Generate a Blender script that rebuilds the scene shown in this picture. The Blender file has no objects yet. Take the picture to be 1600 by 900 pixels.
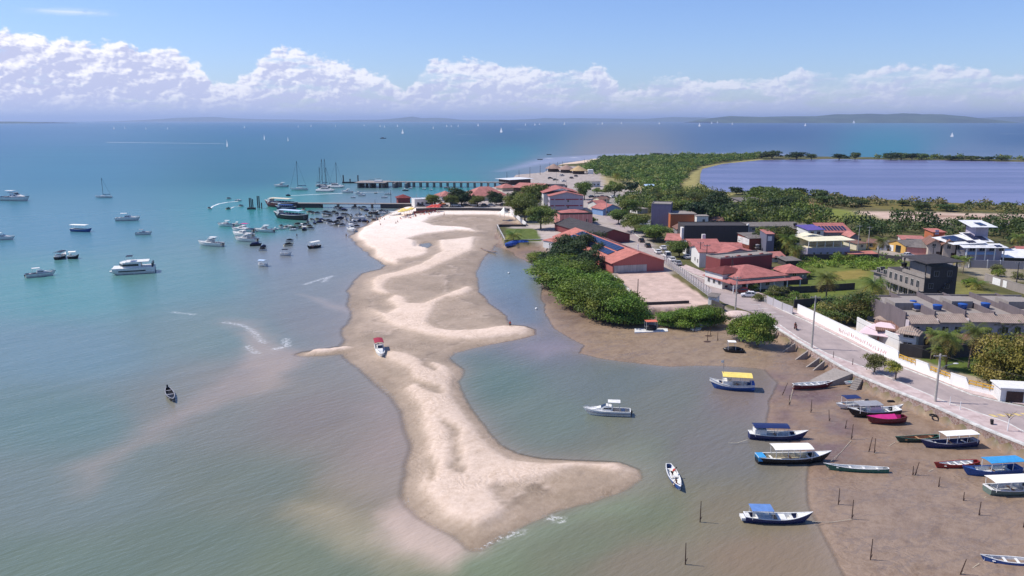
import bpy, math, random
import numpy as np
from mathutils import Vector, Matrix
R = math.radians
SC = bpy.context.scene
COL = SC.collection
random.seed(7); rng = np.random.default_rng(7)
# ---------------------------------------------------------------- camera, sky, sun, exposure
F = 1250.0; CH = 50.0; TH = math.atan(262/F)
cam = bpy.data.cameras.new('camera'); camo = bpy.data.objects.new('camera', cam); COL.objects.link(camo)
camo.location = (0, 0, CH); camo.rotation_euler = (math.pi/2-TH, 0, 0)
cam.sensor_width = 36; cam.lens = 36*F/1600; cam.clip_start = 1; cam.clip_end = 200000
SC.camera = camo
SUN_EL = 52; SUN_AZ = -80          # azimuth from +Y (north) clockwise: the sun stands to the left, slightly ahead
sun = bpy.data.lights.new('sun', 'SUN'); sun.energy = 5.0; sun.angle = R(0.53); sun.color = (1, 0.93, 0.84)
suno = bpy.data.objects.new('sun', sun); COL.objects.link(suno)
sd = Vector((math.sin(R(SUN_AZ))*math.cos(R(SUN_EL)), math.cos(R(SUN_AZ))*math.cos(R(SUN_EL)), math.sin(R(SUN_EL))))
suno.rotation_euler = sd.to_track_quat('Z', 'Y').to_euler()
SC.view_settings.view_transform = 'Standard'; SC.view_settings.look = 'None'
SC.view_settings.gamma = 1; SC.view_settings.use_curve_mapping = False
SC.view_settings.exposure = 0.12
SC.cycles.max_bounces = 6; SC.cycles.transparent_max_bounces = 12; SC.cycles.volume_bounces = 0
SC.cycles.use_denoising = True

class NT:
    """small node helper"""
    def __init__(s, tree): s.t = tree; s.n = tree.nodes; s.l = tree.links
    def new(s, typ, **kw):
        n = s.n.new(typ)
        for k, v in kw.items(): setattr(n, k, v)
        return n
    def put(s, sock, v):
        if isinstance(v, bpy.types.NodeSocket): s.l.new(v, sock)
        elif v is not None: sock.default_value = v
    def m(s, op, a, b=None, c=None, clamp=False):
        n = s.new('ShaderNodeMath', operation=op); n.use_clamp = clamp
        s.put(n.inputs[0], a)
        if b is not None: s.put(n.inputs[1], b)
        if c is not None: s.put(n.inputs[2], c)
        return n.outputs[0]
    def mr(s, v, a, b, c=0, d=1, smooth=False):
        n = s.new('ShaderNodeMapRange'); n.interpolation_type = 'SMOOTHSTEP' if smooth else 'LINEAR'
        for i, x in enumerate((v, a, b, c, d)): s.put(n.inputs[i], x)
        return n.outputs[0]
    def noise(s, vec, scale, detail=3, rough=.5, dim='3D', dist=0):
        n = s.new('ShaderNodeTexNoise'); n.noise_dimensions = dim
        s.put(n.inputs['Vector'], vec); s.put(n.inputs['Scale'], scale); s.put(n.inputs['Detail'], detail)
        s.put(n.inputs['Roughness'], rough); s.put(n.inputs['Distortion'], dist)
        return n.outputs[0]
    def mix(s, f, a, b, blend='MIX'):
        n = s.new('ShaderNodeMix', data_type='RGBA', blend_type=blend)
        s.put(n.inputs[0], f); s.put(n.inputs[6], a if not isinstance(a, tuple) else (*a[:3], 1)); s.put(n.inputs[7], b if not isinstance(b, tuple) else (*b[:3], 1))
        return n.outputs[2]
    def comb(s, x, y, z):
        n = s.new('ShaderNodeCombineXYZ'); s.put(n.inputs[0], x); s.put(n.inputs[1], y); s.put(n.inputs[2], z); return n.outputs[0]
    def sep(s, v):
        n = s.new('ShaderNodeSeparateXYZ'); s.put(n.inputs[0], v); return n.outputs
    def mapv(s, v, loc=(0,0,0), rot=(0,0,0), sca=(1,1,1)):
        if any(rot):
            n0 = s.new('ShaderNodeMapping'); s.put(n0.inputs[0], v); n0.inputs[2].default_value = rot; v = n0.outputs[0]
        n = s.new('ShaderNodeMapping'); s.put(n.inputs[0], v); n.inputs[1].default_value = loc; n.inputs[3].default_value = sca
        return n.outputs[0]
    def attr(s, name):
        n = s.new('ShaderNodeAttribute'); n.attribute_name = name; return n
    def bump(s, h, strength=.3, dist=.1, normal=None):
        n = s.new('ShaderNodeBump'); s.put(n.inputs['Strength'], strength); s.put(n.inputs['Distance'], dist); s.put(n.inputs['Height'], h)
        if normal is not None: s.put(n.inputs['Normal'], normal)
        return n.outputs[0]

# ---- sky: Nishita with a band of cumulus low above the horizon, laid out by compass bearing and elevation
W = bpy.data.worlds.new('World'); SC.world = W; W.use_nodes = True
W.cycles.sampling_method = 'MANUAL'; W.cycles.sample_map_resolution = 256
nt = NT(W.node_tree); nt.n.clear()
sky = nt.new('ShaderNodeTexSky', sky_type='NISHITA'); sky.sun_disc = False
sky.sun_elevation = R(SUN_EL); sky.sun_rotation = R(SUN_AZ)
sky.altitude = 0; sky.air_density = 1.0; sky.dust_density = 0.3; sky.ozone_density = 3.0
tc = nt.new('ShaderNodeTexCoord').outputs['Generated']
sx, sy, sz = nt.sep(tc)
az = nt.m('MULTIPLY', nt.m('ARCTAN2', sx, sy), 180/math.pi)
el = nt.m('MULTIPLY', nt.m('ARCSINE', sz), 180/math.pi)
tops = [(0,58),(60,66),(120,70),(200,74),(285,84),(320,96),(335,122),(370,118),(405,100),(432,76),(450,72),(500,82),(560,96),(610,112),(632,136),(660,104),(680,88),(700,86),(760,92),(830,97),(850,106),(900,98),(940,98),(968,128),(1010,124),(1060,113),(1110,117),(1190,118),(1255,104),(1300,118),(1400,96),(1600,122)]
def azp(px): return math.degrees(math.atan((px-800)/F/1.02))
ramp = nt.new('ShaderNodeValToRGB'); cr = ramp.color_ramp
while len(cr.elements) < len(tops): cr.elements.new(0.5)
for e, (px, py) in zip(cr.elements, tops):
    e.position = (azp(px)+34)/68; v = (188-py)/150*0.9; e.color = (v, v, v, 1)
nt.put(ramp.inputs[0], nt.mr(az, -34, 34, 0, 1))
top = nt.m('MULTIPLY', ramp.outputs[0], 150/F*180/math.pi/0.9)            # degrees
CV = nt.comb(az, nt.m('MULTIPLY', el, 1.55), 3.7)
warp = nt.new('ShaderNodeVectorMath', operation='MULTIPLY_ADD')
nt.put(warp.inputs[0], nt.new('ShaderNodeTexNoise').outputs[1]); 
wn = warp.inputs[0].links[0].from_node; nt.put(wn.inputs['Vector'], CV); nt.put(wn.inputs['Scale'], 1.1); nt.put(wn.inputs['Detail'], 2)
warp.inputs[1].default_value = (.55, .55, .55); nt.put(warp.inputs[2], CV)
CVw = warp.outputs[0]
def billow(v):
    vo = nt.new('ShaderNodeTexVoronoi', feature='SMOOTH_F1'); nt.put(vo.inputs['Vector'], v); vo.inputs['Scale'].default_value = 1.15
    vo.inputs['Smoothness'].default_value = .35
    try: vo.inputs['Detail'].default_value = 2.0; vo.inputs['Roughness'].default_value = .55; vo.normalize = False
    except Exception: pass
    return vo.outputs[0]
def shift(v, d):
    n = nt.new('ShaderNodeVectorMath', operation='ADD'); nt.put(n.inputs[0], v); n.inputs[1].default_value = d; return n.outputs[0]
n1 = nt.noise(CVw, 0.55, 7, .56); b1 = billow(CVw)
nS = nt.noise(shift(CVw, (-.22, .30, 0)), 0.55, 5, .56); bS = billow(shift(CVw, (-.16, .22, 0)))
edge = nt.m('SUBTRACT', nt.m('ADD', nt.m('SUBTRACT', nt.m('SUBTRACT', top, .2), el), nt.m('MULTIPLY', nt.m('SUBTRACT', n1, .5), 1.5)), nt.m('MULTIPLY', nt.m('SUBTRACT', b1, .45), .55))
cov = nt.mr(edge, -.03, .34, 0, 1, True)
# body of the band: lit tops, mauve-grey shaded sides, gaps of pale sky
lit = nt.m('ADD', nt.m('MULTIPLY', nt.m('SUBTRACT', n1, nS), 2.4), nt.m('MULTIPLY', nt.m('SUBTRACT', bS, b1), .9))
n2 = nt.noise(nt.comb(nt.m('MULTIPLY', az, .35), nt.m('MULTIPLY', el, 1.3), 9.1), 0.9, 5, .6)
topness = nt.mr(nt.m('ADD', edge, nt.m('MULTIPLY', n2, -.9)), -.5, 1.5, 1, 0, True)
left = nt.mr(az, -30, 20, 1, .0)
w = nt.m('ADD', nt.m('ADD', nt.m('MULTIPLY', topness, .85), nt.m('MULTIPLY', lit, 1.7)), nt.m('MULTIPLY', nt.m('SUBTRACT', n2, .47), 2.4), clamp=True)
low = nt.mr(el, 0, 2.6, 0, 1, True)
w = nt.m('MULTIPLY', w, nt.mr(low, 0, 1, .45, 1))
w = nt.m('MULTIPLY', w, nt.mr(left, 0, 1, .62, 1))
ccol = nt.mix(w, (.60, .63, .87), (1.10, 1.08, 1.12))
ccol = nt.mix(nt.mr(el, 0, 1.6, .7, 0, True), ccol, (.56, .62, .86))
# coverage thins to the right and has holes
hole = nt.mr(nt.m('ADD', nt.noise(nt.comb(nt.m('MULTIPLY', az, .25), nt.m('MULTIPLY', el, 1.0), 1.3), 1.1, 6, .6), nt.m('MULTIPLY', left, .12)), .40, .56, .22, 1, True)
hole = nt.m('MAXIMUM', hole, nt.mr(el, .3, 1.6, .75, 0))
cov = nt.m('MULTIPLY', cov, hole)
cov = nt.m('MULTIPLY', cov, nt.mr(left, 0, 1, .72, 1))
# a thin streak high on the left
str_ = nt.noise(nt.comb(nt.m('MULTIPLY', az, .12), nt.m('MULTIPLY', el, 2.2), 5.0), 1.2, 4, .5)
streak = nt.m('MULTIPLY', nt.mr(nt.m('ABSOLUTE', nt.m('SUBTRACT', el, 6.4)), 0, .35, 1, 0, True), nt.m('MULTIPLY', nt.mr(az, -31, -28, 0, 1), nt.mr(az, -27.5, -25, .55, 0)))
cov = nt.m('MAXIMUM', cov, nt.m('MULTIPLY', streak, nt.mr(str_, .35, .6, 0, 1)))
skyc = nt.mix(1.0, sky.outputs[0], (0.70, 0.79, 1.08), 'MULTIPLY')
bg1 = nt.new('ShaderNodeBackground'); nt.put(bg1.inputs[0], skyc); bg1.inputs[1].default_value = 0.13
bg2 = nt.new('ShaderNodeBackground'); nt.put(bg2.inputs[0], ccol); bg2.inputs[1].default_value = 0.95
ms = nt.new('ShaderNodeMixShader'); nt.put(ms.inputs[0], cov); nt.l.new(bg1.outputs[0], ms.inputs[1]); nt.l.new(bg2.outputs[0], ms.inputs[2])
bg3 = nt.new('ShaderNodeBackground'); nt.put(bg3.inputs[0], skyc); bg3.inputs[1].default_value = 0.13
ms2 = nt.new('ShaderNodeMixShader'); nt.put(ms2.inputs[0], nt.m('GREATER_THAN', nt.m('ABSOLUTE', nt.m('SUBTRACT', sz, .07)), .072))   # no cloud above 8 degrees
nt.l.new(ms.outputs[0], ms2.inputs[1]); nt.l.new(bg3.outputs[0], ms2.inputs[2])
wo = nt.new('ShaderNodeOutputWorld'); nt.l.new(ms2.outputs[0], wo.inputs[0])

# ---------------------------------------------------------------- helpers
def P(px, py, z=0.0):
    """the point at height z where the photographed point stands"""
    dx = (px-800)/F; dy = (450-py)/F
    Y = math.cos(TH)+dy*math.sin(TH); Z = -math.sin(TH)+dy*math.cos(TH)
    t = (z-CH)/Z
    return Vector((dx*t, Y*t, z))
def zat(py, Y):
    """height of what shows at image row py when it stands Y metres ahead"""
    dy = (450-py)/F
    return CH + Y*(-math.sin(TH)+dy*math.cos(TH))/(math.cos(TH)+dy*math.sin(TH))
def lin(c):
    return tuple(((x/255)/12.92 if x/255 <= .04045 else ((x/255+.055)/1.055)**2.4) for x in c)
def tag(o, label=None, cat=None, group=None, kind=None):
    if label: o['label'] = label
    if cat: o['category'] = cat
    if group: o['group'] = group
    if kind: o['kind'] = kind
    return o
def empty(name, loc, rz=0, label=None, cat=None, group=None):
    o = bpy.data.objects.new(name, None); COL.objects.link(o); o.location = loc; o.rotation_euler.z = rz
    o.empty_display_size = .5
    return tag(o, label, cat, group)
def copy_tree(o, parent=None):
    c = o.copy(); COL.objects.link(c); c.parent = parent
    for ch in o.children:
        copy_tree(ch, c)
    return c
class MB:
    """collects boxes, bars, tubes and sheets into ONE mesh"""
    def __init__(s): s.v = []; s.f = []; s.uvw = None
    def add(s, vs, fs):
        k = len(s.v); s.v += [tuple(v) for v in vs]; s.f += [tuple(i+k for i in f) for f in fs]; return s
    def box(s, x0, x1, y0, y1, z0, z1):
        vs = [(x, y, z) for z in (z0, z1) for y in (y0, y1) for x in (x0, x1)]
        return s.add(vs, [(0,2,3,1),(4,5,7,6),(0,1,5,4),(1,3,7,5),(3,2,6,7),(2,0,4,6)])
    def prism(s, pts, z0, z1):
        """vertical prism over an outline; z1 number or list"""
        n = len(pts); zs = z1 if isinstance(z1, (list, tuple)) else [z1]*n; z0s = z0 if isinstance(z0, (list, tuple)) else [z0]*n
        a = sum(pts[i][0]*pts[(i+1)%n][1]-pts[(i+1)%n][0]*pts[i][1] for i in range(n))
        idx = list(range(n)) if a > 0 else list(range(n))[::-1]
        pts = [pts[i] for i in idx]; zs = [zs[i] for i in idx]; z0s = [z0s[i] for i in idx]
        vs = [(p[0], p[1], z) for p, z in zip(pts, z0s)]+[(p[0], p[1], z) for p, z in zip(pts, zs)]
        fs = [tuple(range(n))[::-1], tuple(range(n, 2*n))]+[(i, (i+1)%n, (i+1)%n+n, i+n) for i in range(n)]
        return s.add(vs, fs)
    def bar(s, a, b, w, h=None):
        a = Vector(a); b = Vector(b); h = h or w; d = (b-a).normalized()
        u = d.cross(Vector((0,0,1)));
        if u.length < 1e-3: u = Vector((1,0,0))
        u.normalize(); v = u.cross(d)
        vs = [p+u*i*w/2+v*j*h/2 for p in (a, b) for i, j in ((-1,-1),(1,-1),(1,1),(-1,1))]
        return s.add(vs, [(0,1,2,3),(7,6,5,4),(0,4,5,1),(1,5,6,2),(2,6,7,3),(3,7,4,0)])
    def tube(s, path, rad, n=8, cap=True):
        path = [Vector(p) for p in path]; rs = rad if isinstance(rad, (list, tuple)) else [rad]*len(path)
        k = len(s.v); u0 = None
        for i, p in enumerate(path):
            d = (path[min(i+1, len(path)-1)]-path[max(i-1, 0)]).normalized()
            u = d.cross(Vector((0,0,1))) if u0 is None else u0-d*u0.dot(d)
            if u.length < 1e-3: u = Vector((1,0,0))
            u.normalize(); u0 = u; v = d.cross(u)
            for j in range(n):
                t = 2*math.pi*j/n; s.v.append(tuple(p+(u*math.cos(t)+v*math.sin(t))*rs[i]))
        for i in range(len(path)-1):
            for j in range(n): s.f.append((k+i*n+j, k+i*n+(j+1)%n, k+(i+1)*n+(j+1)%n, k+(i+1)*n+j))
        if cap:
            s.f.append(tuple(k+j for j in range(n))[::-1]); s.f.append(tuple(k+(len(path)-1)*n+j for j in range(n)))
        return s
    def cyl(s, x, y, z0, z1, r, r2=None, n=14):
        return s.tube([(x,y,z0),(x,y,z1)], [r, r if r2 is None else r2], n)
    def ell(s, c, r, n=10, m=6):
        vs = []; k = len(s.v)
        for i in range(1, m):
            t = math.pi*i/m
            for j in range(n):
                a = 2*math.pi*j/n; vs.append((c[0]+r[0]*math.sin(t)*math.cos(a), c[1]+r[1]*math.sin(t)*math.sin(a), c[2]+r[2]*math.cos(t)))
        vs.append((c[0], c[1], c[2]+r[2])); vs.append((c[0], c[1], c[2]-r[2])); T = (m-1)*n
        fs = [(i*n+j, (i+1)*n+j, (i+1)*n+(j+1)%n, i*n+(j+1)%n) for i in range(m-2) for j in range(n)]
        fs += [(T, j, (j+1)%n) for j in range(n)]+[(T+1, (m-2)*n+(j+1)%n, (m-2)*n+j) for j in range(n)]
        return s.add(vs, fs)
    def build(s, name, mat, parent=None, smooth=False):
        me = bpy.data.meshes.new(name); me.from_pydata(s.v, [], s.f); me.update()
        if smooth: me.polygons.foreach_set('use_smooth', [True]*len(me.polygons))
        me.materials.append(mat)
        o = bpy.data.objects.new(name, me); COL.objects.link(o)
        if parent is not None: o.parent = parent
        return o

# ---------------------------------------------------------------- materials
MATS = {}
def mat(name, rgb, rough=.6, var=.12, scale=2.0, metal=0, spec=.4, bump=0, rgb2=None, srgb=True):
    """one procedural surface: base colour with weathering noise"""
    if name in MATS: return MATS[name]
    m = bpy.data.materials.new(name); m.use_nodes = True; t = NT(m.node_tree)
    b = m.node_tree.nodes['Principled BSDF']
    c = lin(rgb) if srgb else rgb; c2 = lin(rgb2) if rgb2 else tuple(x*(1-2.2*var) for x in c)
    o = t.new('ShaderNodeTexCoord').outputs['Object']
    n = t.noise(o, scale, 5, .65)
    f = t.mr(n, .38, .72, 0, 1)
    col = t.mix(f, tuple(min(1, x*(1+var*.3)) for x in c), c2)
    t.put(b.inputs['Base Color'], col); b.inputs['Roughness'].default_value = rough; b.inputs['Metallic'].default_value = metal
    b.inputs['Specular IOR Level'].default_value = spec
    if bump: t.put(b.inputs['Normal'], t.bump(t.noise(o, scale*6, 3), bump, .05))
    MATS[name] = m; return m
WALB=.62
# ---------------------------------------------------------------- ground and water
def poly(pts, z=0.0): return np.array([[*P(x, y, z)[:2]] for x, y in pts])
def sdf(X, Y, pg, closed=True, margin=60):
    """signed distance (positive inside) to an outline; far points get -margin"""
    out = np.full(X.shape, -float(margin))
    x0, y0 = pg.min(0)-margin; x1, y1 = pg.max(0)+margin
    m = (X > x0) & (X < x1) & (Y > y0) & (Y < y1)
    if not m.any(): return out
    px = X[m]; py = Y[m]; d = np.full(px.shape, 1e12); ins = np.zeros(px.shape, bool)
    n = len(pg)
    for i in range(n if closed else n-1):
        ax, ay = pg[i]; bx, by = pg[(i+1) % n]; ex, ey = bx-ax, by-ay
        t = np.clip(((px-ax)*ex+(py-ay)*ey)/(ex*ex+ey*ey+1e-12), 0, 1)
        d = np.minimum(d, (px-ax-t*ex)**2+(py-ay-t*ey)**2)
        if closed:
            c = ((ay > py) != (by > py)); xx = ax+(py-ay)/(ey if abs(ey) > 1e-9 else 1e-9)*ex
            ins ^= c & (px < xx)
    d = np.sqrt(d); out[m] = np.where(ins, d, -d) if closed else -d
    return out
def ss(a, b, x): t = np.clip((x-a)/(b-a), 0, 1); return t*t*(3-2*t)
def vnoise(x, y, s, seed=0):
    r = np.random.default_rng(seed).random((256, 256)); x = x/s; y = y/s
    xi = np.floor(x).astype(int); yi = np.floor(y).astype(int); fx = x-xi; fy = y-yi; fx = fx*fx*(3-2*fx); fy = fy*fy*(3-2*fy)
    g = lambda i, j: r[i % 256, j % 256]
    return (g(xi,yi)*(1-fx)+g(xi+1,yi)*fx)*(1-fy)+(g(xi,yi+1)*(1-fx)+g(xi+1,yi+1)*fx)*fy
def fbm(x, y, s, seed=0, o=4):
    t = 0; a = 1; w = 0
    for k in range(o): t = t+a*vnoise(x, y, s/2**k, seed+k); w += a; a *= .5
    return t/w
def geo(start, end, step, g):
    out = []; v = start
    while v < end: v += step; out.append(v); step *= g
    return out
SAND = [(648,318),(612,333),(585,347),(566,358),(556,370),(562,380),(580,393),(597,405),(616,414),(600,421),(575,428),(562,440),(556,455),(557,475),(563,486),(562,495),(556,505),(546,515),(553,530),(546,544),(479,553),(545,549),(556,560),(580,578),(602,598),(625,616),(644,642),(650,665),(657,688),(656,715),(652,745),(648,775),(654,788),(668,803),(696,818),(724,832),(744,852),(790,828),(850,797),(920,780),(965,764),(988,747),(985,735),(962,726),(900,724),(850,722),(800,713),(770,698),(750,673),(728,642),(710,612),(704,595),(712,580),(700,570),(688,560),(700,550),(740,541),(800,530),(829,523),(831,515),(815,510),(790,509),(785,495),(766,482),(746,462),(738,445),(737,425),(744,408),(753,398),(764,388),(772,378),(768,366),(775,352),(790,345),(822,352),(800,322)]
DRY = [
 ([(640,322),(612,334),(588,347),(568,358),(558,366),(562,376),(571,381),(585,391),(589,402),(604,410),(626,415),(622,408),(632,406),(653,404),(667,400),(669,391),(653,382),(638,375),(663,368),(714,361),(745,363),(737,359),(719,356),(678,355),(662,349),(673,341),(699,337),(776,337),(812,343),(800,322)], 1.3, 1.0),
 ([(686,378),(712,376),(742,372),(742,381),(735,394),(712,404),(673,424),(643,432),(617,437),(604,442),(599,450),(612,463),(597,463),(583,455),(580,442),(597,433),(627,426),(663,414),(673,404),(689,396)], 1.4, .82),
 ([(699,463),(719,455),(735,449),(741,455),(724,466),(699,468),(684,478),(668,506),(684,517),(709,520),(750,518),(786,511),(822,511),(831,517),(822,524),(776,531),(737,534),(699,532),(663,526),(635,517),(616,512),(600,506),(584,486),(604,494),(622,486),(607,473),(620,464),(632,468),(638,478),(660,479),(680,470)], 1.6, .85),
 ([(610,552),(636,556),(656,564),(696,574),(708,586),(705,616),(720,640),(744,672),(768,704),(800,722),(852,727),(920,726),(960,726),(986,738),(960,742),(928,734),(896,736),(860,750),(824,757),(784,761),(768,770),(780,788),(794,800),(776,818),(744,826),(700,812),(672,790),(656,760),(668,730),(668,700),(660,664),(656,640),(630,612),(650,600),(640,580),(600,562)], 1.4, .72),
 ([(479,554),(492,548),(550,545),(545,549),(500,553)], .5, .9),
]
DAMP = [[(684,656),(700,664),(718,674),(720,700),(726,748),(712,746),(696,738),(706,724),(706,700),(700,680)], [(800,798),(800,776),(824,764),(862,754),(900,738),(944,738),(968,752),(925,772),(862,784)],
        [(640,596),(660,600),(690,610),(694,622),(680,622),(655,612)], [(648,556),(668,566),(685,580),(680,584),(660,574)],[(768,768),(784,766),(790,782),(782,790)], [(668,706),(680,720),(682,745),(672,760),(666,740)]]
LANDP = [(650,325),(648,313),(672,307),(700,300),(745,297),(780,290),(797,282),(806,273),(850,269),(865,261),(880,255),(902,252),(935,247),(1000,244),(1100,243),(1190,243),(1250,243),(1310,245),(1450,246),(1600,249),(1750,252),(2300,330),(2300,1015),(1720,749),(1600,696),(1529,667),(1463,637),(1397,611),(1341,588),(1316,575),(1260,542),(1212,513),(1160,502),(1130,488),(1085,478),(1010,482),(998,470),(960,436),(945,412),(925,396),(880,391),(862,392),(848,380),(790,379),(777,355),(822,353),(805,335),(797,326),(690,325)]
LAGOON = [(1093,272),(1096,264),(1128,256),(1190,250),(1300,248.5),(1450,250),(1600,253),(1760,255),(1760,333),(1600,322),(1460,317),(1330,309),(1262,306),(1210,299),(1140,301),(1108,297),(1092,286)]
LAND = poly(LANDP, 2.2); LAG = poly(LAGOON, 1.7); SANDW = poly(SAND); DRYW = [(poly(p), w, a) for p, w, a in DRY]; DAMPW = [poly(p) for p in DAMP]
MUD = poly([(768,366),(775,352),(790,345),(830,352),(900,380),(1100,480),(1420,600),(1760,760),(2300,1015),(2300,1300),(1330,1100),(1315,900),(1290,850),(1266,800),(1258,750),(1262,722),(1240,696),(1196,668),(1200,625),(1212,598),(1195,578),(1120,571),(1050,573),(1000,570),(935,560),(905,552),(912,540),(880,522),(858,505),(848,480),(845,445),(834,415),(812,404),(800,394),(775,386)])
POOL = [(poly([(655,381),(672,379),(676,383),(668,388),(655,387)]), .0)]
CREEK = poly([(1180,575),(1215,580),(1260,600),(1290,600),(1300,606),(1262,612),(1220,606),(1190,615)])
def height(X, Y):
    wx = (fbm(X, Y, 9, 11)-.5)*3.2+(fbm(X, Y, 2.5, 15, 3)-.5)*1.0; wy = (fbm(X, Y, 9, 21)-.5)*3.2+(fbm(X, Y, 2.5, 25, 3)-.5)*1.0
    sc = np.clip(Y/220, .5, 1.6)
    Xa = X+wx*sc*.55; Ya = Y+wy*sc*.9
    h = np.full(X.shape, -4.0)
    ds = sdf(Xa, Ya, SANDW)
    left = ss(6, -14, X-(-8)) # the seaward side shelves gently
    h = np.maximum(h, np.where(ds > 0, .10+.22*ss(0, 3.5, ds)+.25*fbm(X, Y, 14, 3)*ss(0, 6, ds), .10+ds*(.085+.07*(1-left))))
    dry = np.zeros(X.shape)
    for pg, w, a in DRYW:
        d = sdf(Xa, Ya, pg, margin=20); dry = np.maximum(dry, a*(.62*ss(-w*.2, w*.6, d)+.38*ss(-w*2.6, w*1.2, d)))
    for pg in DAMPW:
        d = sdf(Xa, Ya, pg, margin=12); dry = dry*(1-.85*ss(-.3, .5, d))
    h = h+dry*.6*(h > 0)
    dm = sdf(Xa, Ya, MUD)-.9
    hm = np.where(dm > 0, .07+np.clip(dm, 0, 40)*.018+(fbm(X, Y, 6, 31)-.45)*.12*ss(0, 6, dm), .07+dm*.2)
    h = np.maximum(h, hm)
    dp = sdf(X, Y, POOL[0][0], margin=12); h = np.where(dp > -2, np.minimum(h, .2-.35*ss(-2, 1, dp)), h)
    dc = sdf(Xa, Ya, CREEK, margin=12); h = np.where((dc > -3), np.minimum(h, .35-.36*ss(-3, 1.5, dc)), h)
    dl = sdf(X, Y, LAND, margin=60)
    h = np.where(dl > -.6, h+(2.2-h)*ss(-.6, .1, dl), h)
    # reef flats behind the point
    h = np.where((dl < 0) & (Y > 560), np.maximum(h, -.2+dl*.03), h)
    dg = sdf(X, Y, LAG, margin=30)
    h = np.where(dg > 0, 2.2-1.6*ss(0, 3, dg), h)
    return h, dry, dm, dl, dg, ds
xs = np.array(sorted([-v for v in geo(110, 75000, 3, 1.13)]+list(np.arange(-110, 95, .85))+list(np.arange(95, 420, 3.0))+geo(420, 75000, 6, 1.12)))
ys = np.array(sorted([-v for v in geo(0, 3000, 60, 1.6)]+[0, 20, 40]+list(np.arange(60, 250, .8))+list(np.arange(250, 480, 1.5))+list(np.arange(480, 1000, 4.5))+geo(1000, 75000, 8, 1.1)))
GX, GY = np.meshgrid(xs, ys); H0, DRYM, DM, DL, DG, DS = height(GX, GY)
H0 = np.where(GY < 60, np.minimum(H0, -1), H0)
def sheet(name, X, Y, Z, keep, m, attrs):
    ny, nx = X.shape; I = np.arange(ny*nx).reshape(ny, nx)
    q = np.stack([I[:-1,:-1], I[:-1,1:], I[1:,1:], I[1:,:-1]], -1).reshape(-1, 4)
    if keep is not None:
        k = (keep[:-1,:-1] | keep[:-1,1:] | keep[1:,1:] | keep[1:,:-1]).ravel(); q = q[k]
        used = np.unique(q); rem = -np.ones(ny*nx, int); rem[used] = np.arange(len(used)); q = rem[q]
    else: used = np.arange(ny*nx)
    co = np.stack([X.ravel()[used], Y.ravel()[used], Z.ravel()[used]], -1)
    return rawmesh(name, co, q, m, {k: a.reshape(ny*nx, -1)[used] for k, a in attrs.items()})
def rawmesh(name, co, q, m, attrs={}, smooth=True, link=True):
    me = bpy.data.meshes.new(name); n = len(q); kk = q.shape[1]
    me.vertices.add(len(co)); me.vertices.foreach_set('co', co.astype(np.float32).ravel())
    me.loops.add(n*kk); me.loops.foreach_set('vertex_index', q.astype(np.int32).ravel())
    me.polygons.add(n); me.polygons.foreach_set('loop_start', np.arange(0, n*kk, kk, dtype=np.int32)); me.polygons.foreach_set('loop_total', np.full(n, kk, np.int32))
    me.polygons.foreach_set('use_smooth', np.full(n, smooth))
    me.update(calc_edges=True)
    for k, a in attrs.items():
        if a.shape[-1] == 1:
            at = me.attributes.new(k, 'FLOAT', 'POINT'); at.data.foreach_set('value', a.astype(np.float32).ravel())
        else:
            at = me.attributes.new(k, 'FLOAT_COLOR', 'POINT'); at.data.foreach_set('color', np.concatenate([a, np.ones((len(a), 1))], 1).astype(np.float32).ravel())
    me.materials.append(m)
    if not link: return me
    o = bpy.data.objects.new(name, me); COL.objects.link(o); return o
def C3(*c): return np.array(lin(c))
def mixc(c, f, col): return c*(1-f[..., None])+np.asarray(col)*f[..., None]
# ground colours (the real colours of sand, mud, soil, paving)
n5 = fbm(GX, GY, 5, 51); n20 = fbm(GX, GY, 22, 61); n2_ = fbm(GX, GY, 1.8, 71, 3); n60 = fbm(GX, GY, 70, 81)
wet = C3(176,156,134)*.92; mudc = C3(146,122,102)*.88; dryc = np.array([.74,.60,.50])
GC = np.zeros(GX.shape+(3,))+C3(150,135,115)*.9
GC = mixc(GC, ss(.3, .7, n5)*.4, C3(128,112,88)*.85)
GC = np.where((DS > -25)[..., None], mixc(np.zeros(GX.shape+(3,))+wet, ss(.35, .75, n5)*.45+ss(.4,.7,n20)*.25, C3(150,132,108)*.9), GC)
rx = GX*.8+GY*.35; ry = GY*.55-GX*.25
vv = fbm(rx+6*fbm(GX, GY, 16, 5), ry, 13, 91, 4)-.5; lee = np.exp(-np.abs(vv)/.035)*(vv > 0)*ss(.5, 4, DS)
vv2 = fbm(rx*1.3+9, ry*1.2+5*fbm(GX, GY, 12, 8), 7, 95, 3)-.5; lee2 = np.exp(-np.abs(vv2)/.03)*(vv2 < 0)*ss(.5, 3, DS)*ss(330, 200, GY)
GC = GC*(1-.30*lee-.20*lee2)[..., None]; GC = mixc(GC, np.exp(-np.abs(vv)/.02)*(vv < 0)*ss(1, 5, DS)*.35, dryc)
GC = GC*(1-.1*ss(.2, .08, H0)*(DS > -3)*(H0 > -.3))[..., None]; 
GC = mixc(GC, ss(0, .9, H0-.25)*.25*(DS > 0), C3(190,170,145))
GC = mixc(GC, np.clip(DRYM*(.8+.35*n5), 0, 1), dryc)
yy = ss(260, 400, GY)*DRYM; GC = mixc(GC, np.clip(yy, 0, 1)*.8, np.array([.86,.77,.70]))
mm = (DM > -20) & (DS < -1) & (DL < 0.2)
mc = mixc(np.zeros(GX.shape+(3,))+mudc, ss(.35, .65, n20)*.5, C3(158,138,116)*.88)
mc = mixc(mc, ss(.5, .75, n5)*.4, C3(112,94,82)*.85)
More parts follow.
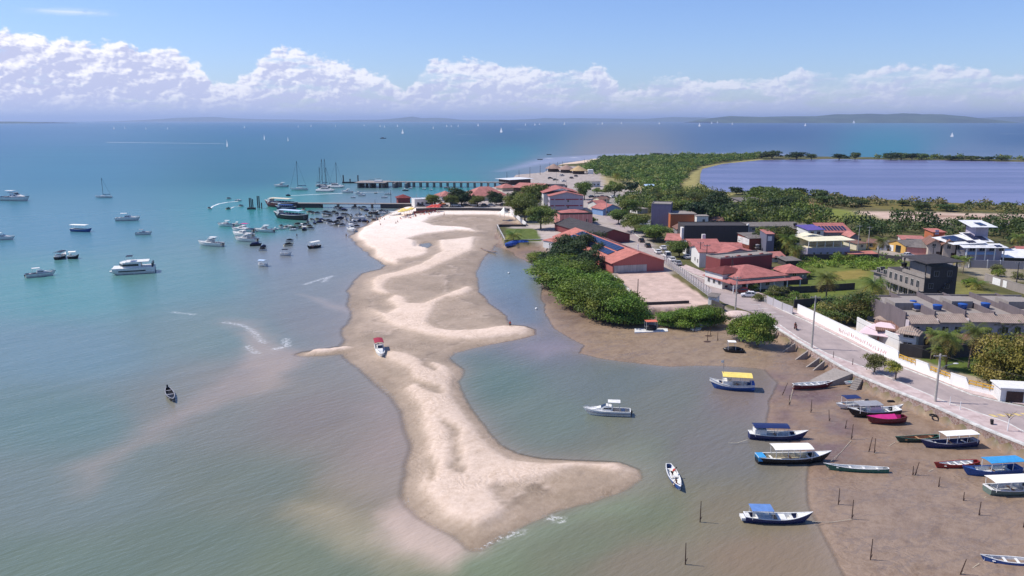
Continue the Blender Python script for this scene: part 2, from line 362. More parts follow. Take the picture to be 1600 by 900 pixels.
gold = sdf(GX, GY, poly([(900,535),(1000,505),(1190,530),(1215,560),(1180,572),(1000,568),(935,558)]), margin=20); mc = mixc(mc, ss(-4, 4, gold)*.5, C3(158,138,112)*.9)
gold = sdf(GX, GY, poly([(1300,760),(1420,740),(1600,800),(1600,900),(1330,900),(1280,800)]), margin=20); mc = mixc(mc, ss(-6, 6, gold)*.5, C3(150,132,118)*.95)
gold = sdf(GX+(n5-.5)*6, GY+(n20-.5)*8, poly([(1185,574),(1215,578),(1262,592),(1335,622),(1352,690),(1330,725),(1275,715),(1245,690),(1205,660),(1200,620)]), margin=20); mc = mixc(mc, ss(-3, 4, gold)*.7*ss(.25, .6, n5), C3(118,98,104)*.8)
dk = sdf(GX, GY, poly([(835,400),(850,470),(900,505),(1010,512),(1010,500),(1120,505),(1205,540),(1340,600),(1300,560),(1200,500),(1000,480),(860,380),(780,350)]), margin=16); mc = mixc(mc, ss(-5, 3, dk)*.55*ss(.2, .6, n5), C3(92,74,66))
GC = np.where(mm[..., None], mc, GC)
# land
lc = np.zeros(GX.shape+(3,))+C3(96,96,62)*.8; lc = mixc(lc, ss(.35, .65, n20)*.6, C3(122,112,80)*.85); lc = mixc(lc, ss(.45, .7, n5)*.5, C3(70,84,42)*.8)
ZONES = [ # outline at z 2.2, colour, edge softness, strength
 ([(640,330),(650,300),(760,296),(806,272),(865,259),(1000,262),(1010,300),(960,315),(1060,420),(1000,440),(860,400),(790,350)], (176,166,160), 3, 1),
 ([(870,258),(960,250),(1000,244),(930,244),(900,249)], (222,200,180), 3, 1),
 ([(1000,262),(940,275),(945,290),(1000,300),(1025,290)], (170,155,105), 4, .8),
 ([(960,425),(1038,424),(1116,474),(1075,480),(1010,484),(985,455)], (204,180,168), .5, 1),
 ([(1110,470),(1130,478),(1218,512),(1160,506),(1125,490)], (170,158,150), 1, .9),
 ([(790,357),(838,357),(846,377),(792,378)], (98,112,58), .4, 1),
 ([(820,353),(850,349),(925,352),(935,365),(870,395),(850,380),(845,362)], (190,178,170), 1, 1),
 ([(1240,408),(1405,405),(1420,415),(1365,440),(1330,462),(1270,470),(1232,455),(1215,430)], (104,116,56), 2, 1),
 ([(1300,425),(1350,420),(1360,435),(1300,440)], (165,140,80), 2, .6),
 ([(1490,438),(1545,455),(1600,468),(1600,478),(1490,466)], (124,122,70), 1, 1),
 ([(1550,462),(1600,470),(1600,474),(1560,472)], (180,150,100), 2, .5),
 ([(1436,560),(1500,548),(1560,575),(1600,600),(1556,606),(1500,585)], (92,108,52), 1, 1),
 ([(1540,578),(1580,582),(1575,592),(1545,590)], (150,120,80), 1.5, .7),
 ([(1325,330),(1395,331),(1600,336),(1760,340),(1760,352),(1600,349),(1500,352),(1430,346),(1380,342)], (206,182,166), 6, 1),
 ([(1395,334),(1600,340),(1600,345),(1460,341)], (160,128,112), 6, .8),
 ([(1480,349),(1600,349),(1600,353),(1500,352)], (165,165,190), 3, .8),
 ([(806,338),(850,322),(905,330),(900,345),(850,352),(822,350)], (120,118,82), 2, .6),
 ([(880,300),(960,296),(985,318),(960,322),(900,312)], (150,146,140), 2, .9),
 ([(940,270),(1000,262),(1000,285),(960,290)], (130,128,80), 4, .6),
 ([(1250,312),(1268,310),(1268,320),(1312,352),(1300,356),(1262,335)], (188,150,115), 2.5, 1),
 ([(1275,325),(1325,328),(1380,345),(1310,350)], (128,138,66), 6, .9),
 ([(1062,300),(1066,285),(1084,268),(1098,260),(1125,255),(1190,248),(1190,250),(1130,258),(1100,266),(1093,285),(1108,300),(1160,303),(1140,306),(1070,308)], (158,150,98), 2, 1),
 ([(1268,303),(1350,309),(1600,321),(1600,332),(1400,328),(1280,318)], (120,112,66), 4, .9),
 ([(1500,402),(1600,415),(1600,440),(1540,440),(1495,420)], (165,155,135), 1.5, .8),
 ([(1360,392),(1410,392),(1500,412),(1500,420),(1400,405)], (176,166,158), 1.5, .9),
 ([(1210,470),(1270,490),(1320,500),(1400,545),(1430,560),(1560,600),(1545,615),(1400,560),(1260,495)], (190,172,155), 1, .8),
]
for zp, c, w_, a in ZONES:
    d = sdf(GX+(n5-.5)*2*w_, GY+(n20-.5)*3*w_, poly(zp, 2.2), margin=30); lc = mixc(lc, ss(-w_, w_, d)*a, C3(*c)*.88*1.0)
lc = lc*(.82+.36*n2_)[..., None]
GC = np.where((DL > -.2)[..., None], lc, GC)
GC = GC*(.93+.14*n2_)[..., None]
WETM = 1-np.clip(DRYM*1.3+ss(.0, 1, H0-1.2), 0, 1)
mg = bpy.data.materials.new('ground_surface'); mg.use_nodes = True; t = NT(mg.node_tree); b = t.n['Principled BSDF']
o = t.new('ShaderNodeTexCoord').outputs['Object']
c = t.attr('gcol').outputs['Color']
fine = t.noise(o, 1.1, 6, .7); fine2 = t.noise(t.mapv(o, rot=(0, 0, R(35)), sca=(1, .25, 1)), .9, 4, .6)
c = t.mix(t.mr(fine, .38, .64, 0, .75), c, t.mix(1.0, c, (.80, .77, .73), 'MULTIPLY'))
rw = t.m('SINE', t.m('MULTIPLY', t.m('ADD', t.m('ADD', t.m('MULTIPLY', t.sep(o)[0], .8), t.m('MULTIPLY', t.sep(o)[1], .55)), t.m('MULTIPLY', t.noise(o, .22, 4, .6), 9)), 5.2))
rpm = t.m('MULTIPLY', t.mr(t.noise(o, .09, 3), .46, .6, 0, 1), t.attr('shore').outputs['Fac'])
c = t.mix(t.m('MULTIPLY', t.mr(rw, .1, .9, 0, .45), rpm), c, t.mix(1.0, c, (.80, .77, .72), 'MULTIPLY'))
rid = t.m('ABSOLUTE', t.m('SUBTRACT', t.noise(t.mapv(o, rot=(0, 0, R(-20)), sca=(.5, 1, 1)), .13, 6, .62), .5)); mudf = t.attr('muddy').outputs['Fac']
c = t.mix(t.m('MULTIPLY', t.mr(rid, 0, .022, .75, 0), mudf), c, (.19, .145, .12))
spk = t.new('ShaderNodeTexVoronoi'); t.put(spk.inputs['Vector'], o); spk.inputs['Scale'].default_value = .8
c = t.mix(t.m('MULTIPLY', t.mr(spk.outputs[0], .06, .13, .7, 0), t.mr(t.noise(o, .12, 3), .5, .62, 0, 1)), c, (.10, .08, .07))
c = t.mix(t.m('MULTIPLY', t.mr(t.noise(o, .35, 5, .7), .5, .62, 0, .45), mudf), c, t.mix(1.0, c, (.72, .68, .66), 'MULTIPLY'))
c = t.mix(t.m('MULTIPLY', t.mr(fine2, .5, .68, 0, .55), t.attr('sandy').outputs['Fac']), c, t.mix(1.0, c, (.82, .79, .74), 'MULTIPLY'))
t.put(b.inputs['Base Color'], c)
wt = t.attr('wet').outputs['Fac']
t.put(b.inputs['Roughness'], t.mr(wt, 0, 1, .95, .55)); t.put(b.inputs['Specular IOR Level'], t.mr(wt, 0, 1, .1, .42))
hb = t.m('ADD', t.m('MULTIPLY', fine, .6), t.m('MULTIPLY', fine2, .5)); hb = t.m('ADD', hb, t.m('MULTIPLY', t.m('MULTIPLY', rw, rpm), .12)); hb = t.m('ADD', hb, t.m('MULTIPLY', t.noise(o, 6, 2), .12))
t.put(b.inputs['Normal'], t.bump(hb, .55, .22))
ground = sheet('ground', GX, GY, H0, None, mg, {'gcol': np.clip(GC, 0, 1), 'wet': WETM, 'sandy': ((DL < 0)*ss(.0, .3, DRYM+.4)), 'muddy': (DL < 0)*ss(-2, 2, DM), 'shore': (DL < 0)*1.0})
tag(ground, kind='structure')

# water colours sampled by place (turbid over the sand, turquoise further out)
WS = [((0,188),(60,122,168)),((100,200),(62,130,166)),((100,250),(72,145,170)),((100,350),(82,150,170)),((100,450),(100,154,165)),((100,550),(103,146,152)),((100,650),(105,133,138)),((100,780),(108,126,124)),((100,890),(106,126,118)),
 ((400,196),(60,122,162)),((400,230),(72,142,168)),((400,270),(80,152,172)),((300,430),(108,150,163)),((450,400),(132,145,165)),((500,440),(130,142,155)),((500,500),(130,138,148)),((350,520),(118,142,148)),((400,600),(128,132,134)),((300,640),(126,134,136)),((500,650),(130,130,133)),((600,680),(142,130,130)),((400,760),(112,126,124)),((300,850),(106,124,118)),((500,870),(110,126,114)),((540,780),(128,130,118)),
 ((800,196),(62,118,162)),((800,215),(66,130,160)),((800,238),(84,148,172)),((850,262),(138,150,175)),((950,248),(150,150,165)),((700,300),(88,148,168)),((600,335),(122,142,165)),((540,350),(138,146,168)),((400,340),(85,150,168)),((450,320),(88,152,165)),
 ((1200,200),(66,116,165)),((1200,215),(66,122,165)),((1400,232),(74,146,176)),((1500,242),(125,145,180)),((1200,240),(125,145,178)),((1600,215),(66,120,165)),((1600,244),(128,146,180)),
 ((790,430),(118,136,165)),((800,480),(114,132,155)),((870,530),(125,130,145)),((760,600),(102,127,130)),((850,650),(100,124,125)),((950,600),(112,127,134)),((1050,620),(116,126,128)),((1150,620),(126,124,132)),((1000,700),(114,124,122)),((1100,700),(122,124,120)),((1150,800),(128,122,112)),((1000,800),(114,126,113)),((900,850),(114,126,112)),((1000,880),(126,121,108)),((1200,870),(136,121,109)),((750,890),(112,127,108)),((820,380),(140,130,125))]
FIX = {(100,200):(122,154,194),(0,188):(118,152,196),(100,250):(105,150,186),(400,196):(98,142,186),(400,270):(85,137,170),(400,230):(84,140,175),(800,196):(84,132,176),(800,215):(78,130,170),(100,350):(108,151,183),(100,550):(120,148,166),(100,780):(123,136,141),(400,600):(146,145,149),(790,430):(131,151,176),(1000,880):(136,130,122),(1200,870):(146,132,122),(1150,800):(136,130,124),(600,680):(146,140,142),(850,650):(122,136,140),(1100,700):(128,128,136)}
WS = [(a, FIX.get(a, (c[0]+10, c[1]+6, c[2]+9))) for a, c in WS]
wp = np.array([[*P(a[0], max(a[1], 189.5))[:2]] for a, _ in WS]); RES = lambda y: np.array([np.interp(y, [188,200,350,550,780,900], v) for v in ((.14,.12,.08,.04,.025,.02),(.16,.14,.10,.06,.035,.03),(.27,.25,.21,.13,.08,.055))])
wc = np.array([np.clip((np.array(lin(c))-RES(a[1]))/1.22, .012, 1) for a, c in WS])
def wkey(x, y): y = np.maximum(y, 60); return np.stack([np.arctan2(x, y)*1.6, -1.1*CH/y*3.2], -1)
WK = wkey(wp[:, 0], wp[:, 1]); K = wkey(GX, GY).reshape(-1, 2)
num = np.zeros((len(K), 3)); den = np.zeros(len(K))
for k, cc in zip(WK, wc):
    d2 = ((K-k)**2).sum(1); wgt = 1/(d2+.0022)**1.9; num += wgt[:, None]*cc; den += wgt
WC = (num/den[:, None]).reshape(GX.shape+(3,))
def soft(pts, w, a, col):
    global WC
    d = sdf(GX+(n5-.5)*5, GY+(n20-.5)*9, poly(pts), margin=40); WC = mixc(WC, ss(-w, w, d)*a, C3(*col))
soft([(345,500),(400,505),(412,526),(445,545),(475,556),(460,575),(425,590),(400,612),(330,640),(250,682),(170,725),(130,770),(110,735),(200,685),(262,640),(335,600),(372,570),(383,540)], 4, .45, (158,140,128))
soft([(385,520),(415,530),(470,552),(440,600),(400,610),(390,560)], 3, .4, (170,150,132))
soft([(470,460),(520,470),(560,480),(560,500),(520,480)], 2.5, .5, (160,148,138))
soft([(440,790),(520,795),(600,828),(680,868),(720,884),(640,890),(560,862),(470,820)], 3, .55, (160,148,122))
soft([(590,805),(650,785),(690,808),(745,848),(760,850),(716,886),(660,870),(600,838)], 2.2, .85, (196,174,158))
SHAL = np.exp(-np.clip(-H0, 0, 4)/.38)*(H0 < .1)*(DL < 0)*(GY < 420); WC = mixc(WC, SHAL*.55, C3(172,154,142)*.72)
soft([(600,600),(650,700),(650,800),(560,795),(500,750),(560,690),(580,640)], 5, .4, (150,134,126))
soft([(800,545),(870,530),(900,545),(850,560)], 4, .35, (150,135,140))
soft([(930,700),(1020,690),(1040,740),(985,770)], 3.5, .4, (128,132,112))
soft([(720,880),(800,830),(900,790),(980,770),(1000,790),(900,820),(820,860),(760,900)], 3, .35, (122,140,112))
soft([(780,268),(860,255),(960,246),(1180,243),(1250,241),(1180,239),(960,240),(850,247)], 14, .7, (150,150,170))
FOAM = [([(562,566),(600,600),(624,620),(644,644),(656,688),(656,720)], .25), ([(648,784),(664,798),(680,808),(712,824),(744,830)], .9), ([(752,856),(784,840),(816,832)], .6), 
 ([(350,504),(375,508),(396,522),(414,536)], .6), ([(385,541),(400,552)], .6), ([(430,545),(450,540),(446,530)], .9), ([(478,444),(500,436),(520,431)], 1.0), ([(505,440),(515,432)], 1.0), ([(270,488),(300,492)], .5), ([(545,545),(480,553)], .5),
 ([(852,807),(880,812)], .6), ([(840,247.6),(900,246.2),(985,245)], 4), ([(905,249),(945,250)], 5)]
FO = np.zeros(GX.shape)
for pts, w_ in FOAM:
    d = -sdf(GX+(n5-.5)*2, GY+(n20-.5)*3, poly(pts), closed=False, margin=25); FO = np.maximum(FO, ss(w_*.9+.3, 0, d))
sw = np.maximum(0, 1-np.abs(H0-.01)/.045)*(DS > -3)*(DS < 2.5)*(GY < 300); FO = np.maximum(FO, sw*.5)
DEP = np.clip(-H0, 0, 3)
mw = bpy.data.materials.new('sea_surface'); mw.use_nodes = True; t = NT(mw.node_tree); b = t.n['Principled BSDF']; out = t.n['Material Output']
def waves(t, amp, chop=(1.0, .45), near=True):
    o = t.new('ShaderNodeNewGeometry').outputs['Position']
    cd = t.new('ShaderNodeVectorMath', operation='LENGTH'); t.put(cd.inputs[0], o); dist = cd.outputs['Value']
    a = t.noise(t.mapv(o, rot=(0, 0, R(-42)), sca=(.5, 1.5, 1)), .8, 3, .6)
    bb = t.noise(t.mapv(o, rot=(0, 0, R(-50)), sca=(.3, 1.0, 1)), .13, 4, .5)
    cc = t.noise(t.mapv(o, rot=(0, 0, R(4)), sca=(.12, 1, 1)), .02, 5, .6)
    return o, dist, a, bb, cc
o, dist, wa, wb, wcn = waves(t, 1)
far = t.mr(dist, 150, 700, 0, 1)
hgt = t.m('ADD', t.m('MULTIPLY', wa, t.mr(far, 0, 1, .15, .08)), t.m('MULTIPLY', wb, .30))
nrm = t.bump(hgt, 1.0, 1.0)
c = t.attr('wcol').outputs['Color']
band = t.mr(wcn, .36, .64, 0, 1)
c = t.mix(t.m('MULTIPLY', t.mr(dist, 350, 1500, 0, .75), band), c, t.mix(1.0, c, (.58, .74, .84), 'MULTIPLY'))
c = t.mix(t.mr(wb, .4, .6, 0, .35), c, t.mix(1.0, c, (.84, .87, .89), 'MULTIPLY'))
fo = t.m('MULTIPLY', t.attr('foam').outputs['Fac'], t.mr(t.noise(o, 1.6, 6, .8), .47, .58, 0, 1), clamp=True)
caps = t.m('MULTIPLY', t.mr(t.noise(t.mapv(o, sca=(1, 1.6, 1)), .35, 5, .75), .755, .78, 0, 1), .6)
c = t.mix(t.m('MAXIMUM', fo, caps), c, (.78, .78, .76))
t.put(b.inputs['Base Color'], c); t.put(b.inputs['Roughness'], t.mr(far, 0, 1, .16, .34)); b.inputs['IOR'].default_value = 1.33
b.inputs['Specular IOR Level'].default_value = .27; t.put(b.inputs['Normal'], nrm)
tr = t.new('ShaderNodeBsdfTransparent'); mx = t.new('ShaderNodeMixShader')
al = t.m('MAXIMUM', t.mr(t.m('MULTIPLY', t.m('ADD', t.attr('depth').outputs['Fac'], t.m('MULTIPLY', t.m('SUBTRACT', wb, .5), .06)), 1), .012, .17, 0, 1, True), fo)
t.put(mx.inputs[0], al); t.l.new(tr.outputs[0], mx.inputs[1]); t.l.new(b.outputs[0], mx.inputs[2]); t.l.new(mx.outputs[0], out.inputs[0])
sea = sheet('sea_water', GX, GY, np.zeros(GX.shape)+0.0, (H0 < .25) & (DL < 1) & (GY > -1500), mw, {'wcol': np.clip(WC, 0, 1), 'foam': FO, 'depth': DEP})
tag(sea, kind='structure')
# lagoon
ml = bpy.data.materials.new('lagoon_surface'); ml.use_nodes = True; t = NT(ml.node_tree); b = t.n['Principled BSDF']
o, dist, wa, wb, wcn = waves(t, 1)
t.put(b.inputs['Base Color'], t.mix(t.mr(wcn, .44, .58, 0, .9), tuple(x*.78 for x in lin((124,124,164))), tuple(x*.62 for x in lin((108,112,156)))))
t.put(b.inputs['Normal'], t.bump(t.m('ADD', t.m('MULTIPLY', wa, .08), t.m('MULTIPLY', wb, .3)), .9, 1.0)); b.inputs['Roughness'].default_value = .3; b.inputs['Specular IOR Level'].default_value = .3
lg = MB(); lg.add([(p[0], p[1], 1.7) for p in LAG], [tuple(range(len(LAG)))]); lag = lg.build('lagoon_water', ml)
if lag.data.polygons[0].normal.z < 0: lag.data.flip_normals()
tag(lag, kind='structure')
# ---------------------------------------------------------------- far shores and haze
def hills(name, D, pts, depth, rgb, seed):
    """a low range: ridge heights read off the skyline, real depth behind and in front of the ridge"""
    m = mat(name+'_scrub', rgb, .95, .35, .002, spec=.05)
    px = np.linspace(pts[0][0], pts[-1][0], 160); top = np.interp(px, [p[0] for p in pts], [p[1] for p in pts])
    rows = 15; v = np.linspace(-1, 1, rows)[:, None]; prof = (1-v*v)**.8
    X = np.repeat(((px-800)/F*D*1.02)[None], rows, 0); Yh = np.repeat(D+v*depth/2, len(px), 1)
    base = np.array([max(.5, zat(y, D)) for y in top])[None]; nz = fbm(X, Yh, depth*.45, seed); n = len(px)
    Z = base*prof*np.where(np.abs(v) < .01, 1, .62+.6*nz)-2
    V = np.stack([X, Yh, Z], -1).reshape(-1, 3)
    q = np.array([(j*n+i, j*n+i+1, (j+1)*n+i+1, (j+1)*n+i) for j in range(rows-1) for i in range(n-1)])
    o = rawmesh(name, V, q, m); tag(o, kind='structure')
hills('hills', 17000, [(1085,190),(1098,184.5),(1127,181),(1141,181.8),(1173,182.5),(1222,181.5),(1264,181.5),(1285,179.5),(1313,178.2),(1337,177.5),(1365,178.7),(1385,176.6),(1400,178.4),(1435,178.6),(1456,182.5),(1478,185.5),(1490,190)], 3800, (72,86,62), 5)
hills('hills', 30000, [(480,189),(560,187),(600,187),(620,185.5),(640,183.2),(652,182),(665,184.5),(685,183.8),(700,184.5),(725,187),(800,187.2),(830,186),(850,184.2),(870,185),(905,184.6),(960,185.2),(1000,185.5),(1040,182.8),(1085,183.6),(1120,186.5),(1180,188)], 5000, (80,92,74), 6)
hills('hills', 34000, [(215,189),(250,187.6),(290,185.2),(325,183.2),(350,182.8),(385,184.8),(420,186),(470,186.5),(520,188)], 5000, (80,92,74), 7)
hills('hills', 26000, [(1440,189),(1500,184),(1540,182.5),(1600,181.5),(1700,182)], 4000, (80,92,74), 8)
hills('hills', 14000, [(-80,190),(0,189.6),(60,190),(110,191.2)], 1800, (70,84,60), 9)
hb = MB(); hb.box(-79000, 79000, -5000, 79000, -6, 330)
mh = bpy.data.materials.new('haze_air'); mh.use_nodes = True; t = NT(mh.node_tree); t.n.clear()
pv = t.new('ShaderNodeVolumePrincipled'); pv.inputs['Color'].default_value = (.56, .71, 1, 1); pv.inputs['Density'].default_value = 4.6e-5; pv.inputs['Anisotropy'].default_value = .2
ov = t.new('ShaderNodeOutputMaterial'); t.l.new(pv.outputs[0], ov.inputs['Volume'])
haze = hb.build('haze', mh); tag(haze, kind='stuff', label='thin pale sea haze over the whole bay')
# ---------------------------------------------------------------- vegetation
def leafmat(name, spec=.25):
    m = bpy.data.materials.new(name); m.use_nodes = True; t = NT(m.node_tree); b = t.n['Principled BSDF']; out = t.n['Material Output']
    c = t.attr('lcol').outputs['Color']; oi = t.new('ShaderNodeObjectInfo').outputs['Random']
    hs = t.new('ShaderNodeHueSaturation'); t.put(hs.inputs['Hue'], t.mr(oi, 0, 1, .485, .515)); t.put(hs.inputs['Value'], t.mr(oi, 0, 1, .82, 1.2)); t.put(hs.inputs['Color'], c)
    t.put(b.inputs['Base Color'], hs.outputs[0]); b.inputs['Roughness'].default_value = .55; b.inputs['Specular IOR Level'].default_value = spec
    tl = t.new('ShaderNodeBsdfTranslucent'); t.put(tl.inputs[0], t.mix(1.0, hs.outputs[0], (1.1, 1.2, .5), 'MULTIPLY'))
    mx = t.new('ShaderNodeMixShader'); mx.inputs[0].default_value = .22; t.l.new(b.outputs[0], mx.inputs[1]); t.l.new(tl.outputs[0], mx.inputs[2]); t.l.new(mx.outputs[0], out.inputs[0])
    return m
LEAF = leafmat('foliage_leaf'); BARK = mat('tree_bark', (112,98,84), .9, .3, 3, bump=.4)
def leaves(centres, radii, n, size, cols, seed, squash=.8, shell=.45):
    """n small leaf faces through the volume of a set of clumps -> (co, quads, colours)"""
    r = np.random.default_rng(seed); centres = np.asarray(centres, float); radii = np.asarray(radii, float)
    k = r.choice(len(centres), n, p=radii**2/np.sum(radii**2))
    d = r.normal(size=(n, 3)); d /= np.linalg.norm(d, axis=1)[:, None]; d[:, 2] = np.where(d[:, 2] < -.35, -d[:, 2]*.6, d[:, 2])
    rad = radii[k]*(shell+(1-shell)*r.random(n)**.5)*(1+.16*r.normal(size=n).clip(-1.5, 2))
    p = centres[k]+d*rad[:, None]*np.array([1, 1, squash])
    nn = d*.8+r.normal(size=(n, 3))*.6+np.array([0, 0, .35]); nn /= np.linalg.norm(nn, axis=1)[:, None]
    u = np.cross(nn, r.normal(size=(n, 3))); u /= np.linalg.norm(u, axis=1)[:, None]; v = np.cross(nn, u)
    s = size*(.6+.8*r.random(n))[:, None]
    q = np.stack([p+u*s*.55, p+v*s*.4, p-u*s*.55, p-v*s*.4], 1)
    cols = np.array([lin(c) for c in cols]); ci = r.integers(0, len(cols), len(centres))[k]
    c = cols[ci]*(.8+.4*r.random((n, 1)))
    return q.reshape(-1, 3), np.arange(n*4).reshape(n, 4), np.repeat(c, 4, 0)
GREENS = {'almond': [(84,100,44),(96,110,48),(72,90,42),(106,112,52)], 'mangrove': [(94,116,44),(106,128,48),(80,102,40),(120,130,56)], 'dark': [(44,62,36),(54,72,38),(62,76,42)],
          'mango': [(60,80,40),(84,96,44),(120,112,62)], 'yellow': [(122,124,52),(138,134,58),(96,106,48),(150,142,72)], 'scrub': [(70,86,44),(84,98,48),(60,74,44),(98,104,58)], 'olive': [(96,98,56),(108,110,62),(84,90,52)]}
def tree_meshes(kind, R0, Ht, trunk_h, n, size, seed, nl=16, low=.0, squash=.75, lobe=.46, skirt=0):
    r = np.random.default_rng(seed); cz = trunk_h+(Ht-trunk_h)*.5; hz = (Ht-trunk_h)*.5
    C = []; Rr = []
    for i in range(nl):
        a = r.random()*6.283; q = (r.random()**.6)*.72; zz = (r.random()*2-1)*.62+low
        rr = R0*lobe*(.7+.6*r.random()); C.append((math.cos(a)*q*R0*(1-.35*max(0, zz)), math.sin(a)*q*R0*(1-.35*max(0, zz)), cz+zz*hz)); Rr.append(rr)
    C.append((0, 0, cz)); Rr.append(R0*.55)
    for i in range(skirt): a = i*6.283/skirt; q = R0*(.5+.22*r.random()); C.append((math.cos(a)*q, math.sin(a)*q, Ht*.2)); Rr.append(R0*.4)
    co, q, c = leaves(C, Rr, n, size, GREENS[kind], seed+1, squash)
    co[:, 2] = np.maximum(co[:, 2], .1)
    me = rawmesh('crown', co, q, LEAF, {'lcol': c}, smooth=False, link=False)
    tb = MB(); rt = max(.12, R0*.055)
    tb.tube([(0,0,-.3),(.1*rt,0,trunk_h*.4),(.3*rt,.2*rt,trunk_h),(0,0,cz)], [rt*1.35, rt, rt*.8, rt*.45], 9)
    for i in range(7):
        a = i*.9+r.random()*.5; tgt = C[i % nl]; st = (0, 0, trunk_h*(.75+.3*r.random()))
        mid = ((st[0]+tgt[0])*.45, (st[1]+tgt[1])*.45, (st[2]+tgt[2])*.5+.2); tb.tube([st, mid, tgt], [rt*.5, rt*.33, rt*.12], 6, False)
    return me, tb
PROTO = {}
def tree_proto(key, *a, **k):
    me, tb = tree_meshes(*a, **k); o = tb.build('trunk', BARK); tm = o.data; bpy.data.objects.remove(o); PROTO[key] = (me, tm); return PROTO[key]
def tree(key, loc, s=1.0, rz=None, name='tree', label=None, cat='tree', group=None, sz=None):
    me, tm = PROTO[key]; e = empty(name, loc, random.random()*6.28 if rz is None else rz, label, cat, group); e.scale = (s, s, sz or s)
    for nm, d in (('crown', me), ('trunk', tm)):
        c = bpy.data.objects.new(nm, d); COL.objects.link(c); c.parent = e
    return e
tree_proto('almond', 'almond', 5, 9, 1.9, 7000, .46, 1, low=-.22)
tree_proto('almond2', 'almond', 5, 9.5, 1.9, 7000, .46, 22, low=-.22)
tree_proto('mangrove', 'mangrove', 5, 7, .6, 8000, .40, 3, nl=18, low=-.1, skirt=9)
tree_proto('mangrove2', 'mangrove', 5, 7, .6, 8000, .40, 14, nl=18, low=-.1, skirt=9)
tree_proto('dark', 'dark', 5, 8.5, 1.0, 6000, .46, 5, skirt=6)
tree_proto('mango', 'mango', 5, 8, .9, 9000, .36, 6, nl=24, skirt=9)
tree_proto('yellow', 'yellow', 6, 8.0, .9, 15000, .33, 8, nl=34, lobe=.36, skirt=10)
tree_proto('scrubtree', 'scrub', 5, 7, .8, 1500, .85, 9)
tree_proto('scrubtree2', 'dark', 5, 7, .8, 1500, .85, 10)
tree_proto('bush', 'mangrove', 2.5, 2.6, .15, 1500, .3, 11, nl=9)
tree_proto('olivebush', 'olive', 2.5, 2.2, .15, 1500, .26, 12, nl=9)
tree_proto('topiary', 'olive', 1.75, 2.7, .6, 3600, .17, 13, nl=14, squash=.55, lobe=.5)
tree_proto('topiary2', 'yellow', 1.5, 3.1, 1.2, 3000, .17, 15, nl=14, squash=.7, lobe=.5)
def palm_meshes(h, fr, n, seed, cols, lean=.8, droop=1.0):
    r = np.random.default_rng(seed); tb = MB(); pts = [(lean*(k/6)**2, 0, h*k/6) for k in range(7)]
    tb.tube(pts, [.26]+[.19-.01*k for k in range(6)], 8); top = np.array(pts[-1])
    Q = []; Cc = []; cols = np.array([lin(c) for c in cols])
    for i in range(n):
        a = i*2.399+r.random()*.3; up = 1.15-1.75*(i/n)+r.normal()*.08; L = fr*(.82+.3*r.random()); m = 13; col = cols[min(len(cols)-1, int(i/n*len(cols)))]*(.8+.4*r.random())
        dirh = np.array([math.cos(a), math.sin(a), 0]); side = np.array([-math.sin(a), math.cos(a), 0]); prev = None
        for k in range(m+1):
            t = k/m; ang = up-droop*1.5*t*t-.15*t
            p = top+dirh*L*t*math.cos(up-.55*droop*t)*.95+np.array([0, 0, 1])*L*(t*math.sin(up)-droop*.62*t*t)
            if prev is not None:
                for s_ in (-1, 1):
                    ll = L*.24*math.sin(math.pi*min(1, t*.86+.1))**.7+.12
                    tip = (p+prev)/2+side*s_*ll+dirh*ll*.45-np.array([0, 0, 1])*ll*(.45+.3*r.random())
                    w = (p-prev)*.42; Q.append([prev, prev+w*1.5, tip+w*.25, tip-w*.1]); Cc.append(col*(.85+.3*r.random()))
            prev = p
    for j in range(7):
        a = r.random()*6.28; c0 = top+np.array([math.cos(a)*.3, math.sin(a)*.3, -.35]); tb.ell(c0, (.16, .16, .2), 6, 4)
    q = np.array(Q); me = rawmesh('fronds', q.reshape(-1, 3), np.arange(len(q)*4).reshape(-1, 4), LEAF, {'lcol': np.repeat(np.array(Cc), 4, 0)}, smooth=False, link=False)
    o = tb.build('trunk', BARK); tm = o.data; bpy.data.objects.remove(o); return me, tm
PC = [(98,110,48),(84,98,44),(108,112,56),(140,122,66)]
PALM = [palm_meshes(7, 4.3, 26, 31, PC), palm_meshes(5.5, 4.0, 26, 32, [(88,104,44),(112,118,52),(150,134,62)]), palm_meshes(9, 4.7, 26, 33, PC, 1.4), palm_meshes(1.6, 3.0, 20, 34, [(86,110,44),(122,128,56),(150,142,70)], .1, .8)]
def palm(k, base, h=None, s=1.0, rz=None, label=None, group=None, name='coconut_palm', cat='palm tree'):
    me, tm = PALM[k]; e = empty(name, base, random.random()*6.28 if rz is None else rz, label, cat, group); e.scale = (s, s, s)
    for nm, d in (('fronds', me), ('trunk', tm)):
        c = bpy.data.objects.new(nm, d); COL.objects.link(c); c.parent = e
    return e
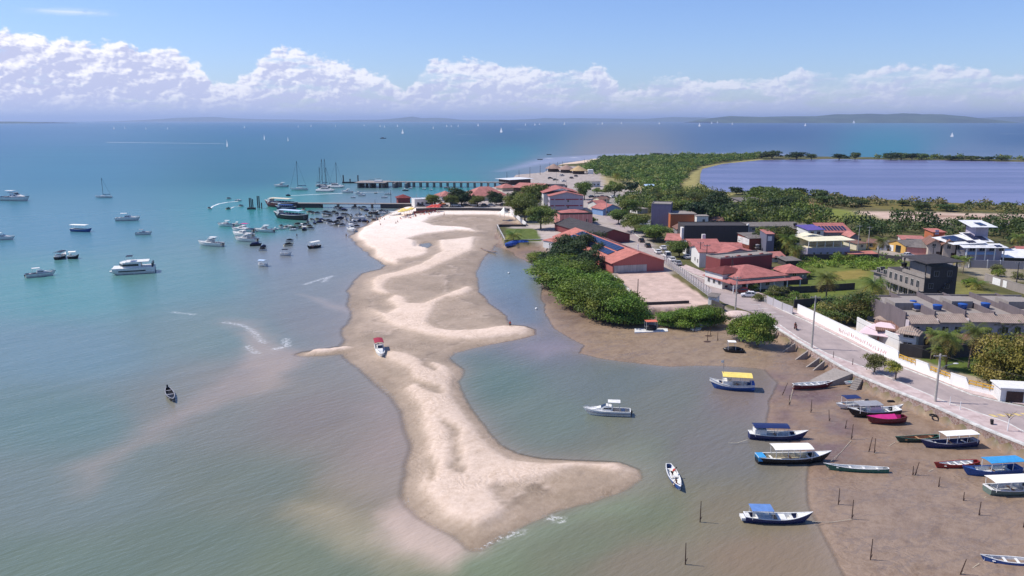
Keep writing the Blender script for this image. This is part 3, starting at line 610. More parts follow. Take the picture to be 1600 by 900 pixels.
# forest masses: many crowns that nobody could count, one object each
def inside(X, Y, pg): return sdf(X, Y, pg, margin=5) > 0
def wood(name, label, pg, spacing, rr, hh, nleaf, size, cols, seed, z=1.9, grow=0.0):
    r = np.random.default_rng(seed); pg = poly(pg, 2.2); x0, y0 = pg.min(0); x1, y1 = pg.max(0)
    gx, gy = np.meshgrid(np.arange(x0, x1, spacing), np.arange(y0, y1, spacing)); gx = gx+(r.random(gx.shape)-.5)*spacing; gy = gy+(r.random(gy.shape)-.5)*spacing
    k = inside(gx, gy, pg) & (fbm(gx, gy, 34, seed+7, 3) < .66); gx = gx[k]; gy = gy[k]; n = len(gx)
    big = fbm(gx, gy, 45, seed, 2); rv = r.random(n)**1.6; rad = rr*(.55+1.15*rv); ht = hh*(.35+.75*rv+.25*r.random(n)+.9*(big-.5))
    cen = []; ra = []
    for i in range(n):
        for j in range(3):
            a = r.random()*6.28; cen.append((gx[i]+math.cos(a)*rad[i]*.45, gy[i]+math.sin(a)*rad[i]*.45, z+ht[i]*(.45+.2*j))); ra.append(rad[i]*.62)
    co, q, c = leaves(cen, ra, n*nleaf, size, cols, seed, .75, .6); co[:, 2] = np.maximum(co[:, 2], z)
    o = rawmesh(name, co, q, LEAF, {'lcol': c}, smooth=False); tag(o, label, kind='stuff'); print(name, n, len(q)); return o
SC1 = [(82,100,46),(94,112,50),(104,118,54),(68,88,42),(118,122,62)]
wood('woodland', 'dense green mangrove wood on the point beyond the village', [(905,266),(915,262),(935,250),(1000,245.5),(1190,244.5),(1188,248),(1125,254.5),(1095,260),(1080,269),(1064,284),(1056,300),(1035,308),(1012,303),(1000,292),(950,276),(930,272)], 5.5, 3.6, 4.2, 70, 1.15, SC1, 41)
wood('woodland', 'green trees between the village and the lagoon', [(962,318),(1010,306),(1100,307),(1215,306),(1255,312),(1262,336),(1300,352),(1290,362),(1170,357),(1110,350),(1050,334),(1000,330)], 5.5, 4.2, 5.5, 90, 1.0, SC1+[(74,88,50)], 42)
wood('woodland', 'dark green belt of trees behind the right-hand houses', [(1310,356),(1380,350),(1440,354),(1600,353),(1760,355),(1760,380),(1600,388),(1560,378),(1480,378),(1400,372),(1340,370)], 5.5, 4.2, 6.0, 100, .9, [(52,72,38),(66,84,42),(78,92,46)], 43)
wood('scrub', 'low olive scrub on the bank south of the lagoon', [(1270,305),(1340,312),(1460,321),(1600,327),(1760,334),(1760,344),(1600,334),(1430,330),(1340,327),(1285,324)], 6.5, 3.6, 3.0, 60, 1.0, [(84,92,50),(104,104,62),(70,80,46),(120,108,76)], 44)
wood('scrub', 'thin scrub along the sand spit beyond the lagoon', [(1370,246.5),(1600,249.5),(1600,251),(1370,248)], 8, 4.5, 4.5, 50, 1.6, SC1, 45)
wood('undergrowth', 'bright green undergrowth over the empty plots', [(1240,404),(1400,402),(1412,412),(1360,424),(1300,418),(1240,424)], 3, 1.6, 1.6, 60, .45, [(112,132,48),(124,142,56),(90,116,44)], 46)
wood('undergrowth', 'green creepers and weeds on the walled plots beside the road', [(1190,466),(1215,452),(1300,478),(1290,490),(1245,478)], 2.4, 1.3, 1.3, 60, .35, [(88,108,44),(112,128,52),(74,96,40)], 47)
wood('undergrowth', 'shrubs among the backyards of the red-roofed houses', [(1205,385),(1240,380),(1250,402),(1240,418),(1215,412)], 4, 2.6, 3.4, 90, .5, SC1, 48)
# ---------------------------------------------------------------- roads, walls and buildings
GZ = 2.2
def wallmat(name, rgb, dirt=.35, rough=.85):
    """painted or bare masonry with stains running down"""
    if name in MATS: return MATS[name]
    m = bpy.data.materials.new(name); m.use_nodes = True; t = NT(m.node_tree); b = t.n['Principled BSDF']
    o = t.new('ShaderNodeTexCoord').outputs['Object']; c = lin(rgb)
    st = t.noise(t.mapv(o, sca=(2.2, 2.2, .25)), 1.0, 5, .65); bl = t.noise(o, .35, 4, .6)
    k = t.mix(t.mr(st, .45, .72, 0, dirt), c, tuple(x*.45+.01 for x in c)); k = t.mix(t.mr(bl, .4, .7, 0, dirt*.7), k, tuple(x*.62+.02 for x in c))
    t.put(b.inputs['Base Color'], k); b.inputs['Roughness'].default_value = rough; b.inputs['Specular IOR Level'].default_value = .2
    t.put(b.inputs['Normal'], t.bump(t.noise(o, 7, 3), .25, .03)); MATS[name] = m; return m
def tilemat(name, rgb, axis=0, pitch=.9):
    """clay tile roof: channels along the slope, courses across it, patches of lichen"""
    if name in MATS: return MATS[name]
    m = bpy.data.materials.new(name); m.use_nodes = True; t = NT(m.node_tree); b = t.n['Principled BSDF']
    o = t.new('ShaderNodeTexCoord').outputs['Object']; c = lin(rgb); X = t.sep(o)
    a = X[axis]; q = X[1-axis]
    ch = t.m('SINE', t.m('MULTIPLY', a, 6.283/.42)); co = t.m('SINE', t.m('MULTIPLY', q, 6.283/pitch))
    n = t.noise(o, .5, 5, .65); n2 = t.noise(o, 3.0, 3, .6)
    k = t.mix(t.mr(n, .36, .68, 0, .75), c, tuple(x*.5 for x in c)); k = t.mix(t.mr(n2, .5, .75, 0, .5), k, (c[0]*.95+.06, c[1]*1.25+.05, c[2]*1.1+.05))
    k = t.mix(t.mr(ch, .1, -1, 0, .4), k, tuple(x*.4 for x in c))
    t.put(b.inputs['Base Color'], k); b.inputs['Roughness'].default_value = .85; b.inputs['Specular IOR Level'].default_value = .2
    t.put(b.inputs['Normal'], t.bump(t.m('ADD', ch, t.m('MULTIPLY', co, .3)), .6, .06)); MATS[name] = m; return m
W_WHITE = wallmat('white_render', (214,212,208), .3); W_LILAC = wallmat('lilac_render', (172,164,178), .3); W_CREAM = wallmat('cream_render', (214,204,176), .3)
W_PINK = wallmat('pink_render', (196,136,130), .35); W_CORAL = wallmat('coral_render', (176,104,98), .25); W_GREY = wallmat('grey_render', (140,136,140), .45)
W_DARK = wallmat('dark_concrete', (72,68,68), .6); W_CONC = wallmat('bare_concrete', (148,140,134), .5); W_ORANGE = wallmat('orange_brick', (176,104,70), .4)  # W_DARK: very dark concrete tone with random darker streaks
W_BRICK = wallmat('red_brick', (132,72,60), .4); W_MAROON = wallmat('dark_red_render', (124,66,66), .35); W_BLUE = wallmat('blue_render', (120,150,190), .3); W_OCHRE = wallmat('ochre_render', (206,164,92), .3)
T_RED = tilemat('red_roof_tile', (184,116,110), 1); T_REDX = tilemat('red_roof_tile_across', (184,116,110), 0); T_CORAL = tilemat('coral_roof_sheet', (196,124,112), 1); T_SALMON = tilemat('salmon_roof_tile', (188,124,116), 0)
T_GREY = tilemat('grey_fibre_sheet', (128,120,116), 1); T_DARK = tilemat('dark_roof_sheet', (76,72,74), 1); T_BROWN = tilemat('brown_old_tile', (134,100,88), 0); T_PALE = tilemat('pale_lichen_tile', (170,150,138), 0); T_THATCH = mat('palm_thatch', (160,134,122), .95, .3, 2, bump=.5)
M_WHITE = mat('white_paint', (226,226,222), .5, .08); M_GLASS = mat('window_glass', (38,44,52), .12, .1, spec=.6); M_FRAME = mat('window_frame_paint', (190,186,180), .5)
M_SOLAR = mat('solar_cell', (28,34,66), .18, .15, 1, spec=.7); M_BLUE = mat('water_tank_blue', (40,84,160), .45, .1); M_DKWOOD = mat('dark_wood', (70,50,42), .7, .2); M_BLACK = mat('black_rubber', (24,24,26), .6, .1)
M_ROOFW = mat('white_metal_roof', (226,226,226), .45, .1, .7); M_YEL = mat('yellow_paint', (206,160,52), .5, .12); M_CONCP = mat('post_concrete', (178,172,164), .8, .15); M_CREAMR = mat('cream_sheet_roof', (232,224,190), .5, .1, .7)
def sheetmat(name, rgb, rgb2, sc, bump=.2, rough=.9, crack=0):
    m = bpy.data.materials.new(name); m.use_nodes = True; t = NT(m.node_tree); b = t.n['Principled BSDF']; o = t.new('ShaderNodeTexCoord').outputs['Object']
    n = t.noise(o, sc, 6, .65); n2 = t.noise(t.mapv(o, sca=(1, .12, 1)), sc*1.5, 3, .6); k = t.mix(t.mr(n, .35, .68, 0, 1), lin(rgb), lin(rgb2)); k = t.mix(t.mr(n2, .5, .75, 0, .5), k, tuple(x*.75 for x in lin(rgb2)))
    t.put(b.inputs['Base Color'], k); b.inputs['Roughness'].default_value = rough; b.inputs['Specular IOR Level'].default_value = .25; t.put(b.inputs['Normal'], t.bump(t.noise(o, 9, 3), bump, .03)); return m
M_ASPH = sheetmat('asphalt', (168,154,150), (148,136,134), .25); M_PAVE = sheetmat('pink_pavement', (196,180,176), (168,148,144), .6); M_LINE = mat('road_paint_white', (206,204,198), .7, .2, 1); M_LINEY = mat('road_paint_yellow', (206,184,124), .7, .2, 1)
def strip(name, left, right, z, m, zin=GZ, thick=None):
    """a ribbon of ground between two edge lines"""
    n = min(len(left), len(right)); b = MB(); L = [P(x, y, zin) for x, y in left[:n]]; Rr = [P(x, y, zin) for x, y in right[:n]]
    for i in range(n-1):
        q = [L[i], Rr[i], Rr[i+1], L[i+1]]
        if thick: b.prism([(p.x, p.y) for p in q], z-thick, z)
        else: b.add([(p.x, p.y, z) for p in q], [(0,1,2,3)])
    o = b.build(name, m)
    if not thick and o.data.polygons[0].normal.z < 0: o.data.flip_normals()
    return tag(o, kind='structure')
NEAR = [(1950,838),(1700,722),(1640,698),(1600,676),(1573,661),(1473,627),(1418,603),(1360,578),(1292,553),(1250,530),(1218,508),(1180,490),(1132,474),(1111,461),(1075,436),(1038,410),(1000,382),(956,349),(925,322),(905,306)]
FARE = [(1950,660),(1700,642),(1640,639),(1600,636),(1565,629),(1519,618),(1460,594),(1397,570),(1319,531),(1260,502),(1222,485),(1184,465),(1136,450),(1110,440),(1080,428),(1060,417),(1022,390),(985,360),(948,328),(924,308)]
strip('road', NEAR, FARE, 2.225, M_ASPH)
def off(line, dx, dy): return [(x+dx, y+dy) for x, y in line]
def wline(pts, z=GZ): return [P(x, y, z) for x, y in pts]
def ribbon(name, pts, w, z0, z1, m, side=0, kind='structure'):
    """kerb or line: a strip of width w along points, real thickness"""
    b = MB(); n = len(pts); 
    def nrm(i):
        d = (pts[min(i+1, n-1)]-pts[max(i-1, 0)]); d = Vector((d.x, d.y)).normalized(); return Vector((-d.y, d.x))
    for i in range(n-1):
        a, c = pts[i], pts[i+1]; na, nc = nrm(i), nrm(i+1)
        q = [(a.x+na.x*(side-w/2), a.y+na.y*(side-w/2)), (c.x+nc.x*(side-w/2), c.y+nc.y*(side-w/2)), (c.x+nc.x*(side+w/2), c.y+nc.y*(side+w/2)), (a.x+na.x*(side+w/2), a.y+na.y*(side+w/2))]
        b.prism(q, z0, z1)
    o = b.build(name, m)
    if kind: tag(o, kind=kind)
    return o
nearw = wline(NEAR); farw = wline(FARE)
ribbon('kerb', nearw[:11], .28, 2.1, 2.36, M_LINE); ribbon('kerb', farw[:18], .30, 2.1, 2.36, M_LINE)
WALLTOP = [(1950,862),(1700,742),(1600,695),(1529,666.5),(1463,636.5),(1397,610.5),(1341,587),(1316,574.5),(1260,541.5),(1225,520),(1207,508.5),(1165,499)]
strip('pavement', NEAR[:12], [(1950,862),(1700,742),(1640,713),(1600,695),(1573,684),(1463,636.5),(1397,610.5),(1341,587),(1270,547),(1235,526),(1207,508.5),(1165,497)], 2.32, M_PAVE, thick=.2)
WBASE = [(1246,489,2.2),(1277,504,2.2),(1308,520,2.3),(1335,533,2.3),(1367,550,2.4),(1395,563,2.4),(1402,568,2.4),(1404,569,1.1),(1425,577,1.1),(1430,579,2.2),(1448,586,2.2),(1453,588,1.0),(1479,598,1.0),(1484,600,2.1),(1508,608,2.1),(1513,609.5,.9),(1550,618,.9),(1558,620,1.7)]
strip('pavement', [(1950,657),(1700,640),(1600,633),(1565,627),(1519,616),(1460,592),(1397,568),(1319,529.5),(1260,500.5),(1184,463.5),(1136,448.5),(1080,426.5),(1062,417)], [(1950,645),(1700,628),(1600,624),(1562,621),(1525,612),(1466,592.5),(1402,569),(1330,530),(1262,495),(1196,461),(1150,444),(1092,422),(1072,414)], 2.31, M_PAVE, thick=.15)
for k in range(4):   # painted bars on the road and the yellow striped crossing
    p = P(1192+k*12, 476+k*6, GZ); b = MB(); b.box(p.x-3.2, p.x-.6, p.y-.15, p.y+.15, 2.228, 2.232); tag(b.build('road_marking', M_LINE), kind='structure')
b = MB()
for k in range(16):
    p = P(1528+k*12.5, 651-k*.55, GZ); b.prism([(p.x-.2, p.y-.55), (p.x+.5, p.y-.55), (p.x+.1, p.y+.55), (p.x-.6, p.y+.55)], 2.228, 2.27)
tag(b.build('road_marking', M_LINEY), kind='structure')
def wall_run(name, pts, h, th, m, label, cat='wall', z=GZ, group=None, cap=None, posts=0, postm=None):
    """a wall along photographed base points; h number or per-point list (pts may carry a height)"""
    hs = [p[2] if len(p) > 2 else h for p in pts]; w = [P(p[0], p[1], z) for p in pts]; b = MB(); cb = MB(); n = len(w)
    e = empty(name, w[0], 0, label, cat, group); o0 = w[0]
    def nr(i):
        d = w[min(i+1, n-1)]-w[max(i-1, 0)]; d = Vector((d.x, d.y)).normalized(); return Vector((-d.y, d.x))*th/2
    for i in range(n-1):
        a, c = w[i]-o0, w[i+1]-o0; na, nc = nr(i), nr(i+1)
        q = [(a.x-na.x, a.y-na.y), (c.x-nc.x, c.y-nc.y), (c.x+nc.x, c.y+nc.y), (a.x+na.x, a.y+na.y)]
        b.prism(q, -.3, [hs[i], hs[i+1], hs[i+1], hs[i]])
        if cap: k = 1.35; q2 = [(a.x-na.x*k, a.y-na.y*k), (c.x-nc.x*k, c.y-nc.y*k), (c.x+nc.x*k, c.y+nc.y*k), (a.x+na.x*k, a.y+na.y*k)]; zz = [hs[i], hs[i+1], hs[i+1], hs[i]]; cb.prism(q2, [v+.003 for v in zz], [v+.12 for v in zz])
    b.build('masonry', m, e)
    if cap: cb.build('coping', cap, e)
    if posts:
        tot = 0
        for i in range(n-1):
            L = (w[i+1]-w[i]).length; k = max(1, int(L/posts))
            for j in range(k):
                p = w[i].lerp(w[i+1], j/k)-o0; pb = MB(); hh = hs[i]+(hs[i+1]-hs[i])*j/k; pb.box(p.x-.14, p.x+.14, p.y-.14, p.y+.14, -.2, hh+.18); pb.build('post', postm or M_CONCP, e); tot += 1
                if tot > 60: break
    return e
# sea wall of rubble stone with a white coping and concrete buttresses
def stonemat():
    m = bpy.data.materials.new('rubble_stone'); m.use_nodes = True; t = NT(m.node_tree); b = t.n['Principled BSDF']; o = t.new('ShaderNodeTexCoord').outputs['Object']
    v = t.new('ShaderNodeTexVoronoi'); t.put(v.inputs['Vector'], o); v.inputs['Scale'].default_value = 2.3
    v2 = t.new('ShaderNodeTexVoronoi', feature='DISTANCE_TO_EDGE'); t.put(v2.inputs['Vector'], o); v2.inputs['Scale'].default_value = 2.3
    k = t.mix(t.sep(v.outputs['Color'])[0], lin((140,108,96)), lin((176,158,150))); k = t.mix(t.sep(v.outputs['Color'])[1], k, t.mix(1.0, k, (.6,.55,.55), 'MULTIPLY')); k = t.mix(t.mr(v2.outputs[0], 0, .07, .8, 0), k, lin((190,180,172)))
    k = t.mix(t.mr(t.noise(o, .4, 4), .45, .7, 0, .6), k, lin((104,84,72)))
    t.put(b.inputs['Base Color'], k); b.inputs['Roughness'].default_value = .9; t.put(b.inputs['Normal'], t.bump(v2.outputs[0], .6, .1)); return m
M_STONE = stonemat()
def seawall():
    w = [P(x, y, 2.2) for x, y in WALLTOP]; e = empty('sea_wall', (w[-1].x, w[-1].y, 0), 0, 'long rubble stone sea wall with white coping below the road', 'sea wall'); o0 = Vector((w[-1].x, w[-1].y, 0)); n = len(w); b = MB(); c = MB()
    for i in range(n-1):
        a, d = w[i]-o0, w[i+1]-o0; t_ = (d-a).normalized(); nv = Vector((-t_.y, t_.x)); nv = nv if nv.x < 0 else -nv
        b.prism([(a.x+nv.x*.35, a.y+nv.y*.35), (d.x+nv.x*.35, d.y+nv.y*.35), (d.x-nv.x*.25, d.y-nv.y*.25), (a.x-nv.x*.25, a.y-nv.y*.25)], -.3, 2.2)
        c.prism([(a.x+nv.x*.42, a.y+nv.y*.42), (d.x+nv.x*.42, d.y+nv.y*.42), (d.x-nv.x*.3, d.y-nv.y*.3), (a.x-nv.x*.3, a.y-nv.y*.3)], 2.203, 2.46)
    b.build('masonry', M_STONE, e); c.build('coping', M_LINE, e)
seawall()
for k, (x, y, L_) in enumerate([(1217,517,1.8),(1246,536,3.0),(1266,548,3.0),(1284,559,3.0),(1292,564,2.6)]):
    p = P(x, y, 2.1); b = MB(); b.add([(0,0,-2.2),(0,0,0),(-L_,-.6,-2.0),(-L_,-.6,-2.2),(0,.45,-2.2),(0,.45,0),(-L_,-.15,-2.0),(-L_,-.15,-2.2)], [(0,1,2,3),(7,6,5,4),(1,5,6,2),(0,4,5,1),(3,2,6,7),(0,3,7,4)])
    o = b.build('buttress', W_CONC); o.location = (p.x-.4, p.y, p.z)
    tag(o, ['small sloping concrete buttress on the sea wall beside the shore bush', 'sloping concrete buttress on the sea wall, second from the shore bush', 'sloping concrete buttress against the sea wall near the tall lamp post', 'sloping concrete buttress just beyond the boat ramp', 'short concrete buttress nearest the boat ramp'][k], 'buttress', 'concrete buttresses on the sea wall')
# boat ramp and steps down to the mud
a = P(1333, 583, 2.3); b = MB(); b.add([(0,0,0),(-2.2,3.4,0),(-7.5,1.6,-1.9),(-6.4,-1.6,-1.9),(0,0,-2.2),(-2.2,3.4,-2.2),(-7.5,1.6,-2.2),(-6.4,-1.6,-2.2)], [(0,1,2,3),(4,7,6,5),(0,3,7,4),(2,1,5,6),(3,2,6,7),(1,0,4,5)])
o = b.build('boat_ramp', W_CONC); o.location = a+Vector((-.2,-.2,0)); tag(o, 'wide pale concrete boat ramp from the road down to the mud', 'ramp')
b = MB()
for k in range(6): b.box(-.3-k*.38, .08-k*.38, -1.4, 0, -2.2, -.3-k*.33)
o = b.build('stone_steps', W_CONC); p = P(1339, 587, 2.3); o.location = (p.x-.4, p.y-.3, 2.3); o.rotation_euler.z = R(40); tag(o, 'short flight of concrete steps beside the boat ramp', 'steps')
ROADWALL = wall_run('garden_wall', WBASE, 2, .2, wallmat('whitewash', (232,230,226), .1), 'long white stepped garden wall along the road with faded red painted lettering', cap=M_WHITE)
def rail(parent, a, c, ha):
    o0 = parent.location; b = MB(); A = P(*a, GZ)-o0; B_ = P(*c, GZ)-o0
    for h in (ha+.45, ha+.95): b.bar(A+Vector((0,0,h)), B_+Vector((0,0,h)), .12, .16)
    for k in range(5): p = A.lerp(B_, k/4); b.box(p.x-.05, p.x+.05, p.y-.05, p.y+.05, ha, ha+1.0)
    b.build('railing', M_YEL, parent)
rail(ROADWALL, (1404,569), (1429,579), 1.1); rail(ROADWALL, (1453,588), (1483,600), 1.0); rail(ROADWALL, (1513,609.5), (1556,620), .9)
# faded hand-painted lettering on the road side of that wall: worn strokes, not readable in the photograph
M_SCR = mat('faded_red_paint', (200,128,128), .8, .3, 2); b = MB(); rr = random.Random(5); o0 = ROADWALL.location
seg = [(1310,521),(1335,533),(1367,550),(1393,562)]
for i in range(3):
    A = P(*seg[i], GZ); B_ = P(*seg[i+1], GZ); L = (B_-A).length; d = (B_-A).normalized(); nn = Vector((d.y, -d.x, 0)); nn = nn if nn.x < 0 else -nn; k = 0
    while k < L-.5:
        for j in range(3):
            u = k+rr.random()*.5; z0 = .45+rr.random()*.3; p1 = A+d*u+Vector((0,0,z0)); p2 = A+d*(u+(rr.random()-.3)*.45)+Vector((0,0,z0+.35+rr.random()*.5))
            b.bar(p1+nn*.108-o0, p2+nn*.108-o0, .012, .09)
        k += .85
b.build('painted_lettering', M_SCR, ROADWALL)

def gable_slabs(b, W, D, H, rise, ov, axis, th=.14, x0=0, y0=0):
    s = rise/((W if axis == 'y' else D)/2)*ov
    if axis == 'y':
        for q in ([(x0-ov, y0-ov, H-s), (x0+W/2, y0-ov, H+rise), (x0+W/2, y0+D+ov, H+rise), (x0-ov, y0+D+ov, H-s)], [(x0+W/2, y0-ov, H+rise), (x0+W+ov, y0-ov, H-s), (x0+W+ov, y0+D+ov, H-s), (x0+W/2, y0+D+ov, H+rise)]):
            slab(b, q, th)
    else:
        for q in ([(x0-ov, y0-ov, H-s), (x0+W+ov, y0-ov, H-s), (x0+W+ov, y0+D/2, H+rise), (x0-ov, y0+D/2, H+rise)], [(x0-ov, y0+D/2, H+rise), (x0+W+ov, y0+D/2, H+rise), (x0+W+ov, y0+D+ov, H-s), (x0-ov, y0+D+ov, H-s)]):
            slab(b, q, th)
def slab(b, q, th=.12):
    n = len(q); vs = [(p[0], p[1], p[2]+.01) for p in q]+[(p[0], p[1], p[2]+.01+th) for p in q]
    b.add(vs, [tuple(range(n))[::-1], tuple(range(n, 2*n))]+[(i, (i+1) % n, (i+1) % n+n, i+n) for i in range(n)])
def hip_slabs(b, W, D, H, rise, ov, th=.14):
    o = ov; s = rise/(min(W, D)/2)*ov; z = H-s
    if W >= D: r0 = (D/2, D/2, H+rise); r1 = (W-D/2, D/2, H+rise)
    else: r0 = (W/2, W/2, H+rise); r1 = (W/2, D-W/2, H+rise)
    c = [(-o,-o,z),(W+o,-o,z),(W+o,D+o,z),(-o,D+o,z)]
    if W >= D: fs = [[c[0],c[1],r1,r0],[c[1],c[2],r1],[c[2],c[3],r0,r1],[c[3],c[0],r0]]
    else: fs = [[c[0],c[1],r0],[c[1],c[2],r1,r0],[c[2],c[3],r1],[c[3],c[0],r0,r1]]
    for q in fs: slab(b, q, th)
def opening(root, W, D, side, u, z0, w, h, kind='window', fm=None, gm=None):
    """window (frame with a pane as sub-part) or door on a wall; side f/l/r, u metres along the wall"""
    fb = MB(); pb = MB(); e = .05
    def bx(m, u0, u1, za, zb, d0, d1):
        if side == 'f': m.box(u0, u1, -d1, -d0, za, zb)
        elif side == 'l': m.box(-d1, -d0, u0, u1, za, zb)
        else: m.box(W+d0, W+d1, u0, u1, za, zb)
    t_ = .09
    if kind == 'door':
        bx(fb, u, u+w, z0, z0+h, .003, .06); return fb.build('door', gm or M_DKWOOD, root)
    for a in ((u-t_, u, z0-t_, z0+h+t_), (u+w, u+w+t_, z0-t_, z0+h+t_), (u, u+w, z0+h, z0+h+t_), (u, u+w, z0-t_, z0), (u+w/2-.03, u+w/2+.03, z0, z0+h)): bx(fb, *a, .003, .07)
    fo_ = fb.build('window', fm or M_FRAME, root); bx(pb, u, u+w, z0, z0+h, .005, .03); pb.build('pane', gm or M_GLASS, fo_); return fo_
def house(name, label, A, B_, D, eave, wm, rm, roof='gable', axis='y', rise=1.5, ov=.5, cat='house', z=GZ, group=None, wins=(), doors=(), parapet=0, h=None, cap=None):
    a = P(*A, z); c = P(*B_, z); W = (c-a).length; rz = math.atan2(c.y-a.y, c.x-a.x); e = empty(name, a, rz, label, cat, group)
    H = h if h else zat(eave, a.y)-z; b = MB()
    if roof == 'gable':
        if axis == 'y': prof = [(0,-.2),(W,-.2),(W,H),(W/2,H+rise),(0,H)]; vs = [(x, y, zz) for y in (0, D) for x, zz in prof]
        else: prof = [(0,-.2),(D,-.2),(D,H),(D/2,H+rise),(0,H)]; vs = [(x, y, zz) for x in (0, W) for y, zz in prof]
        n = 5; f = [tuple(range(n)), tuple(range(n, 2*n))[::-1]]+[(i, i+n, (i+1) % n+n, (i+1) % n) for i in range(n)]
        if axis == 'x': f = [t_[::-1] for t_ in f]
        b.add(vs, f)
    else: b.box(0, W, 0, D, -.2, H)
    b.build('wall', wm, e)
    r = MB()
    if roof == 'gable': gable_slabs(r, W, D, H, rise, ov, axis)
    elif roof == 'hip': hip_slabs(r, W, D, H, rise, ov)
    elif roof == 'shed': slab(r, [(-ov,-ov,H),(W+ov,-ov,H),(W+ov,D+ov,H+rise),(-ov,D+ov,H+rise)])
    elif roof == 'flat':
        if parapet:
            for q in ((-.03, W+.03, -.03, .15), (-.03, W+.03, D-.15, D+.03)): r.box(*q, H+.003, H+parapet)
            for q in ((-.03, .15, .15, D-.15), (W-.15, W+.03, .15, D-.15)): r.box(*q, H+.003, H+parapet)
            r.box(.15, W-.15, .15, D-.15, H+.003, H+.06)
        else: r.box(-ov, W+ov, -ov, D+ov, H+.003, H+.2)
    r.build('roof', rm, e)
    if roof == 'shed': # close the wedge under a sloping roof
        b2 = MB(); b2.add([(0,0,H),(W,0,H),(W,D,H),(0,D,H),(0,D,H+rise),(W,D,H+rise)], [(0,4,5,1),(3,2,5,4),(0,3,4),(1,5,2),(0,1,2,3)]); b2.build('gable_wall', wm, e)
    for w_ in wins: opening(e, W, D, *w_)
    for w_ in doors: opening(e, W, D, *w_[:5], kind='door', gm=w_[5] if len(w_) > 5 else None)
    e['W'] = W; e['H'] = H
    return e
def frow(side, n, u0, du, z0, w, h): return [(side, u0+i*du, z0, w, h) for i in range(n)]
def panels(root, quad, nu, nv, name='solar_panel', m=None, gap=.12, up=.18):
    """an array of panels laid over a sloping quad given in the root's frame; each panel is a part"""
    q = [Vector(p) for p in quad]; nn = (q[1]-q[0]).cross(q[3]-q[0]).normalized()
    for i in range(nu):
        for j in range(nv):
            b = MB(); g = gap/2; us = ((i+g)/nu, (i+1-g)/nu); vs = ((j+g)/nv, (j+1-g)/nv); c = []
            for u, v in ((us[0],vs[0]),(us[1],vs[0]),(us[1],vs[1]),(us[0],vs[1])): c.append(q[0].lerp(q[1], u).lerp(q[3].lerp(q[2], u), v)+nn*up)
            b.add([*c, *[p+nn*.05 for p in c]], [(3,2,1,0),(4,5,6,7),(0,1,5,4),(1,2,6,5),(2,3,7,6),(3,0,4,7)]); b.build(name, m or M_SOLAR, root)
# ---- three storey school with red stripes
s = house('school_building', 'three-storey lilac and white building with red stripes and two stepped red roofs', (859,334), (911,333.5), 9, 306.5, W_LILAC, T_RED, rise=2.0, ov=.6, cat='building', wins=[('f', 9.2, 2.9, .8, 1.1), ('f', 9.2, 6.0, .8, 1.1)]+frow('l', 3, 1.2, 2.6, 5.4, 1.4, 1.5)+frow('l', 3, 1.2, 2.6, 2.2, 1.4, 1.5))
W_, H_ = s['W'], s['H']; b = MB()
for zz in (H_*.42, H_*.78):
    for u0, u1 in ((.02, .12), (.16, .44), (.48, .86), (.9, .98)): b.box(W_*u0, W_*u1, -.08, -.004, zz, zz+.55)
b.build('red_stripes', mat('stripe_red', (150,44,60), .6), s)
b = MB(); b.box(-2.2, W_-1.2, 9.02, 30, -.2, H_+.4); b.build('rear_wing', W_WHITE, s); b = MB(); gable_slabs(b, W_+1.0, 21, H_+.9, 2.3, .6, 'y', x0=-2.2, y0=9.1); b.build('rear_roof', T_RED, s)
for k in range(5): opening(s, W_, 9, 'l', 11+k*3.4, 5.6, 1.4, 1.4).location.x = -2.2
# ---- pink arched building
s = house('customs_house', 'pink one-storey building with arched openings and a red hipped roof behind a dark parapet', (875,352), (925,351), 13, 335.5, W_PINK, T_RED, roof='hip', rise=1.6, ov=-.5, cat='building')
W_, H_ = s['W'], s['H']; b = MB()
for q in ((-.15, W_+.15, -.15, .25), (-.15, W_+.15, 12.75, 13.15)): b.box(*q, H_, H_+.8)
for q in ((-.15, .25, .25, 12.75), (W_-.25, W_+.15, .25, 12.75)): b.box(*q, H_, H_+.8)
b.build('parapet', W_DARK, s)
def arch(root, u, w, h, side='f'):
    b = MB(); n = 7; pts = [(u, .1), (u+w, .1)]+[(u+w/2+w/2*math.cos(math.pi*i/n), h+w/2*math.sin(math.pi*i/n)) for i in range(n+1)]
    if side == 'f': vs = [(x, y, z) for y in (-.05, -.004) for x, z in pts]
    else: vs = [(y, x, z) for y in (-.05, -.004) for x, z in pts]
    m = len(pts); b.add(vs, [tuple(range(m)), tuple(range(m, 2*m))[::-1]]+[(i, i+m, (i+1) % m+m, (i+1) % m) for i in range(m)]); return b.build('arched_opening', M_GLASS, root)
for u in (1.0, 3.6, 6.2, 12.6): arch(s, u*W_/15.5, 1.1, 2.3)
for u in (2, 5, 8): arch(s, u, 1.1, 2.3, 'l')
b = MB()
for k in range(8): b.box(W_*k/7-.15, W_*k/7+.15, -.09, -.005, 0, H_)
b.build('pilasters', wallmat('pale_pink_render', (214,166,156), .3), s)
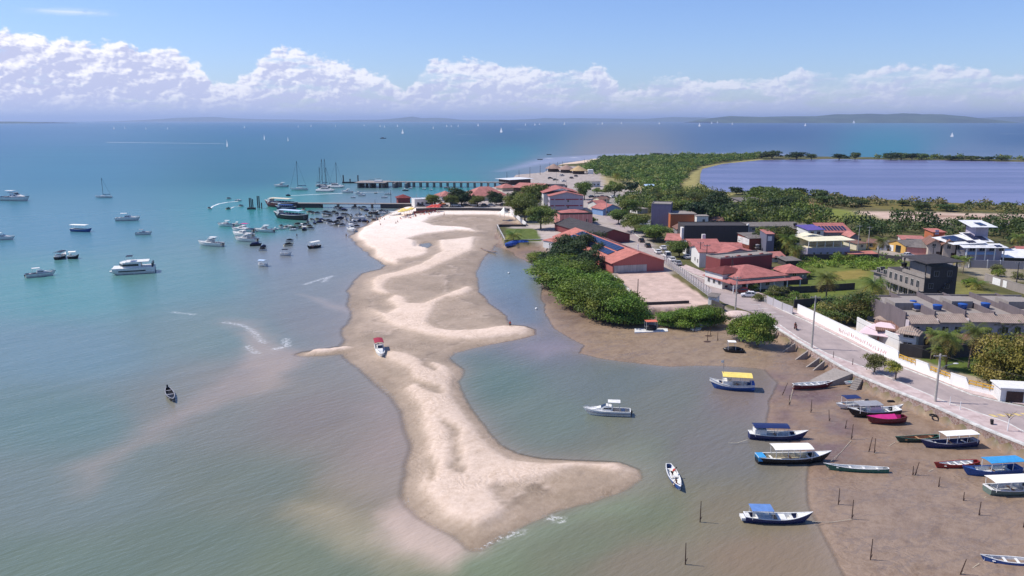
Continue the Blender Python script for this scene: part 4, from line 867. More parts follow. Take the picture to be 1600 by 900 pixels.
# ---- long dark-roofed shed and the coral warehouse with solar panels
s = house('warehouse', 'low warehouse with a long dark grey roof and pinkish red gable wall', (932,381), (984,378), 42, 369, W_MAROON, T_DARK, rise=2.3, ov=.5, cat='warehouse')
s = house('warehouse', 'long coral-red warehouse with solar panels in rows on its roof', (957,427), (1037,423), 62, 411, W_CORAL, T_CORAL, rise=3.0, ov=.7, cat='warehouse')
W_, H_ = s['W'], s['H']; b = MB(); b.box(.4, W_*.66, -.12, -.004, .1, H_*.72); b.build('stained_lower_wall', wallmat('peeling_white', (190,184,180), .9), s)
zl = lambda x: H_+3.0*(x/(W_/2)) if x < W_/2 else H_+3.0*((W_-x)/(W_/2))
for x0, x1 in ((W_*.12, W_*.27), (W_*.30, W_*.46)):
    panels(s, [(x0, 10, zl(x0)+.16), (x1, 10, zl(x1)+.16), (x1, 52, zl(x1)+.16), (x0, 52, zl(x0)+.16)], 1, 14, gap=.05)
panels(s, [(W_*.54, 12, zl(W_*.54)+.16), (W_*.66, 12, zl(W_*.66)+.16), (W_*.66, 50, zl(W_*.66)+.16), (W_*.54, 50, zl(W_*.54)+.16)], 1, 12, m=mat('dark_solar_cell', (24,26,34), .3), gap=.05)
b = MB(); b.cyl(W_*.82, 14, H_, H_+3.4, .18); b.build('vent_pipe', M_WHITE, s)
house('lean_to_shed', 'small shed with a salmon roof beside the boat landing', (849,386), (867,389), 9, 374, W_WHITE, T_CORAL, roof='shed', rise=.8, ov=.3, cat='shed', h=2.6)
house('beach_house', 'low blue and white house with two red gable roofs at the road bend', (942,337), (970,335), 10, 327, W_BLUE, T_RED, rise=2.1, ov=.5, wins=[('f', 2, 1.1, 1, 1.1), ('f', 6.5, 1.1, 1, 1.1)], doors=[('f', 4.3, .1, 1, 2.1)])
house('beach_house', 'white cottage with a red roof just beyond the blue house', (934,327), (948,326), 9, 319, W_WHITE, T_RED, axis='x', rise=1.6, ov=.5, wins=[('f', 1, 1, 1, 1)])
# ---- grey tower block, orange brick block and friends
s = house('tower_house', 'tall windowless grey-lilac block with a white left side behind the street trees', (1017,353), (1047,354), 11, 319, wallmat('lilac_grey_render', (116,110,134), .4), W_CONC, roof='flat', parapet=.4, cat='building')
b = MB(); b.box(-.06, -.003, .1, 10.9, 0, s['H']-.1); b.build('white_side', W_WHITE, s)
house('brick_building', 'wide orange brick building without windows beside the grey tower', (1047,356), (1088,356), 14, 335, W_ORANGE, W_CONC, roof='flat', parapet=.3, cat='building')
house('stair_tower', 'small white roof-top block with a grey slab top', (1088,358), (1106,358), 5, 338, W_WHITE, W_CONC, roof='flat', ov=.3, cat='building', wins=[('f', 2.6, 3.4, 1, 1)])
s = house('long_wall_building', 'long building with a blackened mouldy side wall and white end', (1068,384), (1168,384), 12, 353.5, W_DARK, W_DARK, roof='flat', parapet=.3, cat='building')
b = MB(); b.box(-.9, -.01, .2, 3, 0, s['H']-.6); b.build('end_pier', W_WHITE, s); b = MB(); b.box(s['W']-.4, s['W']+.3, .2, 1.6, s['H']*.35, s['H']+.8); b.build('end_pier', W_WHITE, s)
house('terrace_house', 'small house with two salmon roofs between the street trees and the black wall', (1040,384), (1062,385), 14, 375, W_WHITE, T_SALMON, axis='x', rise=1.6)
house('terrace_house', 'old house with a brown ridge roof behind the salmon-roofed one', (1058,368), (1078,368), 9, 358, W_GREY, T_BROWN, rise=1.4)
s = house('terrace_house', 'street house with a long salmon-red roof and small white chimney', (1078,404), (1124,404), 13, 384, W_WHITE, T_RED, axis='x', rise=1.4, ov=.5, wins=frow('l', 3, 1.2, 3.6, 1.2, 1.1, 1.3), doors=[('l', 3.1, .1, 1, 2.1)])
b = MB(); b.box(s['W']*.55, s['W']*.55+1.2, 7.2, 8.4, s['H'], s['H']+3.0); b.build('chimney', W_WHITE, s)
house('terrace_house', 'house with a broad red roof just in front of the black-walled building', (1120,398), (1158,399), 9, 388, W_LILAC, T_RED, axis='x', rise=1.5)
house('terrace_house', 'white street house with a red roof beside the long dark red parapet', (1092,418), (1128,418), 12, 394, W_WHITE, T_RED, axis='x', rise=1.3, wins=frow('l', 2, 1.5, 4, 1.3, 1, 1.2))
s = house('terrace_house', 'wide house with a lilac gable under a dark red roof', (1112,421), (1194,419), 10, 401, W_LILAC, T_RED, rise=2.4, ov=.6, wins=frow('l', 3, 1.2, 2.8, 1.4, .9, 1.2))
s = house('terrace_house', 'street building with a dark red parapet wall and orange cut-outs along its top', (1124,436), (1205,428), 7, 405, W_MAROON, W_CONC, roof='flat', parapet=.5, wins=frow('l', 2, 1.2, 2.8, 1.2, .9, 1.2))
for k in range(4): b = MB(); b.box(s['W']*(.1+.22*k), s['W']*(.1+.22*k)+1.2, -.02, .6, s['H']+.505, s['H']+.8); b.build('cut_out', T_SALMON, s)
house('terrace_house', 'narrow street house with a weathered dark red hipped roof and white front', (1128,452), (1165,448), 8, 428, W_WHITE, tilemat('old_red_tile', (120,62,60), 1), roof='hip', rise=1.3, wins=frow('l', 3, .8, 2.4, 1.2, .9, 1.2))
s = house('hip_roof_house', 'large house with a broad pale-edged salmon hipped roof and white verandah', (1152,455), (1224,449), 15, 434, W_WHITE, T_RED, roof='hip', rise=2.0, ov=1.0, wins=frow('f', 4, 1.5, 2.7, 1.1, 1.2, 1.2)+frow('l', 3, 2, 3.5, 1.1, 1.3, 1.3))
b = MB(); slab(b, [(-3.4,-2.6,2.5),(s['W']+4.5,-2.6,2.5),(s['W']+4.5,-.9,3.05),(-3.4,-.9,3.05)]); slab(b, [(-3.4,-.9,2.5),(-1.0,-.9,3.05),(-1.0,13,3.05),(-3.4,13,2.5)]); b.build('verandah_roof', T_RED, s)
for k in range(6): b = MB(); b.cyl(-3.1+k*(s['W']+7)/5, -2.4, 0, 2.5, .14, n=8); b.build('column', M_WHITE, s)
house('hip_roof_house', 'small annexe with a salmon hipped roof right of the large hip-roofed house', (1228,437), (1260,436), 8, 425, W_GREY, T_RED, roof='hip', rise=1.5, ov=.9, wins=[('f', 2, 1, 1.2, 1.1)])
s = house('brick_house', 'two-storey bare brick house with a sloping grey roof and white window end', (1170,396), (1196,395), 9, 373, W_BRICK, T_GREY, roof='shed', rise=.9, ov=.3, wins=[('l', 1.2, 4.2, 1.6, 1.6), ('l', 5, 3.4, 1.2, 1.8)])
b = MB(); b.box(-.05, -.003, .2, 8.8, 3, s['H']-.1); b.build('white_end', W_WHITE, s)
house('grey_house', 'grey two-storey block with one white window joined to the brick house', (1196,400), (1208,400), 8, 366, wallmat('blue_grey_render', (104,104,120), .5), T_SALMON, roof='shed', rise=.5, ov=.2, wins=[('f', .5, 5.6, 1.3, 1.5, 'window', M_WHITE, M_WHITE)])
house('shed', 'low dark shed with a grey sheet roof in the backyards', (1228,416), (1249,415), 5, 408, W_DARK, T_GREY, roof='shed', rise=.5, cat='shed')
house('garage_row', 'long low row of grey fibre-sheet roofs in front of the green wood', (1168,363), (1262,362), 7, 354, W_GREY, T_GREY, roof='shed', rise=.9, cat='shed', wins=frow('f', 6, 2, 4.5, .9, 1.2, 1.0))
house('red_house', 'narrow dark red house end beside a black water tank tower', (1240,372), (1252,372), 6, 358, W_MAROON, T_GREY, roof='shed', rise=.4)
s = house('purple_house', 'house with a purple awning and white walls beside the solar roof', (1262,378), (1286,377), 8, 360, W_WHITE, mat('purple_awning', (98,82,150), .5), roof='shed', rise=1.0, ov=.5, wins=frow('f', 2, 1, 3, 3.0, 1.4, 1.1))
s = house('solar_roof_house', 'grey house with a red roof covered by a row of tilted solar panels', (1284,376), (1330,376), 10, 363.5, W_GREY, T_RED, roof='shed', rise=2.6, ov=.4, wins=frow('f', 3, 2.3, 4, 1.2, 1.2, 1.2))
H_, W_ = s['H'], s['W']; panels(s, [(0, .6, H_+.25), (W_*.9, .6, H_+.25), (W_*.9, 7.2, H_+2.0), (0, 7.2, H_+2.0)], 8, 1, gap=.3)
s = house('cream_house', 'long lilac-grey house with a pale cream sheet roof over an open upper verandah', (1261,403), (1327,401), 11, 388, W_LILAC, W_CREAM, roof='flat', ov=0, wins=frow('f', 5, 2.2, 2.6, 1.2, .7, .7))
W_, H_ = s['W'], s['H']; b = MB(); slab(b, [(.2,-.8,H_+2.5),(W_+1.4,-.8,H_+2.5),(W_+.2,6,H_+3.1),(-.5,6,H_+3.1)]); b.build('sheet_roof', M_CREAMR, s)
b = MB(); b.box(.1, W_, 5.9, 6.1, H_+.2, H_+2.9); b.build('verandah_wall', W_CREAM, s)
for k in range(6): b = MB(); b.box(.3+k*(W_-.6)/5-.1, .3+k*(W_-.6)/5+.1, -.05, .15, H_+.2, H_+2.5); b.build('column', M_WHITE, s)
b = MB(); gable_slabs(b, W_*.6, 5, H_+3.0, .9, .3, 'y', x0=0, y0=6.2); b.build('rear_roof', M_CREAMR, s)
house('long_shed', 'low shed with an orange sheet roof along the dark boundary wall', (1330,404), (1371,403), 4, 399, W_BRICK, T_CORAL, roof='shed', rise=.6, cat='shed')
house('small_house', 'small cream house beside the palm and the ochre shed', (1338,391), (1353,390), 7, 381, W_CREAM, T_BROWN, roof='shed', rise=.5, wins=[('f', 2, 1, 1, 1)])
wall_run('boundary_wall', [(1240,406.5),(1262,406),(1330,406),(1371,405.5),(1409,410)], 2.0, .25, W_DARK, 'long dark mouldy boundary wall behind the bright green field')
s = house('yellow_shed', 'white and ochre house with a blue solar panel roof', (1386,391), (1414,397), 9, 379, W_OCHRE, T_GREY, roof='gable', axis='y', rise=1.4, ov=.3, doors=[('f', 1.2, .1, 2, 2.2, M_WHITE), ('f', 4.3, .1, 2.6, 2.6, M_GLASS)])
W_, H_ = s['W'], s['H']; panels(s, [(0, .5, H_+.15), (W_*.46, .5, H_+1.4), (W_*.46, 8, H_+1.4), (0, 8, H_+.15)], 2, 3, gap=.08)
house('grey_roof_house', 'low house with a long sloping grey fibre-sheet roof', (1416,397), (1448,399), 9, 386, W_PINK, T_GREY, roof='shed', rise=1.8, ov=.4)
house('salmon_roof_house', 'low house with a salmon tiled strip roof behind the grey-roofed one', (1410,383), (1446,384), 7, 375, W_WHITE, T_SALMON, roof='shed', rise=.8)
for k, (a_, b_) in enumerate([((1449,402),(1468,403)), ((1472,404),(1491,405))]):
    house('gable_house', ['two-storey beige house with a brown gable roof, left of its twin', 'two-storey beige house with a brown gable roof, right of its twin'][k], a_, b_, 13, 381, wallmat('beige_render', (186,172,160), .35), T_BROWN, rise=1.4, ov=.8, group='beige twin houses', wins=[('f', 1.2, 3.6, 1.1, 1.3), ('f', 4.4, 3.6, 1.1, 1.3), ('l', 2, 3.4, 1.2, 1.3), ('l', 6, 3.4, 1.2, 1.3)], doors=[('f', 2.6, .1, 1.2, 2.1)])
house('orange_house', 'small orange brick house standing above the others against the trees', (1457,380), (1475,380), 7, 363, W_ORANGE, T_CORAL, roof='shed', rise=.5, wins=[('f', .6, 3.6, 1.4, 1.6, 'window', M_WHITE, mat('sky_blue_shutter', (150,180,214), .5))])
s = house('modern_house', 'large white modern house with many solar panels on tiered white roofs', (1506,408), (1564,408), 13, 388, W_LILAC, M_ROOFW, roof='flat', ov=0, cat='house', wins=frow('f', 4, 1.5, 3.4, 3.6, 1.9, 1.7))
W_, H_ = s['W'], s['H']; b = MB(); slab(b, [(-1.5,-1.6,H_+.3),(W_+1.2,-1.6,H_+.3),(W_+.2,2.4,H_+1.2),(-1.5,2.4,H_+1.2)]); slab(b, [(-3.6,1,H_+1.0),(W_*.62,1,H_+1.6),(W_*.55,13,H_+3.2),(-5.2,13,H_+1.8)]); slab(b, [(W_*.4,4,H_+1.8),(W_*.95,4,H_+1.4),(W_*.9,13,H_+3.6),(W_*.35,13,H_+3.6)]); b.build('tiered_roof', M_ROOFW, s)
b = MB(); b.box(W_*.62, W_*.98, 9, 15, H_, H_+6.2); b.build('upper_tower', W_LILAC, s); b = MB(); hb_ = MB(); slab(b, [(W_*.42,7,H_+6.3),(W_*1.14,7,H_+6.3),(W_*1.1,17,H_+7.6),(W_*.46,17,H_+7.6)]); b.build('tower_roof', M_ROOFW, s)
b = MB(); b.box(-.2, W_*.8, -.9, -.75, 2.4, 3.3); b.build('balcony_rail', W_BLUE, s)
panels(s, [(-2.4,4,H_+1.7),(W_*.2,4,H_+2.0),(W_*.12,11,H_+2.8),(-3.4,11,H_+2.2)], 3, 3, gap=.05); panels(s, [(W_*.42,5,H_+2.1),(W_*.85,5,H_+1.8),(W_*.8,12,H_+3.5),(W_*.4,12,H_+3.5)], 5, 3, gap=.1); panels(s, [(W_*.14,1.6,H_+1.6),(W_*.36,1.6,H_+1.7),(W_*.35,4,H_+2.1),(W_*.12,4,H_+2.0)], 3, 1, gap=.12); panels(s, [(W_*.72,8.5,H_+6.6),(W_*.92,8.5,H_+6.6),(W_*.9,13,H_+7.2),(W_*.7,13,H_+7.2)], 2, 1, gap=.1); panels(s, [(W_*.78,-1.2,H_+.42),(W_*.95,-1.2,H_+.42),(W_*.95,1,H_+.9),(W_*.78,1,H_+.9)], 2, 1, gap=.15)
for k in range(5): b = MB(); b.box(W_*k/4-.15, W_*k/4+.15, -1.2, -.9, 0, H_+.3); b.build('column', M_WHITE, s)
house('car_port', 'white sheet-roofed carport right of the modern white house', (1566,408), (1622,410), 9, 402, M_GLASS, M_ROOFW, roof='shed', rise=1.6, ov=.6, cat='carport')
wall_run('boundary_wall', [(1514,418),(1542,419),(1562,419.5),(1600,421),(1660,423)], 2.6, .25, wallmat('slate_grey_wall', (150,146,150), .25), 'grey panelled street wall with white posts in front of the modern house', posts=8, postm=M_WHITE)
wall_run('boundary_wall', [(1408,404),(1420,408),(1450,411),(1480,414),(1512,419)], 2.0, .25, W_GREY, 'grey side-street wall below the beige twin houses')
wall_run('boundary_wall', [(1538,440),(1560,447),(1585,455),(1610,462),(1660,470)], 2.4, .25, W_CONC, 'pale concrete wall with white painted panels beside the dry lawn', cap=W_CONC)
b = MB(); p = P(1556,445.5); e_ = [o for o in bpy.data.objects if o.get('label', '').startswith('pale concrete wall with')][0]
for (x0, x1) in ((1551, 1563), (1567, 1573)):
    A = P(x0, 440+(x0-1538)*.32, GZ)-e_.location; B2 = P(x1, 440+(x1-1538)*.32, GZ)-e_.location; dd = (B2-A).normalized(); nn = Vector((dd.y, -dd.x, 0)); nn = nn if nn.y < 0 else -nn; q = [A+nn*.14, B2+nn*.14, B2+nn*.18, A+nn*.18]; b.prism([(v.x, v.y) for v in q], .2, 2.2)
b.build('painted_panels', M_WHITE, e_)
# ---------------------------------------------------------------- right-hand quarter: unfinished house, town houses, gate, pavilion
s = house('unfinished_house', 'dark mouldy unfinished concrete house of three floors under a black flat canopy', (1384,452), (1441,473), 9, 437, W_CONC, W_DARK, roof='flat', ov=0, h=6.4)
W_, H_ = s['W'], s['H']
b = MB(); b.box(W_+.003, W_+.08, -.05, 9, 0, H_+.1); b.build('shade_dark_side_wall', W_DARK, s)  # shade of the side away from the sun painted as a dark sheet
b = MB(); b.box(-.3, W_+.1, -1.5, 0, 2.9, 3.15); b.box(-.3, W_+.1, -1.55, -1.4, 3.15, 4.1); b.build('balcony', W_CONC, s)
for k in range(6): opening(s, W_, 9, 'f', 1+k*(W_-2)/6, .3 if k % 2 else .5, 1.9, 2.1); opening(s, W_, 9, 'f', 1.2+k*(W_-2)/6, 3.6, 1.2, 1.9)
for k in range(5): b = MB(); b.box(k*(W_-.3)/4-.1, k*(W_-.3)/4+.15, -1.5, -1.25, 0, 2.9); b.build('column', W_CONC, s)
b = MB(); b.box(W_*.45, W_+.05, 1.5, 9, H_+.22, H_+3.3); b.build('upper_floor', W_CONC, s); b = MB(); b.box(W_+.055, W_+.12, 1.5, 9, H_+.2, H_+3.3); b.build('upper_side_wall', W_DARK, s)  # upper side sheet carries the same shade in its dark colour
b = MB(); b.box(W_*.42, W_+.2, -.2, -.05, H_+.2, H_+1.2); b.box(W_*.42, W_*.42+.15, -.05, 1.5, H_+.2, H_+1.2); b.build('parapet', W_CONC, s)
b = MB(); slab(b, [(W_*.40, -.8, H_+4.4), (W_+1.6, -.8, H_+4.3), (W_+1.6, 9.6, H_+4.7), (W_*.40, 9.6, H_+4.8)], .18); b.build('canopy', T_DARK, s)
for x, y in ((W_*.44, 0), (W_-.3, .2), (W_-.3, 8.8), (W_*.44, 9)): b = MB(); b.box(x-.12, x+.12, y-.12, y+.12, H_+.2 if x < W_ else 0, H_+4.35); b.build('column', W_DARK, s)
b = MB()
for k in range(9): b.box(W_+.12, W_+1.1, 1+k*.75, 1.75+k*.75, .3+k*.7, .55+k*.7)
b.build('outside_stair', W_DARK, s)
for u, zz in ((1.2,.9),(5.8,.9),(1.2,3.9),(5.8,3.9),(2.5,7.2),(6.2,7.2)): opening(s, W_+.12, 9, 'r', u, zz, 1.2, 1.3, fm=W_GREY)
s2 = house('unfinished_house', 'lower grey-roofed wing left of the unfinished concrete house', (1364,441), (1392,450), 10, 424, W_CONC, T_GREY, roof='shed', rise=.5, ov=.8, wins=[('f', 1.5, 3.2, 1.6, 1.6), ('f', 4.6, 3.2, 1.6, 1.6), ('l', 2, 3, 1.5, 1.6)], doors=[('f', 3, .1, 1.3, 2.2)])
# water tanks
def tank(name, loc, r, h, m, label, group=None, stand=.25):
    e = empty(name, loc, 0, label, 'water tank', group); b = MB(); b.tube([(0,0,stand),(0,0,stand+h*.8),(0,0,stand+h*.86),(0,0,stand+h)], [r*.86, r, r*1.04, r*1.04], 18); b.build('tank', m, e, True)
    b = MB(); b.tube([(0,0,stand+h+.003),(0,0,stand+h*1.08),(0,0,stand+h*1.18),(0,0,stand+h*1.2)], [r*1.08, r*1.02, r*.45, r*.3], 18); b.build('lid', m, e, True); b = MB(); b.box(-r, r, -r, r, 0, stand-.003); b.build('plinth', W_CONC, e); return e
# row of five town houses, party walls rising as parapets coloured dark for shade, tiled eaves in front
UW = 6.2; rp = P(1416, 545, GZ)
TL = ['left end town house with lilac front and tiled eaves, nearest the gate turret', 'second town house from the left in the row, with a large plain pinkish wall', 'middle town house of the row with a blue tank on its flat roof', 'fourth town house of the row, half hidden behind the palms', 'fifth town house of the row beside the big yellow-green tree', 'town house at the right edge of the photo, last of the row']
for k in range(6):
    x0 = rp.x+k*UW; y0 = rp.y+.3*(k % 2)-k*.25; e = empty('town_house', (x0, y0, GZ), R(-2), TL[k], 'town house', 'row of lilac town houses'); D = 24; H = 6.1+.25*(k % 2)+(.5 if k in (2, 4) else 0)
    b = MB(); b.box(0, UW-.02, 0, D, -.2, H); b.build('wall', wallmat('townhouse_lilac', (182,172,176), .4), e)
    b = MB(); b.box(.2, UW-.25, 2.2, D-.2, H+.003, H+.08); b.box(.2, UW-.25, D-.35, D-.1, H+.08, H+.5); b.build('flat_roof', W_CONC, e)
    b = MB(); b.box(-.14, .14, 1.6, D*.48, -.1, H+1.5); b.box(-.14, .14, D*.48, D+.1, -.1, H+.9); b.build('party_wall', W_PINK if False else wallmat('party_wall_shade_render', (112,102,104), .7), e)  # shade of the camera-side faces is put into this dark colour, plus random stains
    b = MB(); slab(b, [(.16,-.9,H-.5),(UW-.2,-.9,H-.5),(UW-.2,2.1,H+.75),(.16,2.1,H+.75)], .16); b.build('eaves_roof', T_PALE, e)
    b = MB(); slab(b, [(UW*.5,-3.0,2.7),(UW-.2,-3.0,2.7),(UW-.2,-.95,3.6),(UW*.5,-.95,3.6)], .14); b.build('porch_roof', T_BROWN, e)
    b = MB(); b.box(UW*.5, UW*.5+.2, -2.9, -2.7, 0, 2.7); b.box(UW-.5, UW-.3, -2.9, -2.7, 0, 2.7); b.build('porch_posts', M_DKWOOD, e)
    opening(e, UW, D, 'f', 1.0, 3.6, 1.3, 1.3); opening(e, UW, D, 'f', 3.6, 3.6, 1.3, 1.3); opening(e, UW, D, 'f', 1.0, .9, 1.3, 1.3); opening(e, UW, D, 'f', 3.6, .1, 1.0, 2.1, kind='door')
    if k % 2 == 0: b = MB(); b.box(1.2, UW-.4, 10, 15.5, H+.09, H+1.7); b.build('roof_room', W_CONC, e)
for k, (px, py) in enumerate([(1434,485),(1426,481),(1464,486),(1503,486),(1539,483),(1578,481)]):
    p = P(px, py, GZ+6.3); tank('water_tank', (p.x, p.y, GZ+6.4+.25*(k % 2)), .95 if k != 1 else .7, 1.0, M_BLUE, ['blue water tank on the left town house roof', 'small blue water tank behind the leftmost one', 'blue water tank on the second town house, beside the dark parapet', 'blue water tank on the middle of the town house roofs', 'blue water tank, fourth along the town house roofs', 'blue water tank nearest the right edge of the photo'][k], 'blue water tanks on the town house roofs')
s = house('lilac_house', 'lilac two-storey house with worn pale tiles between the mango tree and unfinished house', (1369,521), (1410,531), 12, 498, W_LILAC, T_PALE, roof='shed', rise=1.4, ov=.7, wins=[('l', 1.5, 3.4, 1.2, 1.2), ('l', 4, 3.4, 1.2, 1.2)])
b = MB(); hip_slabs(b, 3.2, 3.4, s['H']-1.3, .9, .4); o = b.build('corner_roof', T_PALE, s); o.location = (-2.9, -.4, 0); b = MB(); b.box(-2.7, .0, -.2, 2.8, 0, s['H']-1.35); b.build('corner_bay', W_WHITE, s); b = MB(); b.box(-2.4, -.4, -.28, -.21, 2.6, 3.7); b.build('bay_window', M_GLASS, s)
e = empty('pavilion', P(1343,534,GZ), R(-36), 'low pink hipped pavilion roof behind the road wall', 'pavilion'); b = MB(); hip_slabs(b, 8.5, 6.5, 2.2, 2.0, .4, .15); b.build('roof', wallmat('pale_pink_sheet', (214,190,194), .15), e)
for x in (0, 8.3):
    for y in (0, 6.3): b = MB(); b.box(x, x+.2, y, y+.2, 0, 2.15); b.build('post', M_WHITE, e)
e = empty('carport', P(1378,538,GZ), R(-20), 'brown tiled carport on reddish posts beside the gate turret', 'carport'); b = MB(); slab(b, [(-1.5,-.5,3.0),(5.2,-.5,3.3),(5.2,5.5,4.1),(-1.5,5.5,3.8)], .2); b.build('roof', T_BROWN, e)
for x in (-1, 4.6):
    for y in (0, 5): b = MB(); b.box(x, x+.28, y, y+.28, 0, 3.0+.12*y); b.build('post', W_BRICK, e)
s = house('gate_turret', 'two-storey white turret with a small curved-tile hipped roof and barred windows by the road', (1403,548), (1429,552), 3.6, 517, W_WHITE, T_PALE, roof='hip', rise=.9, ov=.8, cat='turret', wins=[('f', .8, 3.2, 1.9, 1.3), ('f', .9, .6, 1.6, 1.5), ('l', .8, 3.2, 1.9, 1.3)])
b = MB(); b.box(-.1, s['W']+.1, -.1, -.004, 2.5, 2.75); b.box(-.1, -.004, 0, 3.6, 2.5, 2.75); b.build('string_course', M_WHITE, s)
wall_run('garden_wall', [(1338,517),(1362,530),(1384,540),(1404,548)], 3.2, .2, W_WHITE, 'upper white inner wall rising towards the gate turret', cap=M_WHITE)
wall_run('garden_wall', [(1404,556),(1440,560),(1475,561),(1525,556),(1548,553)], 2.7, .2, W_DARK, 'dark mouldy inner wall behind the palm lawn')
s = house('gatehouse', 'small white gatehouse with a dark brown garage door at the road bend', (1562,628), (1615,631), 4, 607, W_WHITE, M_WHITE, roof='flat', ov=.25, cat='gatehouse', doors=[('f', .9, .02, 2.7, 2.0, M_DKWOOD)])
# ---- plots beside the road: grey sheet wall, cross walls
wall_run('garden_wall', [(1198,474),(1208,478),(1222,485),(1238,491)], 2.0, .15, wallmat('grey_metal_sheet', (176,172,176), .2), 'grey sheet-metal wall beside the road before the white wall', posts=6)
wall_run('garden_wall', [(1168,459),(1180,464),(1196,472)], 1.1, .15, W_WHITE, 'low white fence wall in front of the hip-roofed house', posts=3, postm=M_WHITE)
wall_run('plot_wall', [(1180,446),(1220,445),(1262,444)], 1.8, .2, W_DARK, 'dark cross wall between the green plots, nearest the hip-roofed house')
wall_run('plot_wall', [(1216,459),(1262,457),(1335,452)], 1.9, .2, W_DARK, 'long dark cross wall behind the first palm, middle of three')
wall_run('plot_wall', [(1240,481),(1270,479),(1300,478)], 2.2, .2, W_DARK, 'dark cross wall nearest the round mango tree')
# ---- courtyard by the mud: fence, retaining wall, shore pieces
wall_run('retaining_wall', [(1004,486),(1040,484.5),(1076,483)], 2.35, .3, W_DARK, 'blackened retaining wall of the bare pink yard above the mud', z=.6)
wall_run('retaining_wall', [(960,441),(985,465),(1004,486)], 2.0, .3, W_WHITE, 'broken white wall end beside the mangroves at the pink yard', z=.6)
b = MB(); e = empty('concrete_fence', P(1038,412,GZ), 0, 'pale slatted concrete fence with angled posts between the pink yard and the road', 'fence'); o0 = e.location
F0, F1 = P(1038,412,GZ), P(1111,466,GZ); L = (F1-F0).length; d = (F1-F0)/L
for k in range(int(L/2.6)+1):
    p = F0+d*(k*2.6)-o0; pb = MB(); pb.box(p.x-.12, p.x+.12, p.y-.12, p.y+.12, -.1, 2.6); pb.bar((p.x, p.y, 2.6), (p.x-.35, p.y, 3.0), .1); pb.build('post', M_CONCP, e)
for j in range(5): b.bar(Vector((0,0,.25+j*.48)), F1-o0+Vector((0,0,.25+j*.48)), .05, .30)
b.build('slats', wallmat('fence_grey', (170,166,170), .3), e)
e = empty('yard_hut', P(1106,476,GZ), R(-35), 'tiny white hut with a grey roof at the end of the concrete fence', 'hut'); b = MB(); b.box(0,2.2,0,2.4,0,2.2); b.build('wall', W_WHITE, e); b = MB(); slab(b, [(-.3,-.3,2.2),(2.5,-.3,2.2),(2.5,2.7,2.7),(-.3,2.7,2.7)]); b.build('roof', T_GREY, e)
wall_run('broken_wall', [(1112,477),(1122,481),(1131,487)], 1.5, .3, W_DARK, 'broken dark wall stubs beside the road end of the yard')
e = tag(MB().ell((0,0,0), (3.4,2.6,1.0), 20, 8).build('sand_heap', sheetmat('heap_sand', (210,190,182), (180,160,150), 1.5), smooth=True), 'rounded pale sand heap between the two shore bushes', 'sand heap'); e.location = P(1153,492,2.2)
# ---- boat landing garden
GP = [(777,357),(789,381),(847,380.5)]
wall_run('garden_sea_wall', [(777,358),(789,383),(848,382)], 2.1, .35, W_DARK, 'dark retaining wall with pale top round the little green garden by the beach', z=.4, cap=W_WHITE)
b = MB(); e = empty('wire_fence', P(777,357,2.3), 0, 'grey wire fence on the corner of the little green garden', 'fence'); A = P(777,357,2.3)-e.location; B2 = P(789,379,2.3)-e.location
for j in range(4): b.bar(A+Vector((0,0,.3+j*.55)), B2+Vector((0,0,.3+j*.55)), .05)
for k in range(9): p = A.lerp(B2, k/8); b.bar(p, p+Vector((0,0,2.2)), .1)
b.build('fence_wire', M_CONCP, e)
wall_run('garden_wall', [(797,331),(806,339),(822,353)], 1.4, .3, W_WHITE, 'low white wall running down from the beach to the little garden', cap=M_WHITE)
wall_run('garden_wall', [(779,354),(822,354)], 1.0, .3, W_DARK, 'dark low wall at the far side of the little garden')
wall_run('landing_wall', [(848,381),(857,391),(868,403)], 2.0, .3, W_GREY, 'grey shore wall with white posts running behind the mangroves', z=1.0, posts=3, postm=M_WHITE)
p = P(899,400,GZ); e = empty('elevated_water_tank', (p.x, p.y, GZ), 0, 'white water tank on a tall white column above the mangroves', 'water tank')
zt = zat(398.5, p.y)-GZ; b = MB(); b.cyl(0, 0, 0, zt, .55, n=14); b.build('column', M_WHITE, e); b = MB(); b.tube([(0,0,zt+.003),(0,0,zt+2.2),(0,0,zt+2.6)], [1.35,1.5,1.5], 20); b.build('tank', M_WHITE, e, False); b = MB(); b.cyl(0,0,zt+2.603,zt+2.8,1.56,.9,20); b.build('lid', M_ROOFW, e)
s = house('yard_shed', 'small white shed with a grey awning beside the coral warehouse', (938,418), (958,421), 5, 411, W_WHITE, T_GREY, roof='shed', rise=.6, ov=.7, cat='shed')
# ---- far village: kiosks, promenade, roofs by the two piers
s = house('beach_kiosk', 'open-sided building with a wide white flat roof where the far pier lands', (797,289), (829,287), 14, 281, M_DKWOOD, M_ROOFW, roof='flat', ov=2.0, cat='kiosk')
house('beach_kiosk', 'small kiosk with a salmon hipped roof in front of the white-roofed building', (785,299), (806,298), 9, 293, W_CREAM, T_SALMON, roof='hip', rise=2, ov=1.0, cat='kiosk')
house('market_hall', 'low hall with a dusty salmon gable roof and dark front', (840,303), (862,299), 18, 294, M_DKWOOD, T_SALMON, rise=2.2, ov=1.2, cat='hall')
house('restaurant', 'wide restaurant with jumbled salmon tile roofs on the shore between the piers', (737,314), (790,312), 16, 305, W_CREAM, T_SALMON, roof='hip', rise=4.2, ov=1.5, cat='restaurant')
house('restaurant', 'smaller white house with a salmon roof beside the round shore trees', (690,314), (712,313), 11, 306, W_WHITE, T_SALMON, roof='hip', rise=2.2, ov=.8, cat='restaurant', wins=frow('f', 3, 1.5, 3, 1, 1.2, 1.2))
house('tile_roof_house', 'long low house with a grey-white front behind the parked cars', (648,323), (676,322), 8, 312, W_WHITE, M_ROOFW, roof='flat', parapet=.4, wins=frow('f', 5, 1.5, 2.4, 1, 1.1, 1.4))
